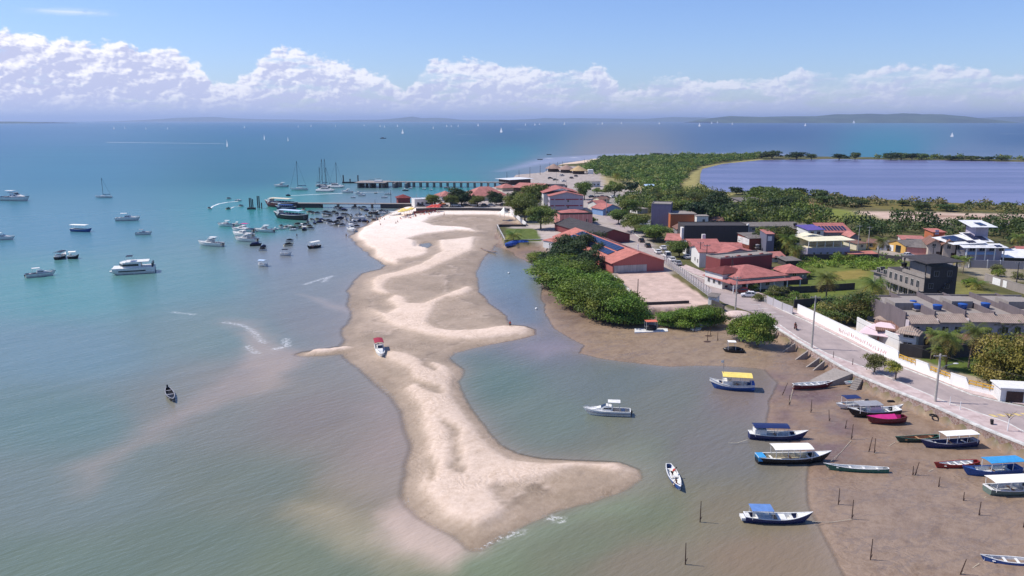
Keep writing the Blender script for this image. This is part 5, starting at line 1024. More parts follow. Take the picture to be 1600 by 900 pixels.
house('pier_kiosk', 'dark red kiosk with a hipped roof at the shore end of the near pier', (622,318), (641,317.5), 8, 309, W_MAROON, tilemat('dark_red_tile', (130,64,62), 1), roof='hip', rise=1.5, ov=.8, cat='kiosk')
for k, (x, y) in enumerate([(865,268),(885,269.5),(904,271.5)]):
    p = P(x, y, GZ); e = empty('thatched_hut', p, 0, ['round thatched beach hut, leftmost of three on the point', 'round thatched beach hut in the middle of three on the point', 'yellowish thatched beach hut, rightmost of three on the point'][k], 'hut', 'thatched huts on the point'); b = MB(); b.tube([(0,0,3.0),(0,0,4.8),(0,0,7.2)], [8.2,5.0,.6], 14); b.build('thatched_roof', T_THATCH if k < 2 else mat('fresh_thatch', (188,160,118), .95, .3, 2), e); b = MB(); b.cyl(0,0,0,2.99,5.4, n=14); b.build('shade_core', M_DKWOOD, e)  # solid dark drum stands in for the shade under the thatch
    for j in range(6): b = MB(); a = j*1.047; b.cyl(7*math.cos(a), 7*math.sin(a), 0, 3.3, .2, n=6); b.build('post', M_DKWOOD, e)
s = house('white_van', 'white box trailer parked beside the thatched huts', (919,272), (927,272), 7, 265.5, M_WHITE, M_WHITE, roof='flat', ov=0, cat='trailer')
s = house('booth', 'small grey-white booth between the huts', (899,270.5), (907,270.5), 4, 267, M_WHITE, M_ROOFW, roof='flat', ov=.4, cat='booth')
s = house('far_house', 'small white house with a flat grey roof at the edge of the wood', (925,292), (938,291.5), 9, 284, W_WHITE, W_CONC, roof='flat', ov=.5, wins=frow('f', 2, 1.5, 3, 1, 1.2, 1.2))
house('far_house', 'white walled roof terrace behind the three-storey school', (858,300), (884,300), 10, 291, W_WHITE, W_CONC, roof='flat', parapet=.8, wins=frow('f', 4, 2, 3, 3, 1.2, 1.4))
house('far_house', 'small salmon-roofed house among the trees near the lagoon', (1105,330), (1122,330), 8, 323, W_CREAM, T_SALMON, roof='hip', rise=1.6, ov=.8)
house('far_shed', 'long grey fibre-sheet shed roof in front of the lagoon', (1162,324), (1200,323), 14, 316, W_CONC, T_GREY, roof='shed', rise=1.2, ov=.5, cat='shed')
house('yard_building', 'low white building beside the blue tarpaulin in the far street', (996,334), (1012,333), 8, 327, W_WHITE, W_CONC, roof='flat', ov=.3)
wall_run('street_wall', [(1000,352),(1016,353)], 3.0, .3, W_WHITE, 'white wall stub left of the grey tower block')
e = tag(MB().box(-4,4,-1,1,0,.6).build('promenade_wall', W_DARK), 'dark low promenade wall above the beach', 'wall')
bpy.data.objects.remove(e); wall_run('promenade_wall', [(650,329),(690,328),(740,328),(797,329)], 1.2, .4, W_DARK, 'low dark promenade wall along the top of the beach', z=1.6, cap=W_WHITE)
wall_run('maroon_wall', [(646,333),(662,332),(680,330)], 1.0, .3, W_MAROON, 'dark red painted terrace wall above the beach umbrellas', z=1.6)
# fence row on the pier-side car park
for k in range(3):
    pass
# ---- piers
def pier(name, label, a, c, w, ztop, npile, solid=(), rail_=False, z=0, pilew=.7):
    A = P(*a, ztop); B_ = P(*c, ztop); e = empty(name, (A.x, A.y, 0), math.atan2(B_.y-A.y, B_.x-A.x), label, 'pier'); L = (B_-A).length; b = MB(); b.box(0, L, -w/2, w/2, ztop-.55, ztop); b.build('deck', W_CONC, e)
    for k in range(npile):
        x = L*(k+.5)/npile; pb = MB(); pb.box(x-pilew/2, x+pilew/2, -w*.36, w*.36, -2, ztop-.56); pb.build('pile', W_CONC, e)
    for (u0, u1) in solid: sb = MB(); sb.box(L*u0, L*u1, -w/2-.25, w/2+.25, -2, ztop-.1); sb.build('stone_base', W_DARK, e)
    return e, L
e, L = pier('pier', 'near pier with a long pale deck on a few piles and two dark solid bases', (462,317), (648,318), 4.5, 2.6, 7, ((.0, .22), (.72, 1.0)), pilew=.8)
e, L = pier('pier', 'far concrete pier on many evenly spaced piles with a wide head', (568,283.5), (800,284.5), 7, 4.0, 22, pilew=1.3)
b = MB(); b.box(-4, L*.17, -13, 9, 3.45, 4.05); b.build('pier_head', W_CONC, e)
for k in range(5): b = MB(); b.box(-2+k*9, -1+k*9, -12, 8, -2, 3.44); b.build('pile', W_CONC, e)
b = MB(); b.box(L*.08, L*.13, -4, 0, 4.06, 5.2); b.build('parked_crates', M_WHITE, e)
for k in range(24): b = MB(); b.box(L*k/24-.06, L*k/24+.06, -3.4, -3.3, 4.05, 5.0); b.build('rail_post', M_CONCP, e)
a = P(535,285.5,.3); e = empty('floating_dock', a, 0, 'dark floating dock with tall steel guide posts left of the far pier', 'dock'); b = MB(); b.box(0,13,-1.5,1.5,-.3,.7); b.build('pontoon', M_BLACK, e)
for x in (.5, 6, 12.5): b = MB(); b.cyl(x, 1.6, -1, 6 if x != 6 else 3, .5, n=8); b.build('guide_post', W_DARK, e)
b = MB(); b.bar((13,0,.8), (31,0,3.7), 1.0, .3); b.build('gangway', M_CONCP, e)
for k, (x, y, h, n) in enumerate([(393,327,6.5,3),(403,325,7,1),(405.5,325,7,1),(409,326,3.5,1)]):
    p = P(x, y, 0); e = empty('mooring_piles', p, 0, ['cluster of dark mooring piles with a sloping brace left of the near pier', 'tall single mooring pile left of the near pier head', 'tall mooring pile next to its twin near the pier head', 'short mooring pile just left of the near pier head'][k], 'mooring pile', 'piles off the near pier')
    for j in range(n): b = MB(); b.cyl((j-(n-1)/2)*.9, 0, -2, h*(1 if j < 2 else .9), .33, n=8); b.build('pile', W_DARK, e)
    if n > 1: b = MB(); b.box(-2.2, 2.2, -1, 1, -1, 1.0); b.build('base', W_DARK, e)
# ---------------------------------------------------------------- trees one can tell apart
def T(key, px, py, w, label, name='tree', cat='tree', z=GZ, group=None, sz=None, top=None, dz=0):
    p = P(px, py, z); base = {'almond':5,'almond2':5,'mangrove':5,'mangrove2':5,'dark':5,'mango':5,'yellow':6,'scrubtree':5,'scrubtree2':5,'bush':2.5,'olivebush':2.5,'topiary':1.75,'topiary2':1.5}[key]
    dist = P(px, py, z); depth = dist.y*math.cos(TH)+(CH-z)*math.sin(TH); s = (w/F*depth/2)/base*1.08
    hh = {'almond':9,'almond2':9.5,'mangrove':7,'mangrove2':7,'dark':8.5,'mango':8,'yellow':8,'scrubtree':7,'scrubtree2':7,'bush':2.6,'olivebush':2.2,'topiary':2.7,'topiary2':3.1}[key]
    szz = (zat(top, p.y)-z)/hh if top else (sz or s)
    return tree(key, p, s, name=name, label=label, cat=cat, group=group, sz=szz)
AL = 'street tree'
T('almond', 845, 358, 42, 'round dark street tree standing alone left of the pink arched building', 'almond_tree', top=316)
T('almond2', 820, 346, 42, 'broad green tree on the avenue just behind the lone round one', 'almond_tree', top=306, group='avenue trees left of the school')
T('almond', 806, 338, 36, 'leafy avenue tree nearest the beach side', 'almond_tree', top=300, group='avenue trees left of the school')
T('almond2', 838, 326, 40, 'large tree beside the left wall of the school', 'almond_tree', top=284, group='avenue trees left of the school')
T('almond', 822, 330, 34, 'tree in the middle of the avenue clump left of the school', 'almond_tree', top=296, group='avenue trees left of the school')
T('dark', 803, 322, 26, 'small dark tree at the far left end of the avenue', 'almond_tree', top=297, group='avenue trees left of the school')
T('almond2', 913, 312, 26, 'round tree in the car park behind the school', 'almond_tree', top=281)
T('almond', 676, 323, 22, 'small round tree left of the promenade car park', 'almond_tree', top=301)
T('dark', 721, 320, 38, 'big dark dome-shaped tree on the promenade between the piers', 'almond_tree', top=292)
T('almond', 704, 323, 22, 'small tree in front of the big dark dome tree', 'almond_tree', top=302)
T('almond', 746, 323, 22, 'small yellow-green promenade tree before the salmon roofs', 'almond_tree', top=303)
T('dark', 775, 320, 24, 'round promenade tree at the right end by the road', 'almond_tree', top=297)
for k, (x, y, w, tp, key) in enumerate([(983,340,30,306,'almond'),(966,350,30,325,'almond2'),(992,362,42,330,'almond'),(1024,376,46,350,'almond2'),(1010,370,36,348,'almond'),(1061,402,36,374,'almond2')]):
    T(key, x, y, w, ['street tree behind the grey tower, farthest along the road', 'bushy street tree left of the road opposite the salmon terrace', 'large street tree left of the grey tower block', 'broad street tree over the parked cars in front of the orange brick building', 'street tree squeezed between the tower and the broad one', 'round single street tree nearest the camera by the parked white cars'][k], 'almond_tree', AL, top=tp, group='street trees along the road')
mg_ = [(850,412,44,392),(856,432,52,405),(868,446,56,412),(884,452,56,418),(898,470,56,432),(910,480,60,440),(930,492,58,446),(950,500,62,450),(972,505,60,455),(990,506,46,470),(880,425,52,395),(900,440,56,408),(925,458,58,424),(945,474,56,440),(965,484,54,450),(985,490,44,462),(930,440,40,420),(950,455,44,432),(868,416,46,388),(890,412,46,372),(912,402,44,362),(925,395,36,362),(905,390,50,360),(882,398,40,366),(936,412,34,380),(916,424,46,392)]
for k, (x, y, w, tp) in enumerate(mg_):
    kk = ('mangrove', 'mangrove2')[k % 2] if k < 18 else 'dark'
    T(kk, x, y, w*1.12, 'green mangrove tree in the clump on the mud shore below the solar roof' if k < 18 else 'dark broad-leaved tree in the clump round the white water tank', 'mangrove_tree' if k < 18 else 'shore_tree', 'mangrove' if k < 18 else 'tree', z=.5 if k < 18 else 1.6, group='mangroves on the mud shore' if k < 18 else 'dark trees round the white tank', top=tp)
for k, (x, y, w, tp) in enumerate([(1046,509,44,486),(1068,511,46,483),(1092,510,46,478),(1116,508,38,480)]):
    T(('mangrove','mangrove2')[k % 2], x, y, w, ['left end of the low shore hedge, beside the orange-roofed raft', 'bushy mangrove second in the low shore hedge', 'tall middle part of the low shore hedge', 'dark right end of the low shore hedge'][k], 'mangrove_bush', 'mangrove', z=.5, top=tp, group='low mangrove hedge')
T('mangrove', 1160, 528, 44, 'left half of the mangrove bush against the sea wall', 'mangrove_bush', 'mangrove', z=.7, top=492); T('mangrove2', 1184, 538, 50, 'right half of the mangrove bush against the sea wall, in front of the buttresses', 'mangrove_bush', 'mangrove', z=.8, top=488)
T('mango', 1310, 503, 56, 'round dark green mango tree behind the white road wall', 'mango_tree', top=462); T('mango', 1342, 507, 56, 'wide mango tree touching the round one, near the lilac house', 'mango_tree', top=455)
T('yellow', 1568, 598, 96, 'large rounded yellow-green tree on the lawn at the right edge', 'garden_tree', top=522)
for k, (x, y, w, tp) in enumerate([(1120,336,44,297),(1085,330,40,300),(1060,338,44,308),(1092,350,44,316),(1132,345,46,318),(1150,350,40,326),(1030,335,34,312),(1150,304,20,292),(1185,304,24,290),(1205,306,22,292),(1060,310,22,296),(1246,308,30,294),(1222,330,44,305),(1020,318,30,300),(960,308,30,282),(985,300,26,284),(1178,392,40,362),(1216,396,46,352),(1200,384,40,350),(1230,388,36,360)]):
    T(('dark','mango','almond','scrubtree2')[k % 4], x, y, w, ['tall dome-shaped yellow-topped tree in front of the lagoon', 'dark tree left of the dome-shaped one', 'rounded tree above the orange brick building', 'spreading tree in front of the small salmon-roofed house', 'flat-topped green tree beside the small salmon-roofed house', 'green tree behind the blackened building', 'dark tree behind the grey tower block', 'little pointed tree on the lagoon shore', 'small tree left of the shore palms', 'small tree right of the shore palms', 'isolated shrub by the lagoon bank', 'bushy tree at the end of the dirt track', 'broad tree beside the dirt track', 'tree at the bend of the wood edge', 'dark round tree at the far car park corner', 'small tree beside the far car park wall', 'shrubby tree behind the two-storey brick house', 'tall yellowish tree between the brick house and the purple awning', 'dark tree behind the garage row', 'tree under the cream-roofed house wall'][k], 'tree', top=tp, group='trees between village and lagoon')
for k, (x, y, w, tp) in enumerate([(1027,245.5,12,239),(1206,248,26,236.5),(1245,248.5,26,237.5),(1268,249,16,241),(1311,249.5,22,240.5),(1336,249,14,239),(1392,249.5,20,239),(1408,249.5,22,239.5),(1425,249.5,16,239.5),(1440,249.5,18,240.5),(1486,250,26,243.5),(1518,250.5,26,244),(1545,250.8,16,244.5),(1565,251,18,245),(1190,247.5,14,240)]):
    T(('scrubtree2','scrubtree')[k % 2], x, y, w*1.1, 'low spreading dark tree on the thin spit beyond the lagoon', 'spit_tree', top=tp, group='trees on the spit beyond the lagoon')
for k, (x, y, w, tp) in enumerate([(1277,316,24,298),(1290,319,26,307),(1305,318,24,309),(1325,322,28,313),(1345,322,22,313),(1410,321,18,313),(1575,328,22,317),(1440,328,26,318),(1480,330,26,320)]):
    T('scrubtree', x, y, w*1.1, ['round dark tree at the lagoon corner beside the dirt track'][0] if k == 0 else 'low olive shrub on the bank south of the lagoon', 'bank_shrub', 'shrub', top=tp, group='shrubs on the lagoon bank' if k else None)
for k, (x, y, tp) in enumerate([(1366,566,0),(1397,582,0)]):
    p = P(x, y, 2.34) if k == 0 else P(1398, 590, 2.34)
for key, x, y, w, lab in [('topiary', 1366, 581, 33, 'wide clipped pale green topiary tree on the pavement'), ('topiary2', 1399, 593, 27, 'rounder clipped topiary tree on the pavement, nearer the tall lamp post')]:
    T(key, x, y, w, lab, 'topiary_tree', 'topiary', z=2.33)
for key, x, y, w, lab in [('bush',1176,455,22,'dark round bush by the verandah of the hip-roofed house'), ('olivebush',1186,470,22,'olive bush on the verge beside the grey sheet wall'), ('olivebush',1214,462,30,'low olive hedge in front of the salmon roof'), ('bush',1560,432,22,'reddish dry bush behind the pale concrete wall'), ('olivebush',1558,424,20,'grey-green bush above the reddish one'), ('olivebush',1590,436,20,'dry bush at the right edge above the pale wall'), ('bush',1386,478,26,'bright bush in front of the unfinished house'), ('olivebush',1370,486,30,'yellow-green bush between the mango trees and the unfinished house'), ('bush',1516,448,26,'green bush beside the squat palm'), ('bush',1265,432,20,'round bush on the green plot'), ('bush',1310,408,24,'shrub by the dark boundary wall'), ('bush',1330,408,20,'smaller shrub by the dark boundary wall'), ('bush',957,290,14,'small bush at the far car park'), ('bush',933,302,16,'round bush behind the car park tree'), ('bush',927,347,14,'small dark bush on the pavement beside the pink building')]:
    T(key, x, y, w, lab, 'bush', 'bush')
for k, (pk, x, y, tp, lab) in enumerate([(0,1290,474,418,'tall coconut palm left of the round mango tree'), (1,1358,482,428,'wide leaning coconut palm in front of the unfinished house'), (0,1372,400,366,'coconut palm beside the small cream house'), (1,1436,411,397,'small palm beside the parked white car'), (0,1494,425,396,'slim palm left of its neighbour in front of the modern house'), (2,1504,428,398,'slim palm right of its neighbour in front of the modern house'), (3,1527,452,430,'squat yellowish palm with fronds to the ground'), (0,1590,392,362,'palm behind the white carport at the right edge'), (2,1454,562,512,'coconut palm nearest the gate turret'), (2,1478,576,510,'full coconut palm in the middle of the lawn group'), (0,1486,561,524,'palm behind the full one on the lawn'), (2,1513,574,503,'tall coconut palm standing in a pale ring on the lawn'), (0,1468,578,535,'short coconut palm closest to the yellow rail'), (2,1556,545,498,'palm behind the big yellow-green tree, left one'), (2,1588,545,496,'palm behind the big yellow-green tree, at the photo edge'), (1,1226,400,362,'yellow-fronded palm behind the grey two-storey block'), (1,1240,410,380,'smaller yellow palm beside the cream-roofed house'), (3,802,377,352,'squat dark palm in the little green garden'), (1,1215,304,292,'shore palm in front of the lagoon, right'), (1,1200,304,290,'shore palm in front of the lagoon, left'), (1,961,284,265,'lone palm at the edge of the far wood'), (1,1400,544,505,'palm fronds beside the gate turret')]):
    if lab.startswith('palm fronds'): continue
    p = P(x, y, GZ); hp = {0:9.3, 1:7.6, 2:11.2, 3:3.6}[pk]; palm(pk, p, s=max(.35, (zat(tp, p.y)-GZ)/hp), label=lab)
# ---------------------------------------------------------------- boats
def bm(name, rgb, rough=.45, var=.1): return mat(name, rgb, rough, var, 1.5)
BW = bm('boat_white', (222,222,218)); BNAVY = bm('boat_navy', (34,46,92)); BBLUE = bm('boat_blue', (44,84,150)); BSKY = bm('boat_sky_blue', (60,150,206)); BGRN = bm('boat_green', (52,104,88)); BDKG = bm('boat_dark_green', (44,62,54)); BRED = bm('boat_red', (150,48,44)); BMAR = bm('boat_maroon', (104,40,44)); BBLK = bm('boat_black', (26,26,30)); BGREY = bm('boat_grey', (150,150,154)); BMAG = bm('boat_magenta', (196,44,124), .6); BYEL = bm('canopy_yellow', (232,206,110), .7); BWOOD = bm('boat_wood', (170,128,92), .7, .2); BTEAL = bm('boat_teal', (70,150,150)); BCRM = bm('boat_cream', (214,204,176)); BCANW = bm('canopy_white', (232,230,222), .7, .06); BTARP = bm('tarpaulin_blue', (44,86,170), .55, .25); BGLASS = mat('boat_glass', (26,32,42), .1, .05, spec=.6); BSTEEL = mat('boat_steel', (170,170,174), .3, .05, metal=.6); BCORAL = bm('canopy_orange', (206,112,86), .7)
def hull_pts(L, B, H, rise, srise, tw, draft, n=15, flare=.9, bowp=2.2):
    st = []
    for i in range(n):
        t = i/(n-1); x = -L/2+L*t
        if t > .45: b = B/2*max(.02, 1-((t-.45)/.55)**bowp)
        else: b = B/2*(tw+(1-tw)*(1-((.45-t)/.45)**2))
        z = H+rise*max(0, (t-.5)/.5)**2+srise*max(0, (.5-t)/.5)**2; kd = -draft*(1-max(0, (t-.72)/.28)**2*1.6)
        xk = x-(.10*L*max(0, (t-.75)/.25)**2); st.append((x, b, z, kd, xk))
    return st
def make_hull(root, L, B, H, rise=.5, srise=.1, tw=.7, draft=.25, m=None, inner=None, rim=None, deck=None, well=(.1, .8), name='hull', bowp=2.2, band=None):
    S = hull_pts(L, B, H, rise, srise, tw, draft, bowp=bowp); b = MB(); k = 7; vs = []; n = len(S)
    for x, bb, z, kd, xk in S:
        row = [(x, -bb, z), (x*.5+xk*.5, -bb*.93, z*.45), (xk, -bb*.6, kd*.7), (xk, 0, kd), (xk, bb*.6, kd*.7), (x*.5+xk*.5, bb*.93, z*.45), (x, bb, z)]; vs += row
    fs = [(i*k+j, i*k+j+1, (i+1)*k+j+1, (i+1)*k+j) for i in range(n-1) for j in range(k-1)]; fs.append(tuple(range(k))[::-1]); fs.append(tuple((n-1)*k+j for j in range(k)))
    b.add(vs, fs); b.build(name, m or BW, root)
    r = MB(); w = max(.06, B*.035)
    for sg in (-1, 1):
        for i in range(n-1):
            x0, b0, z0 = S[i][:3]; x1, b1, z1 = S[i+1][:3]; q = [(x0, sg*(b0+.02), z0), (x1, sg*(b1+.02), z1), (x1, sg*max(0, b1-w*1.6), z1), (x0, sg*max(0, b0-w*1.6), z0)]
            r.add([*[(p[0], p[1], p[2]+.003) for p in q], *[(p[0], p[1], p[2]+w) for p in q]], [(0,1,2,3),(7,6,5,4),(0,4,5,1),(1,5,6,2),(2,6,7,3),(3,7,4,0)])
    r.box(S[0][0]-.02, S[0][0]+w*1.6, -S[0][1], S[0][1], S[0][2]+.003, S[0][2]+w); r.build('gunwale', rim or BW, root)
    # inside: floor and inner sides of the open well, deck fore and aft
    g = MB(); fl = max(.05, H*.25); W0, W1 = well; idx = [i for i in range(n) if W0 <= i/(n-1) <= W1]
    for a_, c_ in zip(idx[:-1], idx[1:]):
        x0, b0, z0 = S[a_][:3]; x1, b1, z1 = S[c_][:3]; e0 = max(.02, b0-w*1.6); e1 = max(.02, b1-w*1.6)
        g.add([(x0,-e0,z0),(x1,-e1,z1),(x1,-e1*.85,fl),(x0,-e0*.85,fl),(x0,e0*.85,fl),(x1,e1*.85,fl),(x1,e1,z1),(x0,e0,z0)], [(0,1,2,3),(3,2,5,4),(4,5,6,7)])
    g.build('interior', inner or BW, root)
    d = MB()
    for rng_ in ([i for i in range(n) if i/(n-1) <= W0+1e-6], [i for i in range(n) if i/(n-1) >= W1-1e-6]):
        for a_, c_ in zip(rng_[:-1], rng_[1:]):
            x0, b0, z0 = S[a_][:3]; x1, b1, z1 = S[c_][:3]; d.add([(x0,-b0*.96,z0-.01),(x1,-b1*.96,z1-.01),(x1,0,z1+.05),(x0,0,z0+.05),(x0,b0*.96,z0-.01),(x1,b1*.96,z1-.01)], [(0,3,2,1),(3,4,5,2)])
        if rng_:
            i = rng_[-1] if rng_[0] == 0 else rng_[0]; x0, b0, z0 = S[i][:3]; d.add([(x0,-b0*.95,z0),(x0,b0*.95,z0),(x0,b0*.8,fl),(x0,-b0*.8,fl)], [(0,1,2,3)])
        if d.v: d.build('deck', deck or BW, root); d = MB()
    return S
def canopy(root, x0, x1, B, z, m, posts=3, curve=.18, th=.06, tilt=0, postm=None, zb=.3, name='canopy'):
    b = MB(); n = 7; vs = []
    for x, dz in ((x0, 0), (x1, tilt)):
        for i in range(n):
            y = -B/2+B*i/(n-1); vs.append((x, y, z+dz+curve*(1-(2*y/B)**2)))
    for x, dz in ((x0, 0), (x1, tilt)):
        for i in range(n):
            y = -B/2+B*i/(n-1); vs.append((x, y, z+dz+th+curve*(1-(2*y/B)**2)))
    fs = [(i, i+n, i+n+1, i+1) for i in range(n-1)]+[(2*n+i, 2*n+i+1, 3*n+i+1, 3*n+i) for i in range(n-1)]+[(0, n, 3*n, 2*n), (n-1, 3*n-1, 4*n-1, 2*n-1)]
    fs += [(i, i+1, 2*n+i+1, 2*n+i) for i in range(n-1)]+[(n+i, 3*n+i, 3*n+i+1, n+i+1) for i in range(n-1)]
    b.add(vs, fs); b.build(name, m, root)
    for k in range(posts):
        x = x0+(x1-x0)*(.04+.92*k/max(1, posts-1)); zz = z+tilt*(x-x0)/(x1-x0)
        for sg in (-1, 1): p = MB(); p.bar((x, sg*B*.44, zb), (x, sg*B*.46, zz), .06); p.build('canopy_post', postm or BW, root)
def engine(root, x, z, s=1, m=None):
    b = MB(); b.box(x-.45*s, x+.05*s, -.18*s, .18*s, z+.1, z+.7*s); b.box(x-.3*s, x-.1*s, -.07*s, .07*s, -.4, z+.1); b.build('outboard_motor', m or BBLK, root)
def thwart(root, x, B, z, m, w=.25): b = MB(); b.box(x-w/2, x+w/2, -B*.44, B*.44, z-.04, z); b.build('seat', m, root)
def boat_root(name, label, cat, stern, bow, z=0, group=None):
    a = P(*stern, z); c = P(*bow, z); mid = (a+c)/2; return empty(name, (mid.x, mid.y, z), math.atan2(c.y-a.y, c.x-a.x), label, cat, group), (c-a).length
def canoe(label, stern, bow, B=None, hull=None, rim=None, inner=None, seats=4, seatm=None, z=0.05, H=.55, tilt=0, name='wooden_rowing_boat', cat='rowing boat', stripe=None):
    e, L = boat_root(name, label, cat, stern, bow, z); B = B or L*.2
    make_hull(e, L, B, H, rise=.35, srise=.12, tw=.45, draft=.15, m=hull, rim=rim, inner=inner, well=(.07, .86), bowp=1.8, deck=rim)
    for k in range(seats): thwart(e, -L*.33+k*L*.62/max(1, seats-1), B*.9, H-.06, seatm or BW, .3)
    if stripe: b = MB(); b.box(-L*.42, -L*.3, -B*.3, B*.3, H*.28, H*.4); b.build('floor_board', stripe, e)
    e.rotation_euler.x = R(tilt); return e, L, B
def tour(label, stern, bow, hull, can, B=None, cx=(-.42, .2), z=0.05, H=.75, cz=2.3, cabin=None, rim=None, tilt=0, inner=None, seats=3, name='canopied_boat', rise=.7, motor=False, cB=None, curve=.2, posts=4):
    e, L = boat_root(name, label, 'boat', stern, bow, z); B = B or L*.27
    make_hull(e, L, B, H, rise=rise, srise=.2, tw=.7, m=hull, rim=rim or BW, inner=inner or BW, well=(.08, .74), deck=rim or BW)
    canopy(e, L*cx[0], L*cx[1], cB or B*.96, cz, can, posts, curve=curve, zb=H*.9)
    for k in range(seats): thwart(e, -L*.3+k*L*.5/max(1, seats-1), B*.85, H*.75, BWOOD if k % 2 else BW, .35)
    if cabin: b = MB(); b.box(L*cx[0]+.2, L*cx[0]+L*.22, -B*.32, B*.32, H*.3, H+.9); b.build('engine_box', cabin, e)
    if motor: engine(e, -L/2, H)
    e.rotation_euler.x = R(tilt); return e, L, B
def cruiser(label, stern, bow, hull=None, band=None, top='arch', z=0, B=None, H=1.0, name='motor_cruiser', cat='motor boat', can=None, group=None, cabin=True):
    e, L = boat_root(name, label, cat, stern, bow, z, group); B = B or max(1.8, L*.30); s = L/10
    make_hull(e, L, B, H*s+.25, rise=.35*s, srise=0, tw=.9, draft=.3, m=hull or BW, rim=band or BW, inner=BGREY, well=(.06, .38), bowp=2.6)
    z0 = H*s+.25; b = MB(); pr = [(-L*.12, .95*s), (L*.02, 1.15*s), (L*.12, .7*s), (L*.36, .1*s)]
    if cabin:
        vs = []
        for x, h in pr:
            w = B*.36*(1-max(0, x/L)*1.2); vs += [(x, -w, z0), (x, -w*.8, z0+h), (x, w*.8, z0+h), (x, w, z0)]
        b.add(vs, [(i*4+j, i*4+j+1, (i+1)*4+j+1, (i+1)*4+j) for i in range(3) for j in range(3)]+[(0,3,2,1),(12,13,14,15)]); b.build('cabin', BW, e)
        g = MB(); w = B*.33; g.add([(L*.02,-w*.8,z0+1.17*s),(L*.02,w*.8,z0+1.17*s),(L*.125,w*.78,z0+.72*s),(L*.125,-w*.78,z0+.72*s)], [(0,1,2,3)]); g.build('windscreen', BGLASS, e)
        for sg in (-1, 1): g = MB(); g.add([(-L*.10,sg*(w*.99+.02),z0+.45*s),(L*.10,sg*(w*.95+.02),z0+.4*s),(L*.05,sg*(w*.92+.02),z0+.7*s),(-L*.10,sg*(w*.92+.02),z0+.75*s)], [(0,1,2,3)]); g.build('side_window', BGLASS, e)
    if top == 'arch' or top == 'fly': canopy(e, -L*.28, -L*.02, B*.7, z0+1.9*s, can or BW, 2, curve=.1, zb=z0)
    if top == 'fly': b = MB(); b.box(-L*.2, L*.04, -B*.3, B*.3, z0+1.16*s, z0+1.45*s); b.build('flybridge', BW, e)
    b = MB(); b.box(-L*.38, -L*.3, -B*.3, B*.3, z0*.5, z0+.1*s); b.build('seat', BGREY, e); engine(e, -L/2, z0*.4, s*.9)
    if L > 5: b = MB(); b.tube([(L*.15, -B*.36, z0+.55*s), (L*.4, -B*.13, z0+.75*s), (L*.47, 0, z0+.8*s), (L*.4, B*.13, z0+.75*s), (L*.15, B*.36, z0+.55*s)], .035, 5); b.build('bow_rail', BSTEEL, e)
    return e, L, B
# ---- boats on the right mudflat and in the inlet
e, L, B = tour('blue and white boat with a bright yellow canopy and flag mast', (1178,609), (1108,605), BBLUE, BYEL, B=2.9, cx=(-.44,.22), H=.95, cz=2.7, rise=.9, posts=4, cB=3.2, seats=4, curve=.25)
b = MB(); b.box(L*.0, L*.2, -B*.35, B*.35, .4, 1.7); b.build('wheelhouse', BW, e); b = MB(); b.cyl(L*.2, 0, .5, 5.6, .05, n=6); b.build('mast', BSTEEL, e); b = MB(); b.box(L*.2, L*.2+.5, -.02, .02, 5.0, 5.5); b.build('flag', BW, e); b = MB(); b.box(-L*.5, -L*.42, -B*.35, B*.35, .3, 1.5); b.build('stern_panel', BTARP, e)
b = MB(); S = hull_pts(L, B, .95, .9, .2, .7, .25)
for sg in (-1, 1):
    b = MB()
    for i in range(14): (x0,b0,z0,_,_), (x1,b1,z1,_,_) = S[i], S[i+1]; b.add([(x0,sg*(b0*.985+.03),z0*.72),(x1,sg*(b1*.985+.03),z1*.72),(x1,sg*(b1+.03),z1*.95),(x0,sg*(b0+.03),z0*.95)], [(0,1,2,3)])
    b.build('white_band', BW, e)
canoe('open white and dark red rowing boat lying on the mud below the boat ramp', (1239,607), (1302,603), 1.9, BMAR, BW, BW, 5, z=.35, H=.7)
e, L, B = tour('small white boat with a tilted navy canopy, farthest of three moored together', (1352,634), (1306,636), BW, BNAVY, B=2.0, cx=(-.25,.25), z=.6, H=.5, cz=1.75, seats=2, posts=2, rise=.2, motor=True, curve=.05, name='small_boat')
e, L, B = tour('white-decked black boat with a grey canopy in the middle of three moored together', (1404,646), (1323,649), BBLK, BGREY, B=2.6, cx=(-.12,.33), z=.6, H=.75, cz=2.0, cabin=BW, seats=3, curve=.12)
canoe('long white canoe lying behind the magenta covered boat', (1375,642), (1411,638), .9, BW, BW, BW, 3, z=.75, H=.4)
e, L, B = canoe('dark maroon boat under a bright magenta cover below the sea wall', (1414,658), (1353,660), 2.3, BMAR, BMAR, BMAG, 0, z=.6, H=.8, name='covered_boat', cat='boat')
b = MB(); S = hull_pts(L, B, .8, .35, .12, .45, .15, bowp=1.8); vs = []
for i in range(4, 15):
    x, bb, z = S[i][:3]; vs += [(x,-bb*1.01,z+.03),(x,0,z+.5*(1-max(0,(i-9)/6))+.05),(x,bb*1.01,z+.03)]
b.add(vs, [(i*3+j, i*3+j+1, (i+1)*3+j+1, (i+1)*3+j) for i in range(10) for j in range(2)]); b.build('boat_cover', BMAG, e)
canoe('dark green canoe with wooden planks inside, left of the white-canopied navy boat', (1466,687), (1398,691), 1.6, BDKG, BGRN, BWOOD, 3, BWOOD, z=.35, H=.6)
tour('navy boat with a long white flat canopy beside the dark green canoe', (1525,694), (1437,699), BNAVY, BCANW, B=2.1, cx=(-.47,.12), z=.4, H=.65, cz=2.0, rim=BGREY, inner=BNAVY, curve=.08)
canoe('red-hulled canoe with white thwarts, end-on to the blue-canopied boat', (1528,727), (1458,732), 1.7, BRED, BRED, BW, 5, z=.3, H=.6)
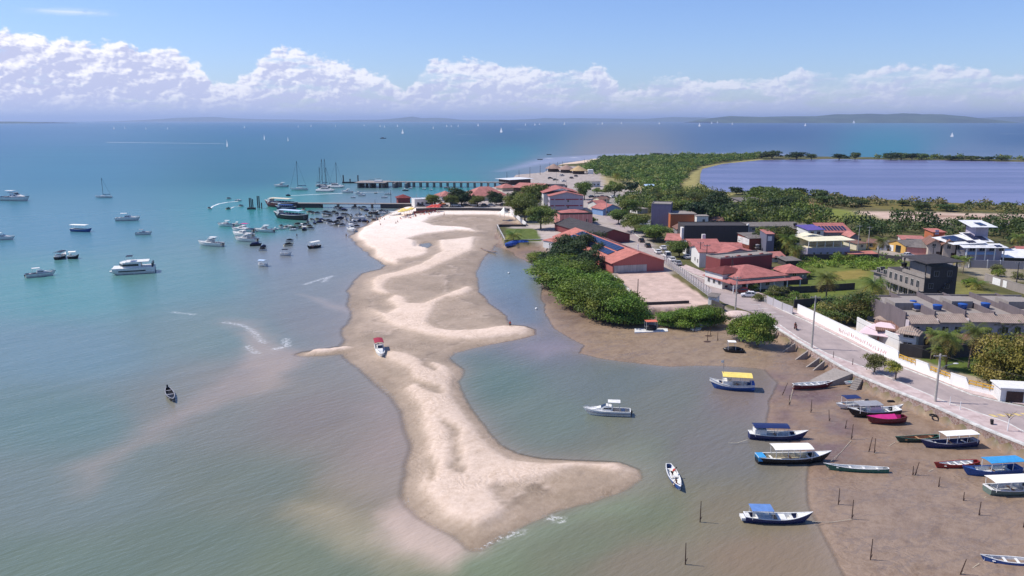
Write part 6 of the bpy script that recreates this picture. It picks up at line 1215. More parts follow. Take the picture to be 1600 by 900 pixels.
tour('blue boat with a vivid sky-blue canopy near the right edge', (1592,738), (1502,743), BBLUE, BSKY, B=2.3, cx=(-.5,.1), z=.3, H=.75, cz=2.1, rim=BBLUE, inner=BW, curve=.1)
tour('grey-green boat with a wide white canopy cut by the right edge', (1541,772), (1628,768), bm('boat_greygreen', (96,112,104)), BCANW, B=2.6, cx=(-.46,.32), z=.25, H=.8, cz=2.1, rim=BW, inner=BW, curve=.1)
e, L, B = tour('navy blue boat with a long dark navy canopy afloat at the mud edge', (1170,684), (1262,686), BNAVY, BNAVY, B=2.3, cx=(-.44,.16), H=.75, cz=2.1, inner=BW, cabin=BW, curve=.15)
e, L, B = tour('dark-hulled boat with a white canopy and sky-blue stern locker', (1182,722), (1298,720), BBLK, BCANW, B=2.6, cx=(-.3,.22), H=.85, cz=2.35, rim=BW, inner=BCRM, curve=.15)
b = MB(); b.box(-L*.5, -L*.4, -B*.36, B*.36, .5, 1.15); b.build('stern_locker', BSKY, e)
canoe('long slim green and white canoe touching the stern of the white-canopied boat', (1388,739), (1286,733), 1.25, BGRN, BW, BW, 4, z=.15, H=.6)
e, L, B = tour('white boat with a square pale blue canopy over its stern, nearest the bottom poles', (1163,813), (1269,815), BNAVY, bm('canopy_pale_blue', (96,132,188), .6), B=2.1, cx=(-.42,-.1), H=.6, cz=1.75, rim=BW, inner=BW, seats=3, curve=.03, posts=2)
b = MB(); b.box(-L*.02, L*.1, -B*.36, B*.36, .2, .64); b.build('hatch', BW, e); b = MB(); b.box(-L*.56, -L*.5, -B*.3, B*.3, .3, .62); b.build('swim_step', BW, e)
canoe('blue canoe with a white inside at the bottom right corner', (1625,886), (1530,878), 1.5, BBLUE, BW, BW, 4, z=.1, H=.6)
e, L, B = cruiser('white speedboat with grey stripe anchored in the middle of the inlet', (985,649), (911,646), BW, BW, 'arch', B=2.3, H=.75)
b = MB(); S = hull_pts(L, B, .75*L/10+.25, .35*L/10, 0, .9, .3, bowp=2.6)
for sg in (-1, 1):
    b = MB()
    for i in range(13): (x0,b0,z0,_,_), (x1,b1,z1,_,_) = S[i], S[i+1]; b.add([(x0,sg*(b0*.985+.03),z0*.5),(x1,sg*(b1*.985+.03),z1*.5),(x1,sg*(b1+.03),z1*.75),(x0,sg*(b0+.03),z0*.75)], [(0,1,2,3)])
    b.build('grey_stripe', BGREY, e)
TWO, L2, B2_ = canoe('white and blue canoe with two people aboard in the inlet', (1044,731), (1063,770), 1.6, BBLUE, BW, BW, 3, z=0, H=.55)
e, L, B = cruiser('black-covered inflatable boat with a white bimini on the mud flat', (1162,550), (1129,549), BBLK, BBLK, 'none', z=.25, B=2.0, H=.6, name='inflatable_boat', cabin=False); canopy(e, -L*.1, L*.28, 1.7, 2.3, BCANW, 2, curve=.1, zb=.5); b = MB(); b.ell((0,0,.75), (L*.4,.8,.45), 16, 8); b.build('boat_cover', BBLK, e)
a = P(1016,518,.25); e = empty('floating_raft', a, R(4), 'white floating raft with a black covered jet ski under a small orange awning', 'raft'); b = MB(); b.prism([(-4.2,-1.6),(4.0,-1.3),(4.6,1.4),(-3.4,1.9)], 0, .35); b.build('platform', BW, e)
canopy(e, -1.3, 1.5, 2.0, 2.6, BCORAL, 2, curve=.05, zb=.35); b = MB(); b.ell((.2,.1,.95), (1.7,.75,.7), 14, 8); b.build('covered_jet_ski', BBLK, e)
e, L = boat_root('dinghy', 'small white square dinghy on the mud right of the raft', 'dinghy', (1082,517), (1096,515), .25); make_hull(e, L, L*.6, .4, .1, 0, .9, .1, well=(.1,.85)); thwart(e, 0, L*.5, .38, BW)
e, L = boat_root('dinghy', 'tiny white dinghy at the foot of the concrete steps', 'dinghy', (1337,599), (1319,600), .8); make_hull(e, L, L*.5, .35, .1, 0, .8, .1, well=(.1,.85)); thwart(e, 0, L*.4, .33, BTEAL)
e, L, B = cruiser('white beached boat with a dark red canopy on the sandbar', (591,543), (597,561), BW, BW, 'none', z=.35, B=2.0, H=.6, name='beached_boat'); canopy(e, -L*.55, -L*.12, 2.0, 2.0, bm('canopy_dark_red', (150,36,56), .7), 2, zb=.6)
e, L, B = canoe('grey open motor dinghy alone in the shallow bay at left', (262,610), (271,630), 1.5, BBLK, BGREY, BBLK, 3, BGREY, z=0, H=.5); engine(e, -L/2, .5, .8)
e, L = boat_root('covered_boat', 'long boat under a blue tarpaulin against the little garden wall', 'boat', (826,385), (788,387), .3); make_hull(e, L, 3.0, 1.0, .3, .1, .8, m=BBLK, inner=BTARP, rim=BW); b = MB(); b.tube([(-L*.48,0,1.1),(-L*.2,0,1.3),(L*.2,0,1.35),(L*.46,0,1.1)], [1.1,1.35,1.35,.7], 12); b.build('tarpaulin', BTARP, e)
canoe('grey weathered canoe half sunk in the channel beside the sandbar', (751,390), (776,396), 1.1, BGREY, BWOOD, BGREY, 2, BWOOD, z=.1, H=.4)
canoe('thin white hull leaning on the wall end by the blue tarpaulin boat', (826,382), (843,381), 1.0, BW, BW, BW, 2, z=.5, H=.5)
# ---- boats at anchor out in the bay
cruiser('large white and navy flybridge yacht at the far left edge', (3,313), (47,314), BW, BNAVY, 'fly', name='motor_yacht', cat='yacht')
cruiser('white motor boat cut by the left edge above the two rafted boats', (-14,375), (24,374), BW, BW, 'arch')
e, L = boat_root('sailing_boat', 'white sailing boat with bare mast anchored alone at left', 'sailing boat', (175,309), (148,309)); make_hull(e, L, 2.8, 1.0, .3, 0, .6, m=BW, band=None, inner=BGREY); b = MB(); b.box(-L*.1, L*.15, -.8, .8, 1.0, 1.5); b.build('cabin', BW, e); b = MB(); b.cyl(0, 0, 1, 13, .12, n=6); b.bar((0,0,13), (-L*.46,0,1.2), .06); b.build('mast', BBLK, e); b = MB(); b.bar((0,0,2.2), (-L*.4,0,2.3), .3); b.build('boom', BNAVY, e)
tour('passenger boat with a long white roof left of the white cruiser', (112,361), (144,362), BBLUE, BCANW, B=3.4, cx=(-.48,.3), H=1.0, cz=3.0, posts=6, curve=.1, inner=BBLK)
cruiser('white cabin cruiser with a raised bow above the small express boat', (181,345), (220,344), BW, BW, 'arch'); cruiser('small white express boat with pinkish canopy at left', (212,367), (238,366), BW, BNAVY, 'arch', can=BGREY)
for k, (a, c, lab) in enumerate([((88,406),(103,400),'dark boat on the left of two rafted together'), ((106,404),(124,403),'dark boat with white canopy on the right of two rafted together')]): tour(lab, a, c, BBLK, BBLK if k == 0 else BCANW, B=2.6, cx=(-.4,.25), H=.8, cz=2.4, inner=BW, cabin=BW)
cruiser('white cruiser with dark navy hull stripe at lower left', (40,434), (88,429), BW, BNAVY, 'arch')
e, L = boat_root('motor_catamaran', 'big white two-deck catamaran yacht with dark upper canopy at left', 'yacht', (243,424), (173,428))
for y in (-2.2, 2.2):
    h = MB(); h.tube([(-L/2,y,.8),(L*.3,y,.8),(L*.5,y,1.1)], [1.15,1.15,.25], 10); h.build('hull', BW, e)
    h = MB(); h.box(-L*.3, L*.3, y+(-1.2 if y < 0 else 1.16), y+(-1.16 if y < 0 else 1.2), .9, 1.3); h.build('hull_window', BGLASS, e)
b = MB(); b.box(-L*.49, L*.44, -3.3, 3.3, 1.3, 2.1); b.build('deck', BW, e); b = MB(); b.prism([(-L*.2,-2.5),(L*.2,-2.5),(L*.28,0),(L*.2,2.5),(-L*.2,2.5)], 2.1, 3.8); b.build('saloon', BW, e); b = MB(); b.prism([(-L*.15,-2.54),(L*.205,-2.54),(L*.29,0),(L*.205,2.54),(-L*.15,2.54)], 2.6, 3.3); b.build('saloon_window', BGLASS, e); b = MB(); b.box(-L*.38, L*.14, -2.6, 2.6, 3.8, 4.0); b.build('upper_deck', BW, e); canopy(e, -L*.02, L*.12, 3.4, 5.7, BBLK, 2, curve=.1, zb=4.0); b = MB(); b.box(-L*.47, -L*.44, -2.8, 2.8, 2.1, 3.4); b.build('stern_rail', BBLK, e)
cl = [((348,385),(310,383),'white cruiser with dark arch nearest the sandbar shore, alone at the left of the group',BW,BW,'fly'), ((365,354),(340,353),'slim white boat at the top of the moored group',BW,BNAVY,'arch'), ((376,353),(363,352),'tiny boat astern of the slim white one',BW,BW,'arch'), ((396,363),(362,361),'white boat with a magenta sunshade',BW,BNAVY,'arch'), ((395,371),(364,368),'white cruiser tucked behind the silver one',BW,BW,'arch'), ((402,378),(367,376),'silver-white cruiser in front of the magenta-shaded boat',BW,BGREY,'fly'), ((428,363),(397,362),'white boat with dark glass right of the magenta-shaded boat',BW,BW,'fly')]
for a, c, lab, h1, h2, tp in cl: cruiser(lab, a, c, h1, h2, tp, can=BMAG if 'magenta sun' in lab else None)
cruiser('white motor yacht at the left end of the far moored sailing boats', (450,292), (428,292), BW, BW, 'fly', name='motor_yacht', cat='yacht')
cruiser('white motor boat crossing the long wake near the piers', (551,301), (533,301), BW, BW, 'fly')
def sailer(label, stern, bow, H=1.0, mast=14, m=BW, cat_=False, dark=BBLK, group='yachts moored near the far pier'):
    e, L = boat_root('sailing_yacht', label, 'sailing yacht', stern, bow, 0, group)
    if cat_:
        for y in (-2.4, 2.4): h = MB(); h.tube([(-L/2,y,.7),(L*.3,y,.7),(L*.5,y,1.0)], [.95,.95,.2], 8); h.build('hull', m, e)
        b = MB(); b.box(-L*.45, L*.3, -2.8, 2.8, 1.2, 1.8); b.build('bridge_deck', m, e); b = MB(); b.box(-L*.25, L*.12, -2.2, 2.2, 1.8, 3.0); b.build('saloon', m, e); b = MB(); b.box(-L*.2, L*.13, -2.24, 2.24, 2.2, 2.7); b.build('window_band', BGLASS, e)
    else: make_hull(e, L, 3.2, 1.2, .4, .1, .6, m=m, inner=BGREY); b = MB(); b.box(-L*.2, L*.15, -1, 1, 1.2, 1.9); b.build('cabin', BW, e); canopy(e, -L*.4, -L*.2, 2.2, 3.2, BNAVY, 2, zb=1.2)
    b = MB(); b.cyl(L*.05, 0, 1, mast, .14, n=6); b.bar((L*.05,0,mast), (L*.48,0,1.2), .08); b.bar((L*.05,0,mast), (-L*.46,0,1.4), .06); b.build('mast', dark, e); b = MB(); b.bar((L*.05,0,3.2), (-L*.4,0,3.3), .45); b.build('furled_sail', BNAVY, e)
sailer('sailing yacht with two stays spread wide and navy awning, left of the catamarans', (481,297), (453,297), mast=21)
sailer('sailing yacht behind the catamarans with tall dark mast', (513,292), (497,291), mast=21, m=BGREY)
sailer('white catamaran nearest the long wake', (495,299), (523,299), cat_=True, mast=17); sailer('white catamaran right behind its neighbour, beside the floating dock', (512,293), (538,293), cat_=True, mast=19); sailer('dark-hulled yacht tucked between the two catamarans', (500,295), (516,294), mast=22, m=BBLK); sailer('low grey yacht whose thin mast stands left of the catamaran masts', (494,291.5), (505,291), mast=15, m=BGREY)
def ferry(label, stern, bow, hull, can, B, H=2.2, cz=4.6, trim=BW):
    e, L = boat_root('passenger_ferry', label, 'ferry', stern, bow); make_hull(e, L, B, H, 1.2, .6, .75, .4, m=hull, rim=trim, inner=BMAR, well=(.04,.8), deck=BGREY); canopy(e, -L*.4, L*.25, B*.9, cz, can, 7, curve=.2, zb=H*.7, postm=BW)
    b = MB(); b.box(L*.25, L*.33, -B*.3, B*.3, H*.8, H+2.2); b.build('wheelhouse', BW, e); b = MB()
    for sg in (-1, 1): b.box(-L*.38, L*.24, sg*B*.42-.04, sg*B*.42+.04, H+.05, H+.8)
    b.build('side_rail', BNAVY, e); return e
ferry('long black-hulled excursion boat with a pale blue roof in front of the near pier', (478,344), (428,340), BBLK, bm('canopy_ice_blue', (176,200,226), .6), 5.5)
ferry('dark maroon ferry with a cream roof lying along the pier head', (461,325), (414,322), BMAR, BCRM, 6.5, 2.6, 5.2); ferry('navy boat with purple and blue trim tucked against the maroon ferry', (462,327.5), (430,327), BNAVY, BBLUE, 3.6, 1.2, 2.6)
tour('small boat with pale blue canopy, lowest of the anchored group', (417,416), (403,415), BW, bm('canopy_ice_blue', (176,200,226), .6), B=2.2, cx=(-.4,.3), H=.6, cz=2.0, posts=2); tour('small white boat with dark canopy right of the blue-canopied one', (438,399), (456,399), BW, BBLK, B=2.2, cx=(-.3,.2), H=.7, cz=2.2, posts=2)
e, L, B = tour('dark longboat crowded with people under a ragged white canopy', (500,385), (480,389), BBLK, BCANW, B=2.0, cx=(-.4,.3), H=.7, cz=2.3, inner=BBLK); 
tour('dark boat with a curved hull full of people near the pier shore', (576,334), (592,333), BBLK, BBLK, B=2.4, cx=(-.2,.2), H=.9, cz=1.6)
tour('white boat with a long white roof run up on the bright beach', (608,339), (627,337), BW, BCANW, B=2.6, cx=(-.45,.4), z=.3, H=.8, cz=2.4)
# ---- jet skis and small craft crowding the shallows
def jetski_proto(m1, m2):
    e = empty('jet_ski', (0,0,0), 0, 'x', 'jet ski'); make_hull(e, 3.4, 1.25, .5, .25, 0, .8, .1, m=m1, rim=m2, inner=m2, well=(.3,.6), deck=m1)
    b = MB(); b.tube([(-1.3,0,.7),(-.2,0,.85),(.3,0,.8),(1.2,0,.6)], [.22,.28,.3,.12], 8); b.build('saddle', m2, e); b = MB(); b.bar((.35,-.4,1.15), (.35,.4,1.15), .07); b.bar((.55,0,.7), (.35,0,1.15), .1); b.build('handlebar', BBLK, e); return e
JS = [jetski_proto(BW, BBLK), jetski_proto(BBLK, BNAVY), jetski_proto(BCRM, BBLK)]; used = [False]*3
def jetski(k, px, py, rz, label, group, s=1.0):
    global used
    e = JS[k] if not used[k] else copy_tree(JS[k]); used[k] = True; p = P(px, py, 0); e.location = (p.x, p.y, .02); e.rotation_euler.z = rz; e.scale = (s, s, s); e['label'] = label
    if group: e['group'] = group
    return e
jetski(1, 400, 384, .3, 'black jet ski covered beside the silver-white cruiser', None, 1.4); jetski(1, 412, 386.5, 1.2, 'dark jet ski of a pair below the moored group, upper one', None); jetski(0, 411, 391.5, 0, 'dark and white jet ski of a pair, lower one', None); jetski(0, 453, 377, .2, 'lone white jet ski in open shallow water', None); jetski(2, 451, 384, .6, 'lone cream jet ski below the white one', None, 1.2)
jetski(1, 425, 361, 2.0, 'black jet ski at the stern of the dark-glass boat', None, 1.2); jetski(1, 450, 306, 3.1, 'dark jet ski at the head of the long straight wake', None); jetski(0, 327, 326.5, 2.6, 'jet ski leaving a curved wake, leftmost', None); jetski(0, 357, 311, 3, 'jet ski crossing beyond the curved wake', None); jetski(0, 376, 322.5, 3, 'jet ski close to the pile cluster', None); jetski(2, 357, 327, 1, 'jet ski idling between the curved wakes', None)
e, L, B = cruiser('small white runabout with a rider beyond the curved wake', (367,314), (378,314), BW, BW, 'none')
JL = [('white jet ski among the crowded small craft off the beach', 'white jet skis off the beach'), ('dark jet ski among the crowded small craft off the beach', 'dark jet skis off the beach'), ('cream jet ski among the crowded small craft off the beach', 'cream jet skis off the beach')]
spots = [(475,329),(484,333),(489,334),(496,334),(508,333),(513,334),(521,333),(525,326),(533,326),(531,329),(537,329),(552,326),(554,325),(561,326),(568,325),(507,337),(515,338),(527,336),(536,337),(541,337),(549,338),(556,338),(548,341),(559,341),(572,338),(577,341),(487,345),(496,344),(503,345),(500,348),(507,347),(513,346),(481,349),(492,350),(517,349),(523,350),(527,348),(533,346),(541,346),(548,347),(554,349),(526,353),(535,353),(562,346),(570,347),(580,338),(596,331),(601,332),(605,332),(584,345),(590,346),(558,355),(466,352),(474,353),(484,355),(460,358),(470,357),(486,358),(475,360),(540,342),(532,342),(440,355),(448,357),(566,329),(590,338),(573,330)]
rr = random.Random(11)
for (x, y) in spots: k = rr.choice([0,0,0,0,1,1,2,2]); jetski(k, x, y, rr.random()*6.28, *JL[k], s=1.05+.3*rr.random())
for k, (a, c, lab) in enumerate([((445,355),(458,356),'white launch in the near row of small craft, left end'), ((437,358),(446,358),'small white launch left of the pair of runabouts'), ((453,360),(463,359.5),'white launch below the near row'), ((469,356),(480,358),'white launch with dark cover in the middle of the near row'), ((545,348),(559,346.5),'white launch beside the bathers'), ((553,341),(572,342),'larger white launch among the dark jet skis'), ((505,339),(514,339),'pale launch in the second row'), ((546,359),(554,363),'white tender just off the bright sand'), ((515,352),(526,352),'pale yellow-white launch in the second row'), ((557,336),(566,335),'small launch nearest the pier piles'), ((592,334),(604,334),'launch anchored at the beach corner by the pier'), ((427,359),(436,359),'tiny dark-topped launch right of the cruisers')]):
    cruiser(lab, a, c, BW if k % 3 else BCRM, BW, 'arch' if k % 2 else 'none', name='launch', can=BBLK if k % 4 == 1 else None)
for k, (x0, x1, y, lab) in enumerate([(556,567,303,'white motor launch beyond the near pier, leftmost'),(560,572,306,'white launch beyond the pier beside the cream one'),(585,590,302,'small dark boat between the two piers'),(601,612,304,'low pale boat between the piers, nearest the kiosk'),(596,606,309,'dark boat just beyond the near pier deck'),(629,639,298,'white boat off the salmon-roofed houses'),(638,645,295,'small dark boat between the piers, upper right'),(660,666,296,'tiny dark boat between the piers'),(694,702,294,'dark inflatable near the far pier piles'),(671,676,297.5,'small boat with grey top off the promenade tree'),(548,556,309,'tiny white tender beside the pier deck')]):
    cruiser(lab, (x0,y), (x1,y), BW if k % 3 != 2 else BBLK, BW, 'arch' if k in (0,1,5) else 'none', name='launch')
for k, (x, y, L_) in enumerate([(844,249.5,9),(858,242,8)]): e, LL = boat_root('fishing_boat', ['dark low boat in the shallows off the thatched huts', 'tiny dark boat farther out off the point'][k], 'boat', (x-L_/2,y), (x+L_/2,y)); make_hull(e, LL, LL*.2, .8, .3, .1, .4, m=BBLK, rim=BBLK, inner=BBLK)
# ---- wakes: foam trails lying on the water
M_FOAM = mat('wake_foam', (226,232,234), .9, .15, .2)
def wake(pts, w0, w1, label):
    w = [P(x, y, 0) for x, y in pts]; b = MB(); n = len(w)
    for i in range(n-1):
        d = (w[i+1]-w[i]).normalized(); nv = Vector((-d.y, d.x, 0)); a_ = w0+(w1-w0)*i/(n-1); c_ = w0+(w1-w0)*(i+1)/(n-1)
        b.add([(*(w[i]-nv*a_/2)[:2],.03),(*(w[i+1]-nv*c_/2)[:2],.03),(*(w[i+1]+nv*c_/2)[:2],.03),(*(w[i]+nv*a_/2)[:2],.03)], [(0,1,2,3)])
    o = b.build('wake', M_FOAM)
    if o.data.polygons[0].normal.z < 0: o.data.flip_normals()
    tag(o, label, kind='structure')
wake([(452,306),(480,304.4),(510,303),(535,302)], 1.2, 2.2, ''); wake([(552,301.5),(575,300.6),(600,300.3)], 1.5, .8, ''); wake([(165,222.3),(230,223),(300,223.8),(352,224.5)], 9, 4, ''); wake([(712,210),(730,210.2),(752,210.6)], 9, 3, ''); wake([(805,201.5),(818,201.8),(832,202)], 22, 10, ''); wake([(1148,203),(1160,203.2),(1176,203.5)], 10, 3, ''); wake([(1562,209),(1600,209.3),(1660,209.8)], 14, 8, ''); wake([(328,326),(333,322),(342,318.5),(356,316),(372,314.6)], .9, 1.6, ''); wake([(357,327),(366,323),(376,322.7)], .8, .5, ''); wake([(1445-520,247.3),(960,247.8)], 3, 2, '')
# ---- the regatta on the horizon
def sail_proto(h, name='regatta_sailboat'):
    e = empty(name, (0,0,0), 0, 'x', 'sailing boat', 'regatta sailing boats'); b = MB(); b.tube([(-h*.28,0,h*.03),(h*.1,0,h*.03),(h*.3,0,h*.06)], [h*.04,h*.06,h*.01], 6); b.build('hull', BW, e)
    b = MB(); b.add([(0,0,h*.1),(-h*.34,.03*h,h*.12),(-.02*h,0,h),(0.02*h,0,h*.1),(-h*.34,.04*h,h*.12),(0,.01*h,h)], [(0,1,2),(3,5,4)]); b.add([(h*.04,0,h*.1),(h*.3,.01*h,h*.1),(0.02*h,0,h*.9)], [(0,1,2)]); b.build('sail', bm('sail_cloth', (240,240,240), .8, .02), e); return e
sp = sail_proto(1.0); SP = [(178,202,4),(195,201,3),(228,202,3),(262,202,3),(382,200,3),(466,199,3),(486,198,3),(524,198,3),(569,197,2.5),(594,198,3),(601,199,3),(621,198,3.5),(629,209,6.5),(677,201,3),(698,198,3),(705,198,2.5),(716,198,3),(747,197,4),(783,207,7),(821,196,3),(836,196,3.5),(843,195.5,3),(882,195,4),(934,195,2.5),(941,194.5,3.5),(971,194,3.5),(1030,194,3),(1093,197.5,5),(1112,193.5,3.5),(1121,192.5,3),(1144,195,3.5),(1159,192,3.5),(1238,192,3.5),(1247,190.5,3),(1258,197,4),(1264,190.5,3),(1266,190.6,3),(1283,190.4,3),(1294,190.4,3.5),(1306,190.5,3.5),(1317,190.5,3),(1334,192.5,4.5),(1346,190.6,3),(1366,190.6,3),(1379,190.5,3),(1388,190.6,3),(1404,190.5,3),(1428,190.8,3),(1494,190.5,3),(1514,190.6,3),(1540,190.6,3),(1543,191,4),(1487,214,6.5),(1575,190.6,3)]
for k, (x, y, hp) in enumerate(SP):
    e = sp if k == 0 else copy_tree(sp); y = max(y, 190.6); p = P(x, y, 0); e.location = p; h = hp*p.y/F*1.15; e.scale = (h, h, h); e.rotation_euler.z = rr.choice([0, 3.14])-.75+rr.random()*.3
    e['label'] = 'tiny white sailing boat far out on the open bay' if hp < 6 else ['','small white sailing boat nearer than the rest, left of centre','small white sailing boat nearer than the rest, at the centre','small white sailing boat above the right lagoon spit'][1+[629,783,1487].index(x)]
for k, (x, y, h, lab) in enumerate([(355,229,24,'sailing boat with white sail at the end of the long wake at left'),(413,218,19,'slim white sail between the long wake and the horizon'),(450,220,14,'small leaning white sail right of the slim one')]):
    e = copy_tree(sp); p = P(x, y+.5, 0); e.location = p; s_ = [12,9,7][k]*p.y/F; e.scale = (s_*.55, s_*.8, s_); e.rotation_euler.z = -.8; e['label'] = lab; del e['group']
e, L = boat_root('fishing_boat', 'low grey motor boat alone far out left of centre', 'boat', (594,216.5), (604,216.5)); make_hull(e, L, L*.2, L*.09, .3, .1, .6, m=BBLK, rim=BW, inner=BGREY); b = MB(); b.box(-L*.3, L*.1, -L*.06, L*.06, L*.1, L*.2); b.build('cabin', BGREY, e)
p = P(1219, 190.8, 0); e = empty('cargo_ship', p, 0, 'dark cargo ship with a white superstructure at its left end on the horizon', 'ship'); w = p.y/F; b = MB(); b.prism([(-18*w,-20),(16*w,-20),(18*w,0),(16*w,20),(-18*w,20)], 0, 1.9*w); b.build('hull', BNAVY, e); b = MB(); b.box(-16.5*w, -12*w, -16, 16, 1.9*w, 4.6*w); b.build('superstructure', BW, e)
for k in range(8): b = MB(); b.box((-8+k*2.8)*w, (-6+k*2.8)*w, -14, 14, 1.9*w, 2.9*w); b.build('deck_house', BGREY, e)
# ---------------------------------------------------------------- street furniture, poles, cars
def roadang(py):
    """heading of the road at an image row"""
    pts = [(a[1], P(*a, GZ)) for a in NEAR[3:]]
    for (y0, p0), (y1, p1) in zip(pts[:-1], pts[1:]):
        if y1 <= py <= y0: d = p1-p0; return math.atan2(d.y, d.x)
    d = pts[-1][1]-pts[-3][1]; return math.atan2(d.y, d.x)
def pole(name, label, x, y, top, r=.16, kind='plain', z=GZ, group=None, m=None, lean=0, cat='pole'):
    p = P(x, y, z); h = zat(top, p.y)-z; e = empty(name, p, 0, label, cat, group); b = MB(); b.tube([(0,0,-.3),(lean*h,0,h)], [r*1.25, r*.75], 8); b.build('post', m or M_CONCP, e)
    if kind in ('cross', 'both'): b = MB(); b.bar((-1.1,0,h-.35), (1.1,0,h-.35), .12, .16); b.build('cross_arm', M_CONCP, e)
    if kind in ('cross', 'both'):
        for k in (-.9, 0, .9): b = MB(); b.cyl(k, 0, h-.27, h-.02, .07, n=6); b.build('insulator', M_DKWOOD, e)
    if kind in ('lamp', 'both'):
        b = MB(); zz = h*.72 if kind == 'both' else h-.1; b.tube([(0,0,zz-1),(.9,-.1,zz+.3),(2.3,-.2,zz+.75)], .06, 6); b.build('lamp_arm', M_CONCP, e); b = MB(); b.ell((2.7,-.2,zz+.78), (.5,.17,.11), 10, 6); b.build('lamp_head', M_WHITE, e)
    return e
pole('lamp_post', 'tall concrete street lamp nearest the camera, with cross arm and curved lamp arm', 1461, 628, 553, .2, 'both', cat='street lamp')
pole('lamp_post', 'tall pale concrete pole on the pavement beside the buttresses', 1268, 545, 462, .19, 'cross', cat='street lamp')
pole('lamp_post', 'tall pale pole at the road edge by the shore bush, facing the parked white car', 1149, 484, 432, .18, 'cross', cat='street lamp')
for k, (x, y, t_) in enumerate([(1093,416,378),(1103,423,382),(1142,445,400),(1457,406,384),(1588,443,409),(1340,392,352),(1356,390,354),(947,337,309),(929,313,298),(911,327,309)]):
    pole('utility_pole', ['dark utility pole before the orange-yellow house front','dark utility pole between the red-roofed terrace houses','dark utility pole by the verandah of the hip-roofed house','dark pole on the side street below the beige houses','thin pole behind the pale concrete wall','pole left of the coconut palm by the small cream house','pole right of the coconut palm by the small cream house','pole in front of the blue and white house','pole at the far car park edge','pole beside the three-storey school'][k], x, y, t_, .14, 'cross', m=W_DARK if k < 5 else None)
pole('yard_pole', 'slim dark pole standing in the bare pink yard by the mangroves', 996, 471, 436, .12, m=W_DARK)
for k, (x, y, t_) in enumerate([(792,282,269),(811,279,266),(828,277,261),(844,273,258),(859,269,254),(871,264,253),(879,263,252),(913,264,248),(933,268,248),(869,289,269),(957,301,284),(967,305,291),(976,308,294),(1020,299,290),(1032,303,292),(1044,305,294),(1086,304,288),(689,323,299),(651,320,303),(763,296,284),(750,320,309),(900,303,294),(885,290,280),(1107,308,297),(1244,476,464)]):
    pole('lamp_pole', 'slim pale pole along the far waterfront and car park' if k < 24 else 'short white post at the near end of the white road wall', x, y, t_, .16 if k < 10 else .13, m=W_DARK if k < 9 else M_CONCP, group='poles along the far waterfront' if k < 24 else None)
for k, (x, y, t_) in enumerate([(611,317,297),(586,318,312)]): pole('pier_pole', ['thin pole standing on the near pier deck', 'short pole on the near pier deck'][k], x, y, t_, .12, z=2.6, m=W_DARK)
# mooring stakes in the mud
MS = [(1094,813,783,0,'dark stake in shallow water right of the canoe with two people'),(1310,787,763,0,'straight stake on the mud left of its taller neighbour'),(1331,810,781,0,'taller stake on the mud near the bottom right'),(1233,632,617,0,'short pale-topped stake near the yellow-canopied boat'),(1267,644,624,0,'stake with a cross stick on the creek mud'),(1296,658,640,-.12,'leaning stake left of the three moored boats'),(1320,670,656,.15,'short stake leaning right below the three moored boats'),(1330,686,663,.05,'taller stake beside the short leaning one'),(1357,706,683,.16,'left stake of the leaning pair on the mud'),(1366,708,685,0,'right stake of the pair on the mud'),(1426,743,728,0,'short stub beside a leaning stake'),(1429,743,722,.22,'stake leaning right beside a short stub'),(1466,762,745,.05,'dark knobbly stake below the red canoe'),(1505,784,769,0,'short dark stake left of the white-canopied grey-green boat'),(1529,807,784,.04,'stake below the grey-green boat'),(1598,827,810,.08,'stake at the right edge of the photo'),(1360,873,842,.02,'tall thin stake at the bottom of the mudflat'),(1499,898,874,.3,'leaning stake cut by the bottom edge'),(1071,879,848,-.02,'lone tall stake standing in bottom water'),(1222,616,598,.4,'strongly leaning stake beside the red rowing boat'),(1105,533,516,.04,'thin stake with a dark ring of weed on the upper mud'),(1110,524,510,0,'thin stake behind the one with the weed ring'),(1121,533,519,0,'small stake right of the weed ring'),(1085,520,505,0,'stake beside the small white square dinghy'),(671,371,362,0,'far stake in the channel'),]
for x, y, t_, ln, lab in MS[:-1]:
    e = pole('mooring_stake', lab, x, y, t_, .06, z=.25, m=M_DKWOOD, group='mooring stakes in the mud', cat='stake', lean=ln)
    b = MB(); b.tube([(ln*.4,0,.05),(ln*.4+.25,.1,.5)], [.06,.03], 5); b.build('side_stick', M_DKWOOD, e)
for x, y, lab in [(1105,534,'dark ring of weed round a stake on the upper mud'),(1107,525,'second dark weed patch just behind')]: p = P(x, y, .35); b = MB(); b.ell((0,0,0), (.9,.7,.12), 14, 5); o = b.build('weed_ring', M_DKWOOD); o.location = p; tag(o, lab, 'weed')
p = P(1458,650,1.0); b = MB(); b.add([((.5+.15*math.cos(j*.785))*math.cos(a*.349), (.5+.15*math.cos(j*.785))*math.sin(a*.349), .12+.13*math.sin(j*.785)) for a in range(18) for j in range(8)], [(a*8+j, ((a+1)%18)*8+j, ((a+1)%18)*8+(j+1)%8, a*8+(j+1)%8) for a in range(18) for j in range(8)]); o = b.build('old_tyre', M_BLACK, smooth=True); o.location = p; tag(o, 'old black tyre lying on the mud under the sea wall', 'tyre')
p = P(1392,628,1.0); b = MB(); b.box(-.6,.6,-.3,.3,0,.2); b.box(-.45,.45,-.2,.2,.2,.3); o = b.build('rubber_mat', M_BLACK); o.location = p; tag(o, 'flat black rubber scrap on the mud near the sea wall', 'debris')
e = empty('rubbish_bin', P(1550,663,2.34), .4, 'small dark bin tilted on the pavement near the bare sapling', 'bin'); b = MB(); b.tube([(0,0,0),(0,.1,.7)], [.22,.28], 10); b.build('bin_body', M_BLACK, e); b = MB(); b.ell((0,.1,.75), (.3,.3,.1), 10, 5); b.build('bin_lid', W_DARK, e)
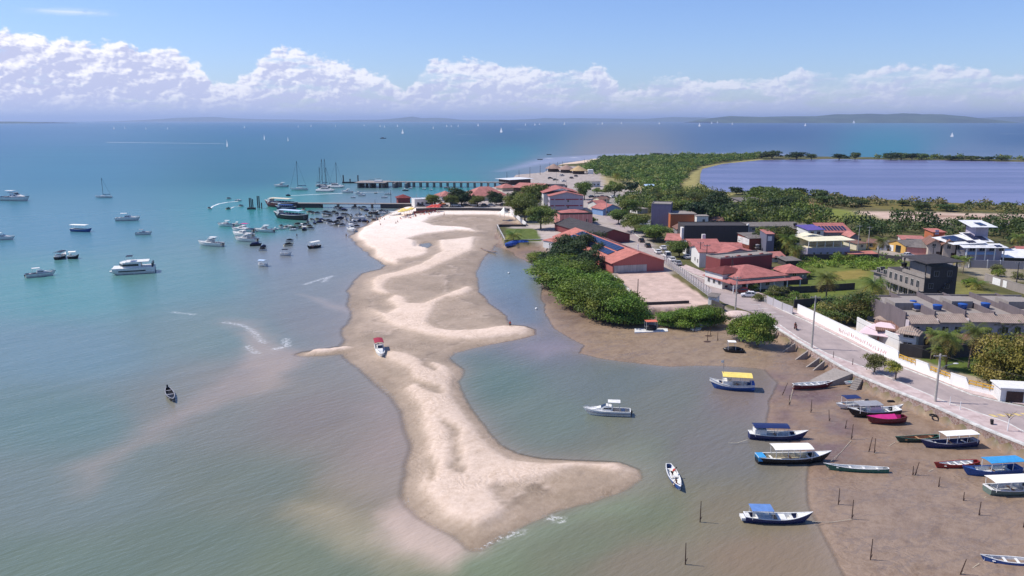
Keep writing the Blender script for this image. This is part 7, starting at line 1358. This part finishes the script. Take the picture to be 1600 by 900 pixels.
p = P(1574,673,2.34); e = empty('bare_sapling', p, 0, 'bare white-trunked sapling on the pavement at the right', 'sapling'); b = MB(); b.tube([(0,0,0),(.05,0,1.2),(.1,.05,2.3)], [.09,.08,.05], 7); b.build('trunk', M_WHITE, e)
for k in range(7): b = MB(); a = k*.9; b.tube([(.08,.04,1.7+.1*k),(.5*math.cos(a)+.1,.5*math.sin(a),2.3+.12*k),(.9*math.cos(a)+.1,.9*math.sin(a),2.5+.18*k)], [.035,.025,.01], 5); b.build('branch', M_DKWOOD, e)
for k, (x, y) in enumerate([(1302,559),(1332,570),(1484,633),(1500,640)]): o = pole('pavement_post', ['thin stick of a dead sapling on the pavement beyond the ramp','dead sapling stick on the pavement above the ramp','short white post on the pavement right of the near lamp post','second short white post right of the near lamp post'][k], x, y, y-(10 if k < 2 else 13), .06, z=2.33, m=M_WHITE if k > 1 else M_DKWOOD)
for k, (x, y) in enumerate([(795,427),(838,483)]): p = P(x, y, 0); b = MB(); b.ell((0,0,.15), (.35,.35,.3), 12, 8); o = b.build('mooring_buoy', M_WHITE, smooth=True); o.location = p; tag(o, ['small white buoy in the upper channel','small white buoy in the channel off the mangroves'][k], 'buoy')
# ---- cars
def car_proto(name, paint, L=4.2, Wd=1.75, H=1.48, long_=False):
    e = empty(name, (0,0,0), 0, 'x', 'car'); h = L/2
    low = [(-h,.35),(-h,.82),(-h*.93,.95),(-h*.45,1.0),(h*.42,.95),(h*.93,.78),(h,.6),(h,.32)]; b = MB(); vs = []
    for y, sh in ((-Wd/2, .98), (Wd/2, .98)): vs += [(x*(.985), y, z) for x, z in low]
    n = len(low); b.add(vs, [tuple(range(n))[::-1], tuple(range(n, 2*n))]+[(i, (i+1) % n, (i+1) % n+n, i+n) for i in range(n)]); b.build('body', paint, e)
    r0, r1 = (-h*.86 if long_ else -h*.62), h*.12; b = MB(); w0, w1 = Wd*.46, Wd*.38; zt = H
    b.add([(r0-.25,-w0,.98),(h*.48,-w0,.96),(h*.48,w0,.96),(r0-.25,w0,.98),(r0+.1,-w1,zt-.03),(r1,-w1,zt-.03),(r1,w1,zt-.03),(r0+.1,w1,zt-.03)], [(0,1,5,4),(1,2,6,5),(2,3,7,6),(3,0,4,7),(4,5,6,7)]); b.build('windows', M_GLASS, e)
    b = MB(); b.box(r0+.08, r1+.03, -w1-.02, w1+.02, zt-.03, zt+.03)
    for sx in ((r0-.25, r0+.1), (h*.48, r1), ((r0+r1)/2, (r0+r1)/2)):
        for sg in (-1, 1): b.bar((sx[0], sg*(w0+.01), .98), (sx[1], sg*(w1+.01), zt), .07)
    b.build('roof', paint, e)
    for sx in (-.62, .62):
        for sg in (-1, 1):
            t_ = MB(); t_.tube([(sx*h, sg*(Wd/2-.2), .32), (sx*h, sg*(Wd/2+.01), .32)], .32, 14); w = t_.build('wheel', M_BLACK, e); t_ = MB(); t_.tube([(sx*h, sg*(Wd/2+.012), .32), (sx*h, sg*(Wd/2+.03), .32)], .18, 10); t_.build('rim', BSTEEL, w)
    for sg in (-1, 1): b = MB(); b.box(h*.965, h*.995, sg*Wd*.36-.18, sg*Wd*.36+.18, .6, .75); b.build('headlight', M_GLASS, e); b = MB(); b.box(-h*.995, -h*.965, sg*Wd*.38-.15, sg*Wd*.38+.15, .7, .88); b.build('tail_light', BRED, e)
    return e
CW = mat('car_white', (226,226,226), .25, .03, spec=.5); CB = mat('car_dark_blue', (34,42,58), .2, .05, spec=.6); CK = mat('car_black', (24,24,28), .2, .05, spec=.6); CS = mat('car_silver', (160,162,168), .25, .05, spec=.5); CR = mat('car_dark_red', (110,34,36), .3, .05, spec=.5)
CP = {'w': car_proto('parked_car', CW), 'b': car_proto('parked_car', CB), 'k': car_proto('parked_car', CK), 's': car_proto('parked_car', CS), 'r': car_proto('parked_car', CR), 'v': car_proto('parked_van', CW, 5.2, 1.95, 2.1, True)}
cu = {k: False for k in CP}
def car(k, x, y, label, rz=None, group=None, z=2.23, s=1.0):
    e = CP[k] if not cu[k] else copy_tree(CP[k]); cu[k] = True; e.location = P(x, y, z); e.rotation_euler.z = roadang(y) if rz is None else rz; e.scale = (s, s, s); e['label'] = label; e['category'] = 'van' if k == 'v' else 'car'
    if group: e['group'] = group
for k, x, y, lab in [('b',1128,449,'dark blue hatchback driving on the road towards the trees'), ('r',1160,458,'dark red car half hidden behind the white one'), ('w',1170,464,'white car parked nearest the camera on the road'), ('w',1028,396,'white car farthest back in the row by the concrete fence'), ('v',1042,402,'white pickup-like van in the row by the concrete fence'), ('w',1050,408,'white car in the row by the concrete fence, second from the near end'), ('s',1059,414,'silver-white car at the near end of the row by the fence'), ('w',1073,404,'white car parked across the road under the single street tree'), ('k',1012,386,'black car in the shade of the broad street tree'), ('k',1002,378,'black car farther back under the street trees'), ('w',1036,390,'white car under the edge of the broad street tree')]:
    rz = roadang(y)
    if lab.startswith('white car parked nearest') or lab.startswith('dark red'): rz = R(168)
    car(k, x, y, lab, rz, s=1.05)
car('k', 893, 363, 'dark car parked in the yard beside the pink arched building', .1); car('w', 1419, 401, 'white car alone on the far side street by the ochre house', .1)
for k, (kk, x, y) in enumerate([('k',656,322.5),('v',668,322),('s',694,322.5),('v',712,322.5),('k',728,322.5),('v',741,322),('k',757,322.5),('s',768,322.5),('k',787,322),('w',798,317)]): car(kk, x, y, ['black car at the left end of the promenade row','white van beside the white-fronted house on the promenade','silver car under the small promenade tree','white van in front of the big dark dome tree','black car in the middle of the promenade row','white van right of the middle of the promenade row','black car below the yellow-green promenade tree','silver car in the right half of the promenade row','black car at the right end of the promenade row','white car on the corner above the beach'][k], .05+.1*(k % 3), 'cars on the promenade', s=1.15)
for k, (kk, x, y) in enumerate([('k',925,309),('k',934,310),('r',941,309),('k',948,310),('w',958,309),('s',903,312),('k',868,282),('w',880,284),('k',893,279),('k',860,279.5),('s',878,275),('b',900,276),('k',944,300),('w',912,288),('s',966,309)]): car(kk, x, y, {'k':'black','r':'dark red','w':'white','s':'silver','b':'dark blue'}[kk]+' car in the far car park '+('behind the blue and white house' if k < 6 else 'near the thatched huts and market hall'), .1+.5*(k % 3), 'cars in the far car parks', s=1.1)
e = empty('tarpaulin_stall', P(1008,296,GZ), .2, 'small market stall with a light blue tarpaulin at the edge of the wood', 'stall'); b = MB(); gable_slabs(b, 7, 4, 2.4, 1.0, .2, 'x'); b.build('awning', bm('canopy_ice_blue', (176,200,226), .6), e)
for x in (0.2, 6.8):
    for y in (.2, 3.8): b = MB(); b.cyl(x, y, 0, 2.4, .07, n=6); b.build('post', BSTEEL, e)
# ---- beach umbrellas, tents
def umbrella(x, y, m, label, group, s=1.0):
    p = P(x, y, .9); e = empty('beach_umbrella', p, random.random()*3, label, 'umbrella', group); e.scale = (s, s, s); b = MB(); b.cyl(0, 0, 0, 2.5, .04, n=6); b.build('pole', BSTEEL, e)
    n = 10; vs = [(0,0,2.75)]+[(1.5*math.cos(i*6.283/n), 1.5*math.sin(i*6.283/n), 2.15) for i in range(n)]+[(1.5*math.cos(i*6.283/n), 1.5*math.sin(i*6.283/n), 2.0) for i in range(n)]; b = MB(); b.add(vs, [(0, i+1, (i+1) % n+1) for i in range(n)]+[(i+1, i+1+n, (i+1) % n+1+n, (i+1) % n+1) for i in range(n)]); b.build('umbrella_cloth', m, e)
MU = [bm('umbrella_yellow', (230,204,112), .7), bm('umbrella_red', (196,70,60), .7), bm('umbrella_orange', (220,140,90), .7)]
for k, (x, y) in enumerate([(627,338),(632,337),(636,336),(640,335),(643,333.5),(631,335)]): umbrella(x, y, MU[0], 'pale yellow beach umbrella in the row on the bright sand', 'yellow beach umbrellas', 1.25)
for k, (x, y) in enumerate([(671,331),(676,329),(681,328.5),(686,328),(679,331),(684,331)]): umbrella(x, y, MU[1], 'red beach umbrella below the promenade wall', 'red beach umbrellas', 1.25)
umbrella(691, 326.5, MU[2], 'single orange umbrella right of the red ones', None, 1.4)
e = empty('pagoda_tent', P(788,340,1.6), 0, 'white pagoda tent with a pointed top at the right end of the beach', 'tent'); b = MB(); b.tube([(0,0,2.4),(0,0,3.4),(0,0,5.6)], [3.3,1.7,.1], 4); b.build('tent_roof', BCANW, e)
for a in range(4): b = MB(); b.cyl(2.3*math.cos(a*1.571), 2.3*math.sin(a*1.571), 0, 2.4, .08, n=6); b.build('post', M_WHITE, e)
b = MB(); b.box(-2,-1.95,-1,1.5,0,2.4); b.build('side_sheet', BCANW, e)
# ---- people: one continuous skinned body, clothes and hair as children
def skinned(name, verts, edges, rad, m, sub=1):
    me = bpy.data.meshes.new(name); me.from_pydata(verts, edges, []); o = bpy.data.objects.new(name, me); COL.objects.link(o)
    sk = o.modifiers.new('s', 'SKIN'); sk.use_smooth_shade = True
    for i, r in enumerate(rad): me.skin_vertices[0].data[i].radius = (r, r) if not isinstance(r, tuple) else r; me.skin_vertices[0].data[i].use_root = (i == 0)
    ss_ = o.modifiers.new('u', 'SUBSURF'); ss_.levels = sub; ss_.render_levels = sub
    dg = bpy.context.evaluated_depsgraph_get(); nm = bpy.data.meshes.new_from_object(o.evaluated_get(dg)); bpy.data.objects.remove(o); nm.materials.clear(); nm.materials.append(m); nm.name = name
    nm.polygons.foreach_set('use_smooth', [True]*len(nm.polygons)); return nm
SKIN = bm('skin_brown', (122,82,60), .6, .05)
def person_meshes(pose):
    if pose == 'stand': hip, kn, an = [(0,0,.92)], [(.1,.03,.5),(-.1,.0,.5)], [(.12,.0,.09),(-.13,-.05,.09)]; ch = (0,0,1.38); el = [(.27,.04,1.12),(-.27,.02,1.12)]; ha = [(.3,.12,.86),(-.3,.1,.86)]
    elif pose == 'walk': hip, kn, an = [(0,0,.92)], [(.1,.16,.52),(-.1,.02,.5)], [(.1,.22,.1),(-.1,-.28,.14)]; ch = (0,.04,1.38); el = [(.25,-.12,1.14),(-.25,.18,1.14)]; ha = [(.25,-.02,.88),(-.25,.36,.94)]
    elif pose == 'bend': hip, kn, an = [(0,0,.88)], [(.12,.08,.48),(-.12,.08,.48)], [(.13,.0,.09),(-.13,.0,.09)]; ch = (0,.38,1.18); el = [(.25,.5,.92),(-.25,.5,.92)]; ha = [(.2,.62,.66),(-.2,.62,.66)]
    else: hip, kn, an = [(0,0,.5)], [(.14,.42,.52),(-.14,.42,.52)], [(.14,.48,.1),(-.14,.48,.1)]; ch = (0,.06,.98); el = [(.26,.16,.76),(-.26,.16,.76)]; ha = [(.16,.42,.62),(-.16,.42,.62)]
    h0 = Vector(hip[0]); c = Vector(ch); up = (c-h0).normalized(); nk = c+up*.13; hd = c+up*.27+Vector((0,.02,0)); top = hd+up*.11
    V = [h0, h0+(c-h0)*.5, c, nk, hd, top]; E = [(0,1),(1,2),(2,3),(3,4),(4,5)]; Rd = [(.15,.11), (.135,.1), (.16,.11), .055, (.085,.1), .06]
    for sgi in (0, 1):
        sg = 1 if sgi == 0 else -1; i = len(V); sh = c+Vector((.17*sg, 0, .02)); V += [sh, Vector(el[sgi]), Vector(ha[sgi]), Vector(ha[sgi])+Vector((0,.02,-.09))]; E += [(2,i),(i,i+1),(i+1,i+2),(i+2,i+3)]; Rd += [.055,.042,.03,.036]
        i = len(V); hp = h0+Vector((.1*sg,0,-.06)); V += [hp, Vector(kn[sgi]), Vector(an[sgi]), Vector(an[sgi])+Vector((0,.15,-.05))]; E += [(0,i),(i,i+1),(i+1,i+2),(i+2,i+3)]; Rd += [.09,.058,.042,.035]
    body = skinned('body', V, E, Rd, SKIN)
    i = 0; sv = [h0, h0+Vector((.1,0,-.06)), (Vector(kn[0])*.75+h0*.25), h0+Vector((-.1,0,-.06)), (Vector(kn[1])*.75+h0*.25)]
    shorts = skinned('shorts', sv, [(0,1),(1,2),(0,3),(3,4)], [(.165,.125),.105,.085,.105,.085], BNAVY)
    tv = [h0+up*.06, h0+(c-h0)*.5, c, c+Vector((.18,0,.02)), (c+Vector((.18,0,.02))+Vector(el[0]))/2, c+Vector((-.18,0,.02)), (c+Vector((-.18,0,.02))+Vector(el[1]))/2]
    shirt = skinned('shirt', tv, [(0,1),(1,2),(2,3),(3,4),(2,5),(5,6)], [(.16,.12),(.15,.115),(.172,.125),.075,.065,.075,.065], BW)
    b = MB(); b.ell(hd+up*.05+Vector((0,-.02,.0)), (.1,.115,.105), 10, 7); o = b.build('hair', BBLK, smooth=True); hair = o.data; bpy.data.objects.remove(o)
    b = MB(); f = hd+Vector((0,.095,0)); b.ell(f+Vector((0,.005,-.01)), (.014,.02,.022), 6, 4); b.ell(f+Vector((.035,-.004,.015)), (.013,.008,.008), 6, 4); b.ell(f+Vector((-.035,-.004,.015)), (.013,.008,.008), 6, 4); b.box(f.x-.025, f.x+.025, f.y-.005, f.y+.004, f.z-.05, f.z-.042); o = b.build('face', BMAR); face = o.data; bpy.data.objects.remove(o)
    return body, shorts, shirt, hair, face
PM = {k: person_meshes(k) for k in ('stand', 'walk', 'sit', 'bend')}
CLOTH = [bm('cloth_red', (176,50,46), .8), bm('cloth_white', (220,220,216), .8), bm('cloth_blue', (60,90,150), .8), bm('cloth_black', (30,30,34), .8), bm('cloth_yellow', (214,180,80), .8), bm('cloth_green', (70,120,80), .8)]
CN = ['red', 'white', 'blue', 'black', 'yellow', 'green']
def person(pose, loc, rz, label, top=None, bottom=3, group=None, s=1.0):
    body, shorts, shirt, hair, face = PM[pose]; o = bpy.data.objects.new('person', body); COL.objects.link(o); o.location = loc; o.rotation_euler.z = rz; o.scale = (s, s, s); tag(o, label, 'person', group)
    for nm, d, m in (('shorts', shorts, CLOTH[bottom]), ('hair', hair, BBLK), ('face', face, BMAR))+((('shirt', shirt, CLOTH[top]),) if top is not None else ()):
        c = bpy.data.objects.new(nm, d); COL.objects.link(c); c.parent = o
        c.material_slots[0].link = 'OBJECT'; c.material_slots[0].material = m
    return o
rr = random.Random(3)
a = P(1050,746,.15); b_ = P(1057,759,.15)
person('bend', a, R(-70), 'person standing bent over in the middle of the white and blue canoe', 0, 3); person('sit', b_-Vector((0,0,.1)), R(110), 'person in dark clothes sitting near the bow of the white and blue canoe', 3, 0)
def bather(x, y, lab, grp=None, z=.25, pose=None, top='r'):
    t_ = rr.choice([None, None, 0, 1, 2, 4]) if top == 'r' else top; person(pose or rr.choice(['stand', 'walk', 'stand']), P(x, y, z), rr.random()*6.28, lab, t_, rr.choice([0, 2, 3, 4]), grp)
for x, y in [(583,346),(586,348),(590,345),(595,345),(598,344),(601,346),(574,350),(588,343),(600,342),(609,344),(624,329),(593,349)]: bather(x, y, 'bather standing in the shallows at the edge of the crowded beach', 'bathers at the water edge', -.3 if y < 345 else .1)
for x, y in [(633,341),(636,340),(641,338),(645,336),(648,337),(652,335),(655,336),(659,334),(662,335),(666,333),(669,334),(674,334),(650,339),(640,341),(656,333),(664,332),(684,334)]: bather(x, y, 'beachgoer among the umbrellas on the bright sand', 'beachgoers by the umbrellas', .9, rr.choice(['sit', 'stand', 'walk']))
bather(694,337,'person walking alone on the sand left of the grey wet hollow', z=.9, pose='walk'); bather(699,327,'person at the foot of the promenade wall right of the orange umbrella', z=.9); bather(595,353,'person crouched on the bright sand, leftmost', z=.6, pose='sit'); bather(619,350,'person lying chair-side on the open sand below the yellow umbrellas', z=.8, pose='sit'); bather(621,348,'second person on the open sand below the yellow umbrellas', z=.8, pose='sit')
bather(464,371,'person wading alone left of the lone white jet ski group', z=-.5); bather(541,371,'person wading nearest the bright sand', z=-.5); bather(797,512,'person standing near the tip of the middle sand spit', z=.5)
for k, (x, y) in enumerate([(486,387),(489,387),(492,386.5),(495,386)]): person('sit', P(x, y, .4), rr.random()*6, 'passenger sitting in the dark longboat', rr.choice([0, 1, 2]), 3, 'passengers in the longboat')
for k, (x, y) in enumerate([(580,333.5),(584,333.5),(588,333)]): person('sit', P(x, y, .5), rr.random()*6, 'passenger in the dark boat near the pier shore', rr.choice([0, 1, 4]), 3, 'passengers in the dark boat')
# motorbike with two riders
p = P(1243,515,2.24); rz = roadang(515)+math.pi; e = empty('motorbike', p, rz, 'dark motorbike carrying two riders along the road', 'motorbike')
for x in (-.65, .65): t_ = MB(); t_.tube([(x,-.06,.3),(x,.06,.3)], .3, 14); t_.build('wheel', M_BLACK, e)
b = MB(); b.tube([(-.6,0,.65),(0,0,.62),(.35,0,.85),(.6,0,.5)], [.14,.17,.16,.08], 8); b.build('body', CR, e); b = MB(); b.box(-.7,.1,-.13,.13,.74,.84); b.build('seat', M_BLACK, e); b = MB(); b.bar((.42,-.35,1.05),(.42,.35,1.05),.05); b.bar((.62,0,.35),(.42,0,1.05),.07); b.build('handlebar', M_BLACK, e)
dv = Vector((math.cos(rz), math.sin(rz), 0)); person('sit', p+dv*-.1+Vector((0,0,.3)), rz-math.pi/2, 'motorbike rider in front, in dark clothes', 3, 2); person('sit', p-dv*.5+Vector((0,0,.3)), rz-math.pi/2, 'passenger behind the motorbike rider, in red', 0, 3)
# ---------------------------------------------------------------- more of the town, tanks, wires, ropes, beach clutter
MORE = [
 ('small_house', 'small salmon-roofed backyard house behind the dark red parapet', (1206,410), (1226,409), 7, 402, W_WHITE, T_SALMON, 'gable', 'x', 1.2),
 ('small_house', 'low grey house with a brown roof in the trees right of the brick house', (1212,388), (1236,387), 8, 379, W_GREY, T_BROWN, 'gable', 'x', 1.4),
 ('small_house', 'white house with a grey roof left of the cream-roofed house', (1238,392), (1258,391), 8, 382, W_WHITE, T_GREY, 'shed', 'x', .7),
 ('small_house', 'salmon-roofed house right of the solar-roofed one', (1328,381), (1342,381), 8, 370, W_GREY, T_SALMON, 'gable', 'y', 1.3),
 ('small_house', 'ochre house front with a dark roof behind the coconut palm', (1354,389), (1368,390), 7, 379, W_OCHRE, T_BROWN, 'gable', 'x', 1.0),
 ('small_house', 'low white house between the palm and the ochre shed', (1370,391), (1386,392), 7, 382, W_WHITE, T_GREY, 'shed', 'x', .8),
 ('small_house', 'pale house with a red strip roof behind the beige twin houses', (1474,386), (1504,387), 9, 377, W_CREAM, T_RED, 'gable', 'x', 1.3),
 ('small_house', 'grey roofless block right of the beige twin houses', (1493,407), (1506,408), 8, 392, W_GREY, W_CONC, 'flat', 'x', 0),
 ('small_house', 'dark red and white house half hidden behind the garage row palm', (1150,372), (1168,372), 8, 362, W_MAROON, W_CONC, 'flat', 'x', 0),
 ('small_house', 'old house with a lichen-stained roof beside the stair tower', (1108,352), (1130,352), 8, 345, W_WHITE, T_BROWN, 'gable', 'x', 1.4),
 ('small_house', 'low white house across the road from the blue and white house', (985,352), (1003,353), 8, 344, W_WHITE, T_SALMON, 'gable', 'x', 1.2),
 ('small_house', 'low house with a dusty roof beside the far car park', (938,318), (952,317), 7, 312, W_CREAM, T_BROWN, 'gable', 'x', 1.2),
 ('small_house', 'small white building under the trees by the market hall', (812,312), (826,311), 7, 305, W_WHITE, T_SALMON, 'hip', 'x', 1.4),
 ('small_house', 'salmon-roofed house at the right edge beyond the carport', (1592,402), (1620,403), 9, 394, W_WHITE, T_RED, 'gable', 'x', 1.4),
]
for nm, lab, A_, B2, D_, ev, wm_, rm_, rf, ax, rs in MORE:
    house(nm, lab, A_, B2, D_, ev, wm_, rm_, roof=rf, axis=ax, rise=rs, ov=.4, parapet=.4 if rf == 'flat' else 0, wins=[('f', 1.0, 1.0, 1.0, 1.1), ('f', 3.2, 1.0, 1.0, 1.1)])
for k, (x, y, zz, m, lab) in enumerate([(1243,371,6.6,M_BLACK,'black water tank on the narrow dark red house end'),(1208,392,7.6,M_BLUE,'blue water tank on the grey two-storey block'),(1185,398,4.4,W_GREY,'grey water tank behind the dark red parapet building'),(1255,437,2.2,M_ROOFW,'small pale water tank on the ground by the annexe'),(1092,357,5.6,M_BLUE,'blue water tank on the orange brick building'),(1030,352,9.2,W_GREY,'grey water tank on the grey-lilac tower block'),(1140,382,8.0,W_GREY,'grey tank on the long blackened building'),(1300,398,7.0,M_BLUE,'small blue water tank behind the cream sheet roof'),(1480,400,6.6,M_BLUE,'blue water tank between the beige twin houses'),(1412,462,9.9,M_BLACK,'black water tank under the canopy of the unfinished house')]):
    p = P(x, y, 2.2); tank('water_tank', (p.x, p.y+1.5, zz if zz > 3 else 2.2), .75, 1.0, m, lab)
def wire(a, c, sag, label):
    b = MB(); pts = []
    for i in range(13): t_ = i/12; p = a.lerp(c, t_); p.z -= sag*4*t_*(1-t_); pts.append(p)
    b.tube(pts, .025, 4, False); o = b.build('power_line', M_BLACK); tag(o, label, 'wire', 'power lines along the road')
def ptop(x, y, top): p = P(x, y, GZ); return Vector((p.x, p.y, zat(top, p.y)-.2))
LP = [ptop(1461,628,553), ptop(1268,545,462), ptop(1149,484,432), ptop(1142,445,400), ptop(1103,423,382), ptop(1093,416,378)]
WN = ['between the two nearest lamp posts', 'between the buttress pole and the pole by the shore bush', 'crossing the road to the verandah pole', 'between the verandah pole and the terrace houses', 'between the two terrace house poles']
for i in range(5): wire(LP[i], LP[i+1], 1.1, 'thin sagging power line '+WN[i])
wire(Vector((96,96,13)), LP[0], 1.0, 'thin power line running to the right edge of the photo')
def rope(a, c, lab):
    A = P(*a, .5); C_ = P(*c, .35); b = MB(); b.tube([A, A.lerp(C_, .5)-Vector((0,0,.25)), C_], .03, 5, False); o = b.build('mooring_rope', BCRM); tag(o, lab, 'rope', 'mooring ropes on the mud')
rope((1168,687), (1138,692), 'mooring rope trailing from the navy-canopied boat into the water'); rope((1269,815), (1331,811), 'mooring rope from the pale blue canopied boat to a stake'); rope((1298,721), (1330,688), 'mooring rope from the white-canopied boat to a stake'); rope((1398,691), (1366,709), 'mooring rope from the dark green canoe to the pair of stakes'); rope((1458,733), (1429,744), 'mooring rope from the red canoe to a stake'); rope((1541,776), (1505,785), 'mooring rope from the grey-green boat to a stake'); rope((1530,880), (1499,897), 'mooring rope from the blue canoe to the leaning stake'); rope((1239,607), (1233,631), 'mooring rope from the red rowing boat to a stake')
# beach chairs and low tables under the umbrellas, benches on the promenade
def chair(x, y, rz, lab, grp, m):
    p = P(x, y, .95); e = empty('beach_chair', p, rz, lab, 'chair', grp); b = MB(); b.box(-.3,.3,-.3,.3,.4,.46); b.build('seat', m, e); b = MB(); b.add([(-.3,.3,.46),(.3,.3,.46),(.3,.5,1.0),(-.3,.5,1.0),(-.3,.34,.46),(.3,.34,.46),(.3,.54,1.0),(-.3,.54,1.0)], [(0,1,2,3),(7,6,5,4),(0,3,7,4),(1,5,6,2),(3,2,6,7)]); b.build('backrest', m, e)
    for sx in (-.26, .26):
        for sy in (-.26, .26): b = MB(); b.box(sx-.03, sx+.03, sy-.03, sy+.03, 0, .4); b.build('leg', m, e)
rq = random.Random(9)
for k in range(26):
    t_ = k/25; x = 625+t_*62+rq.random()*3; y = 341.5-t_*12+rq.random()*3; chair(x, y, rq.random()*6.28, 'plastic chair standing on the bright sand by the umbrellas', 'chairs by the umbrellas', BW if k % 3 else MU[1])
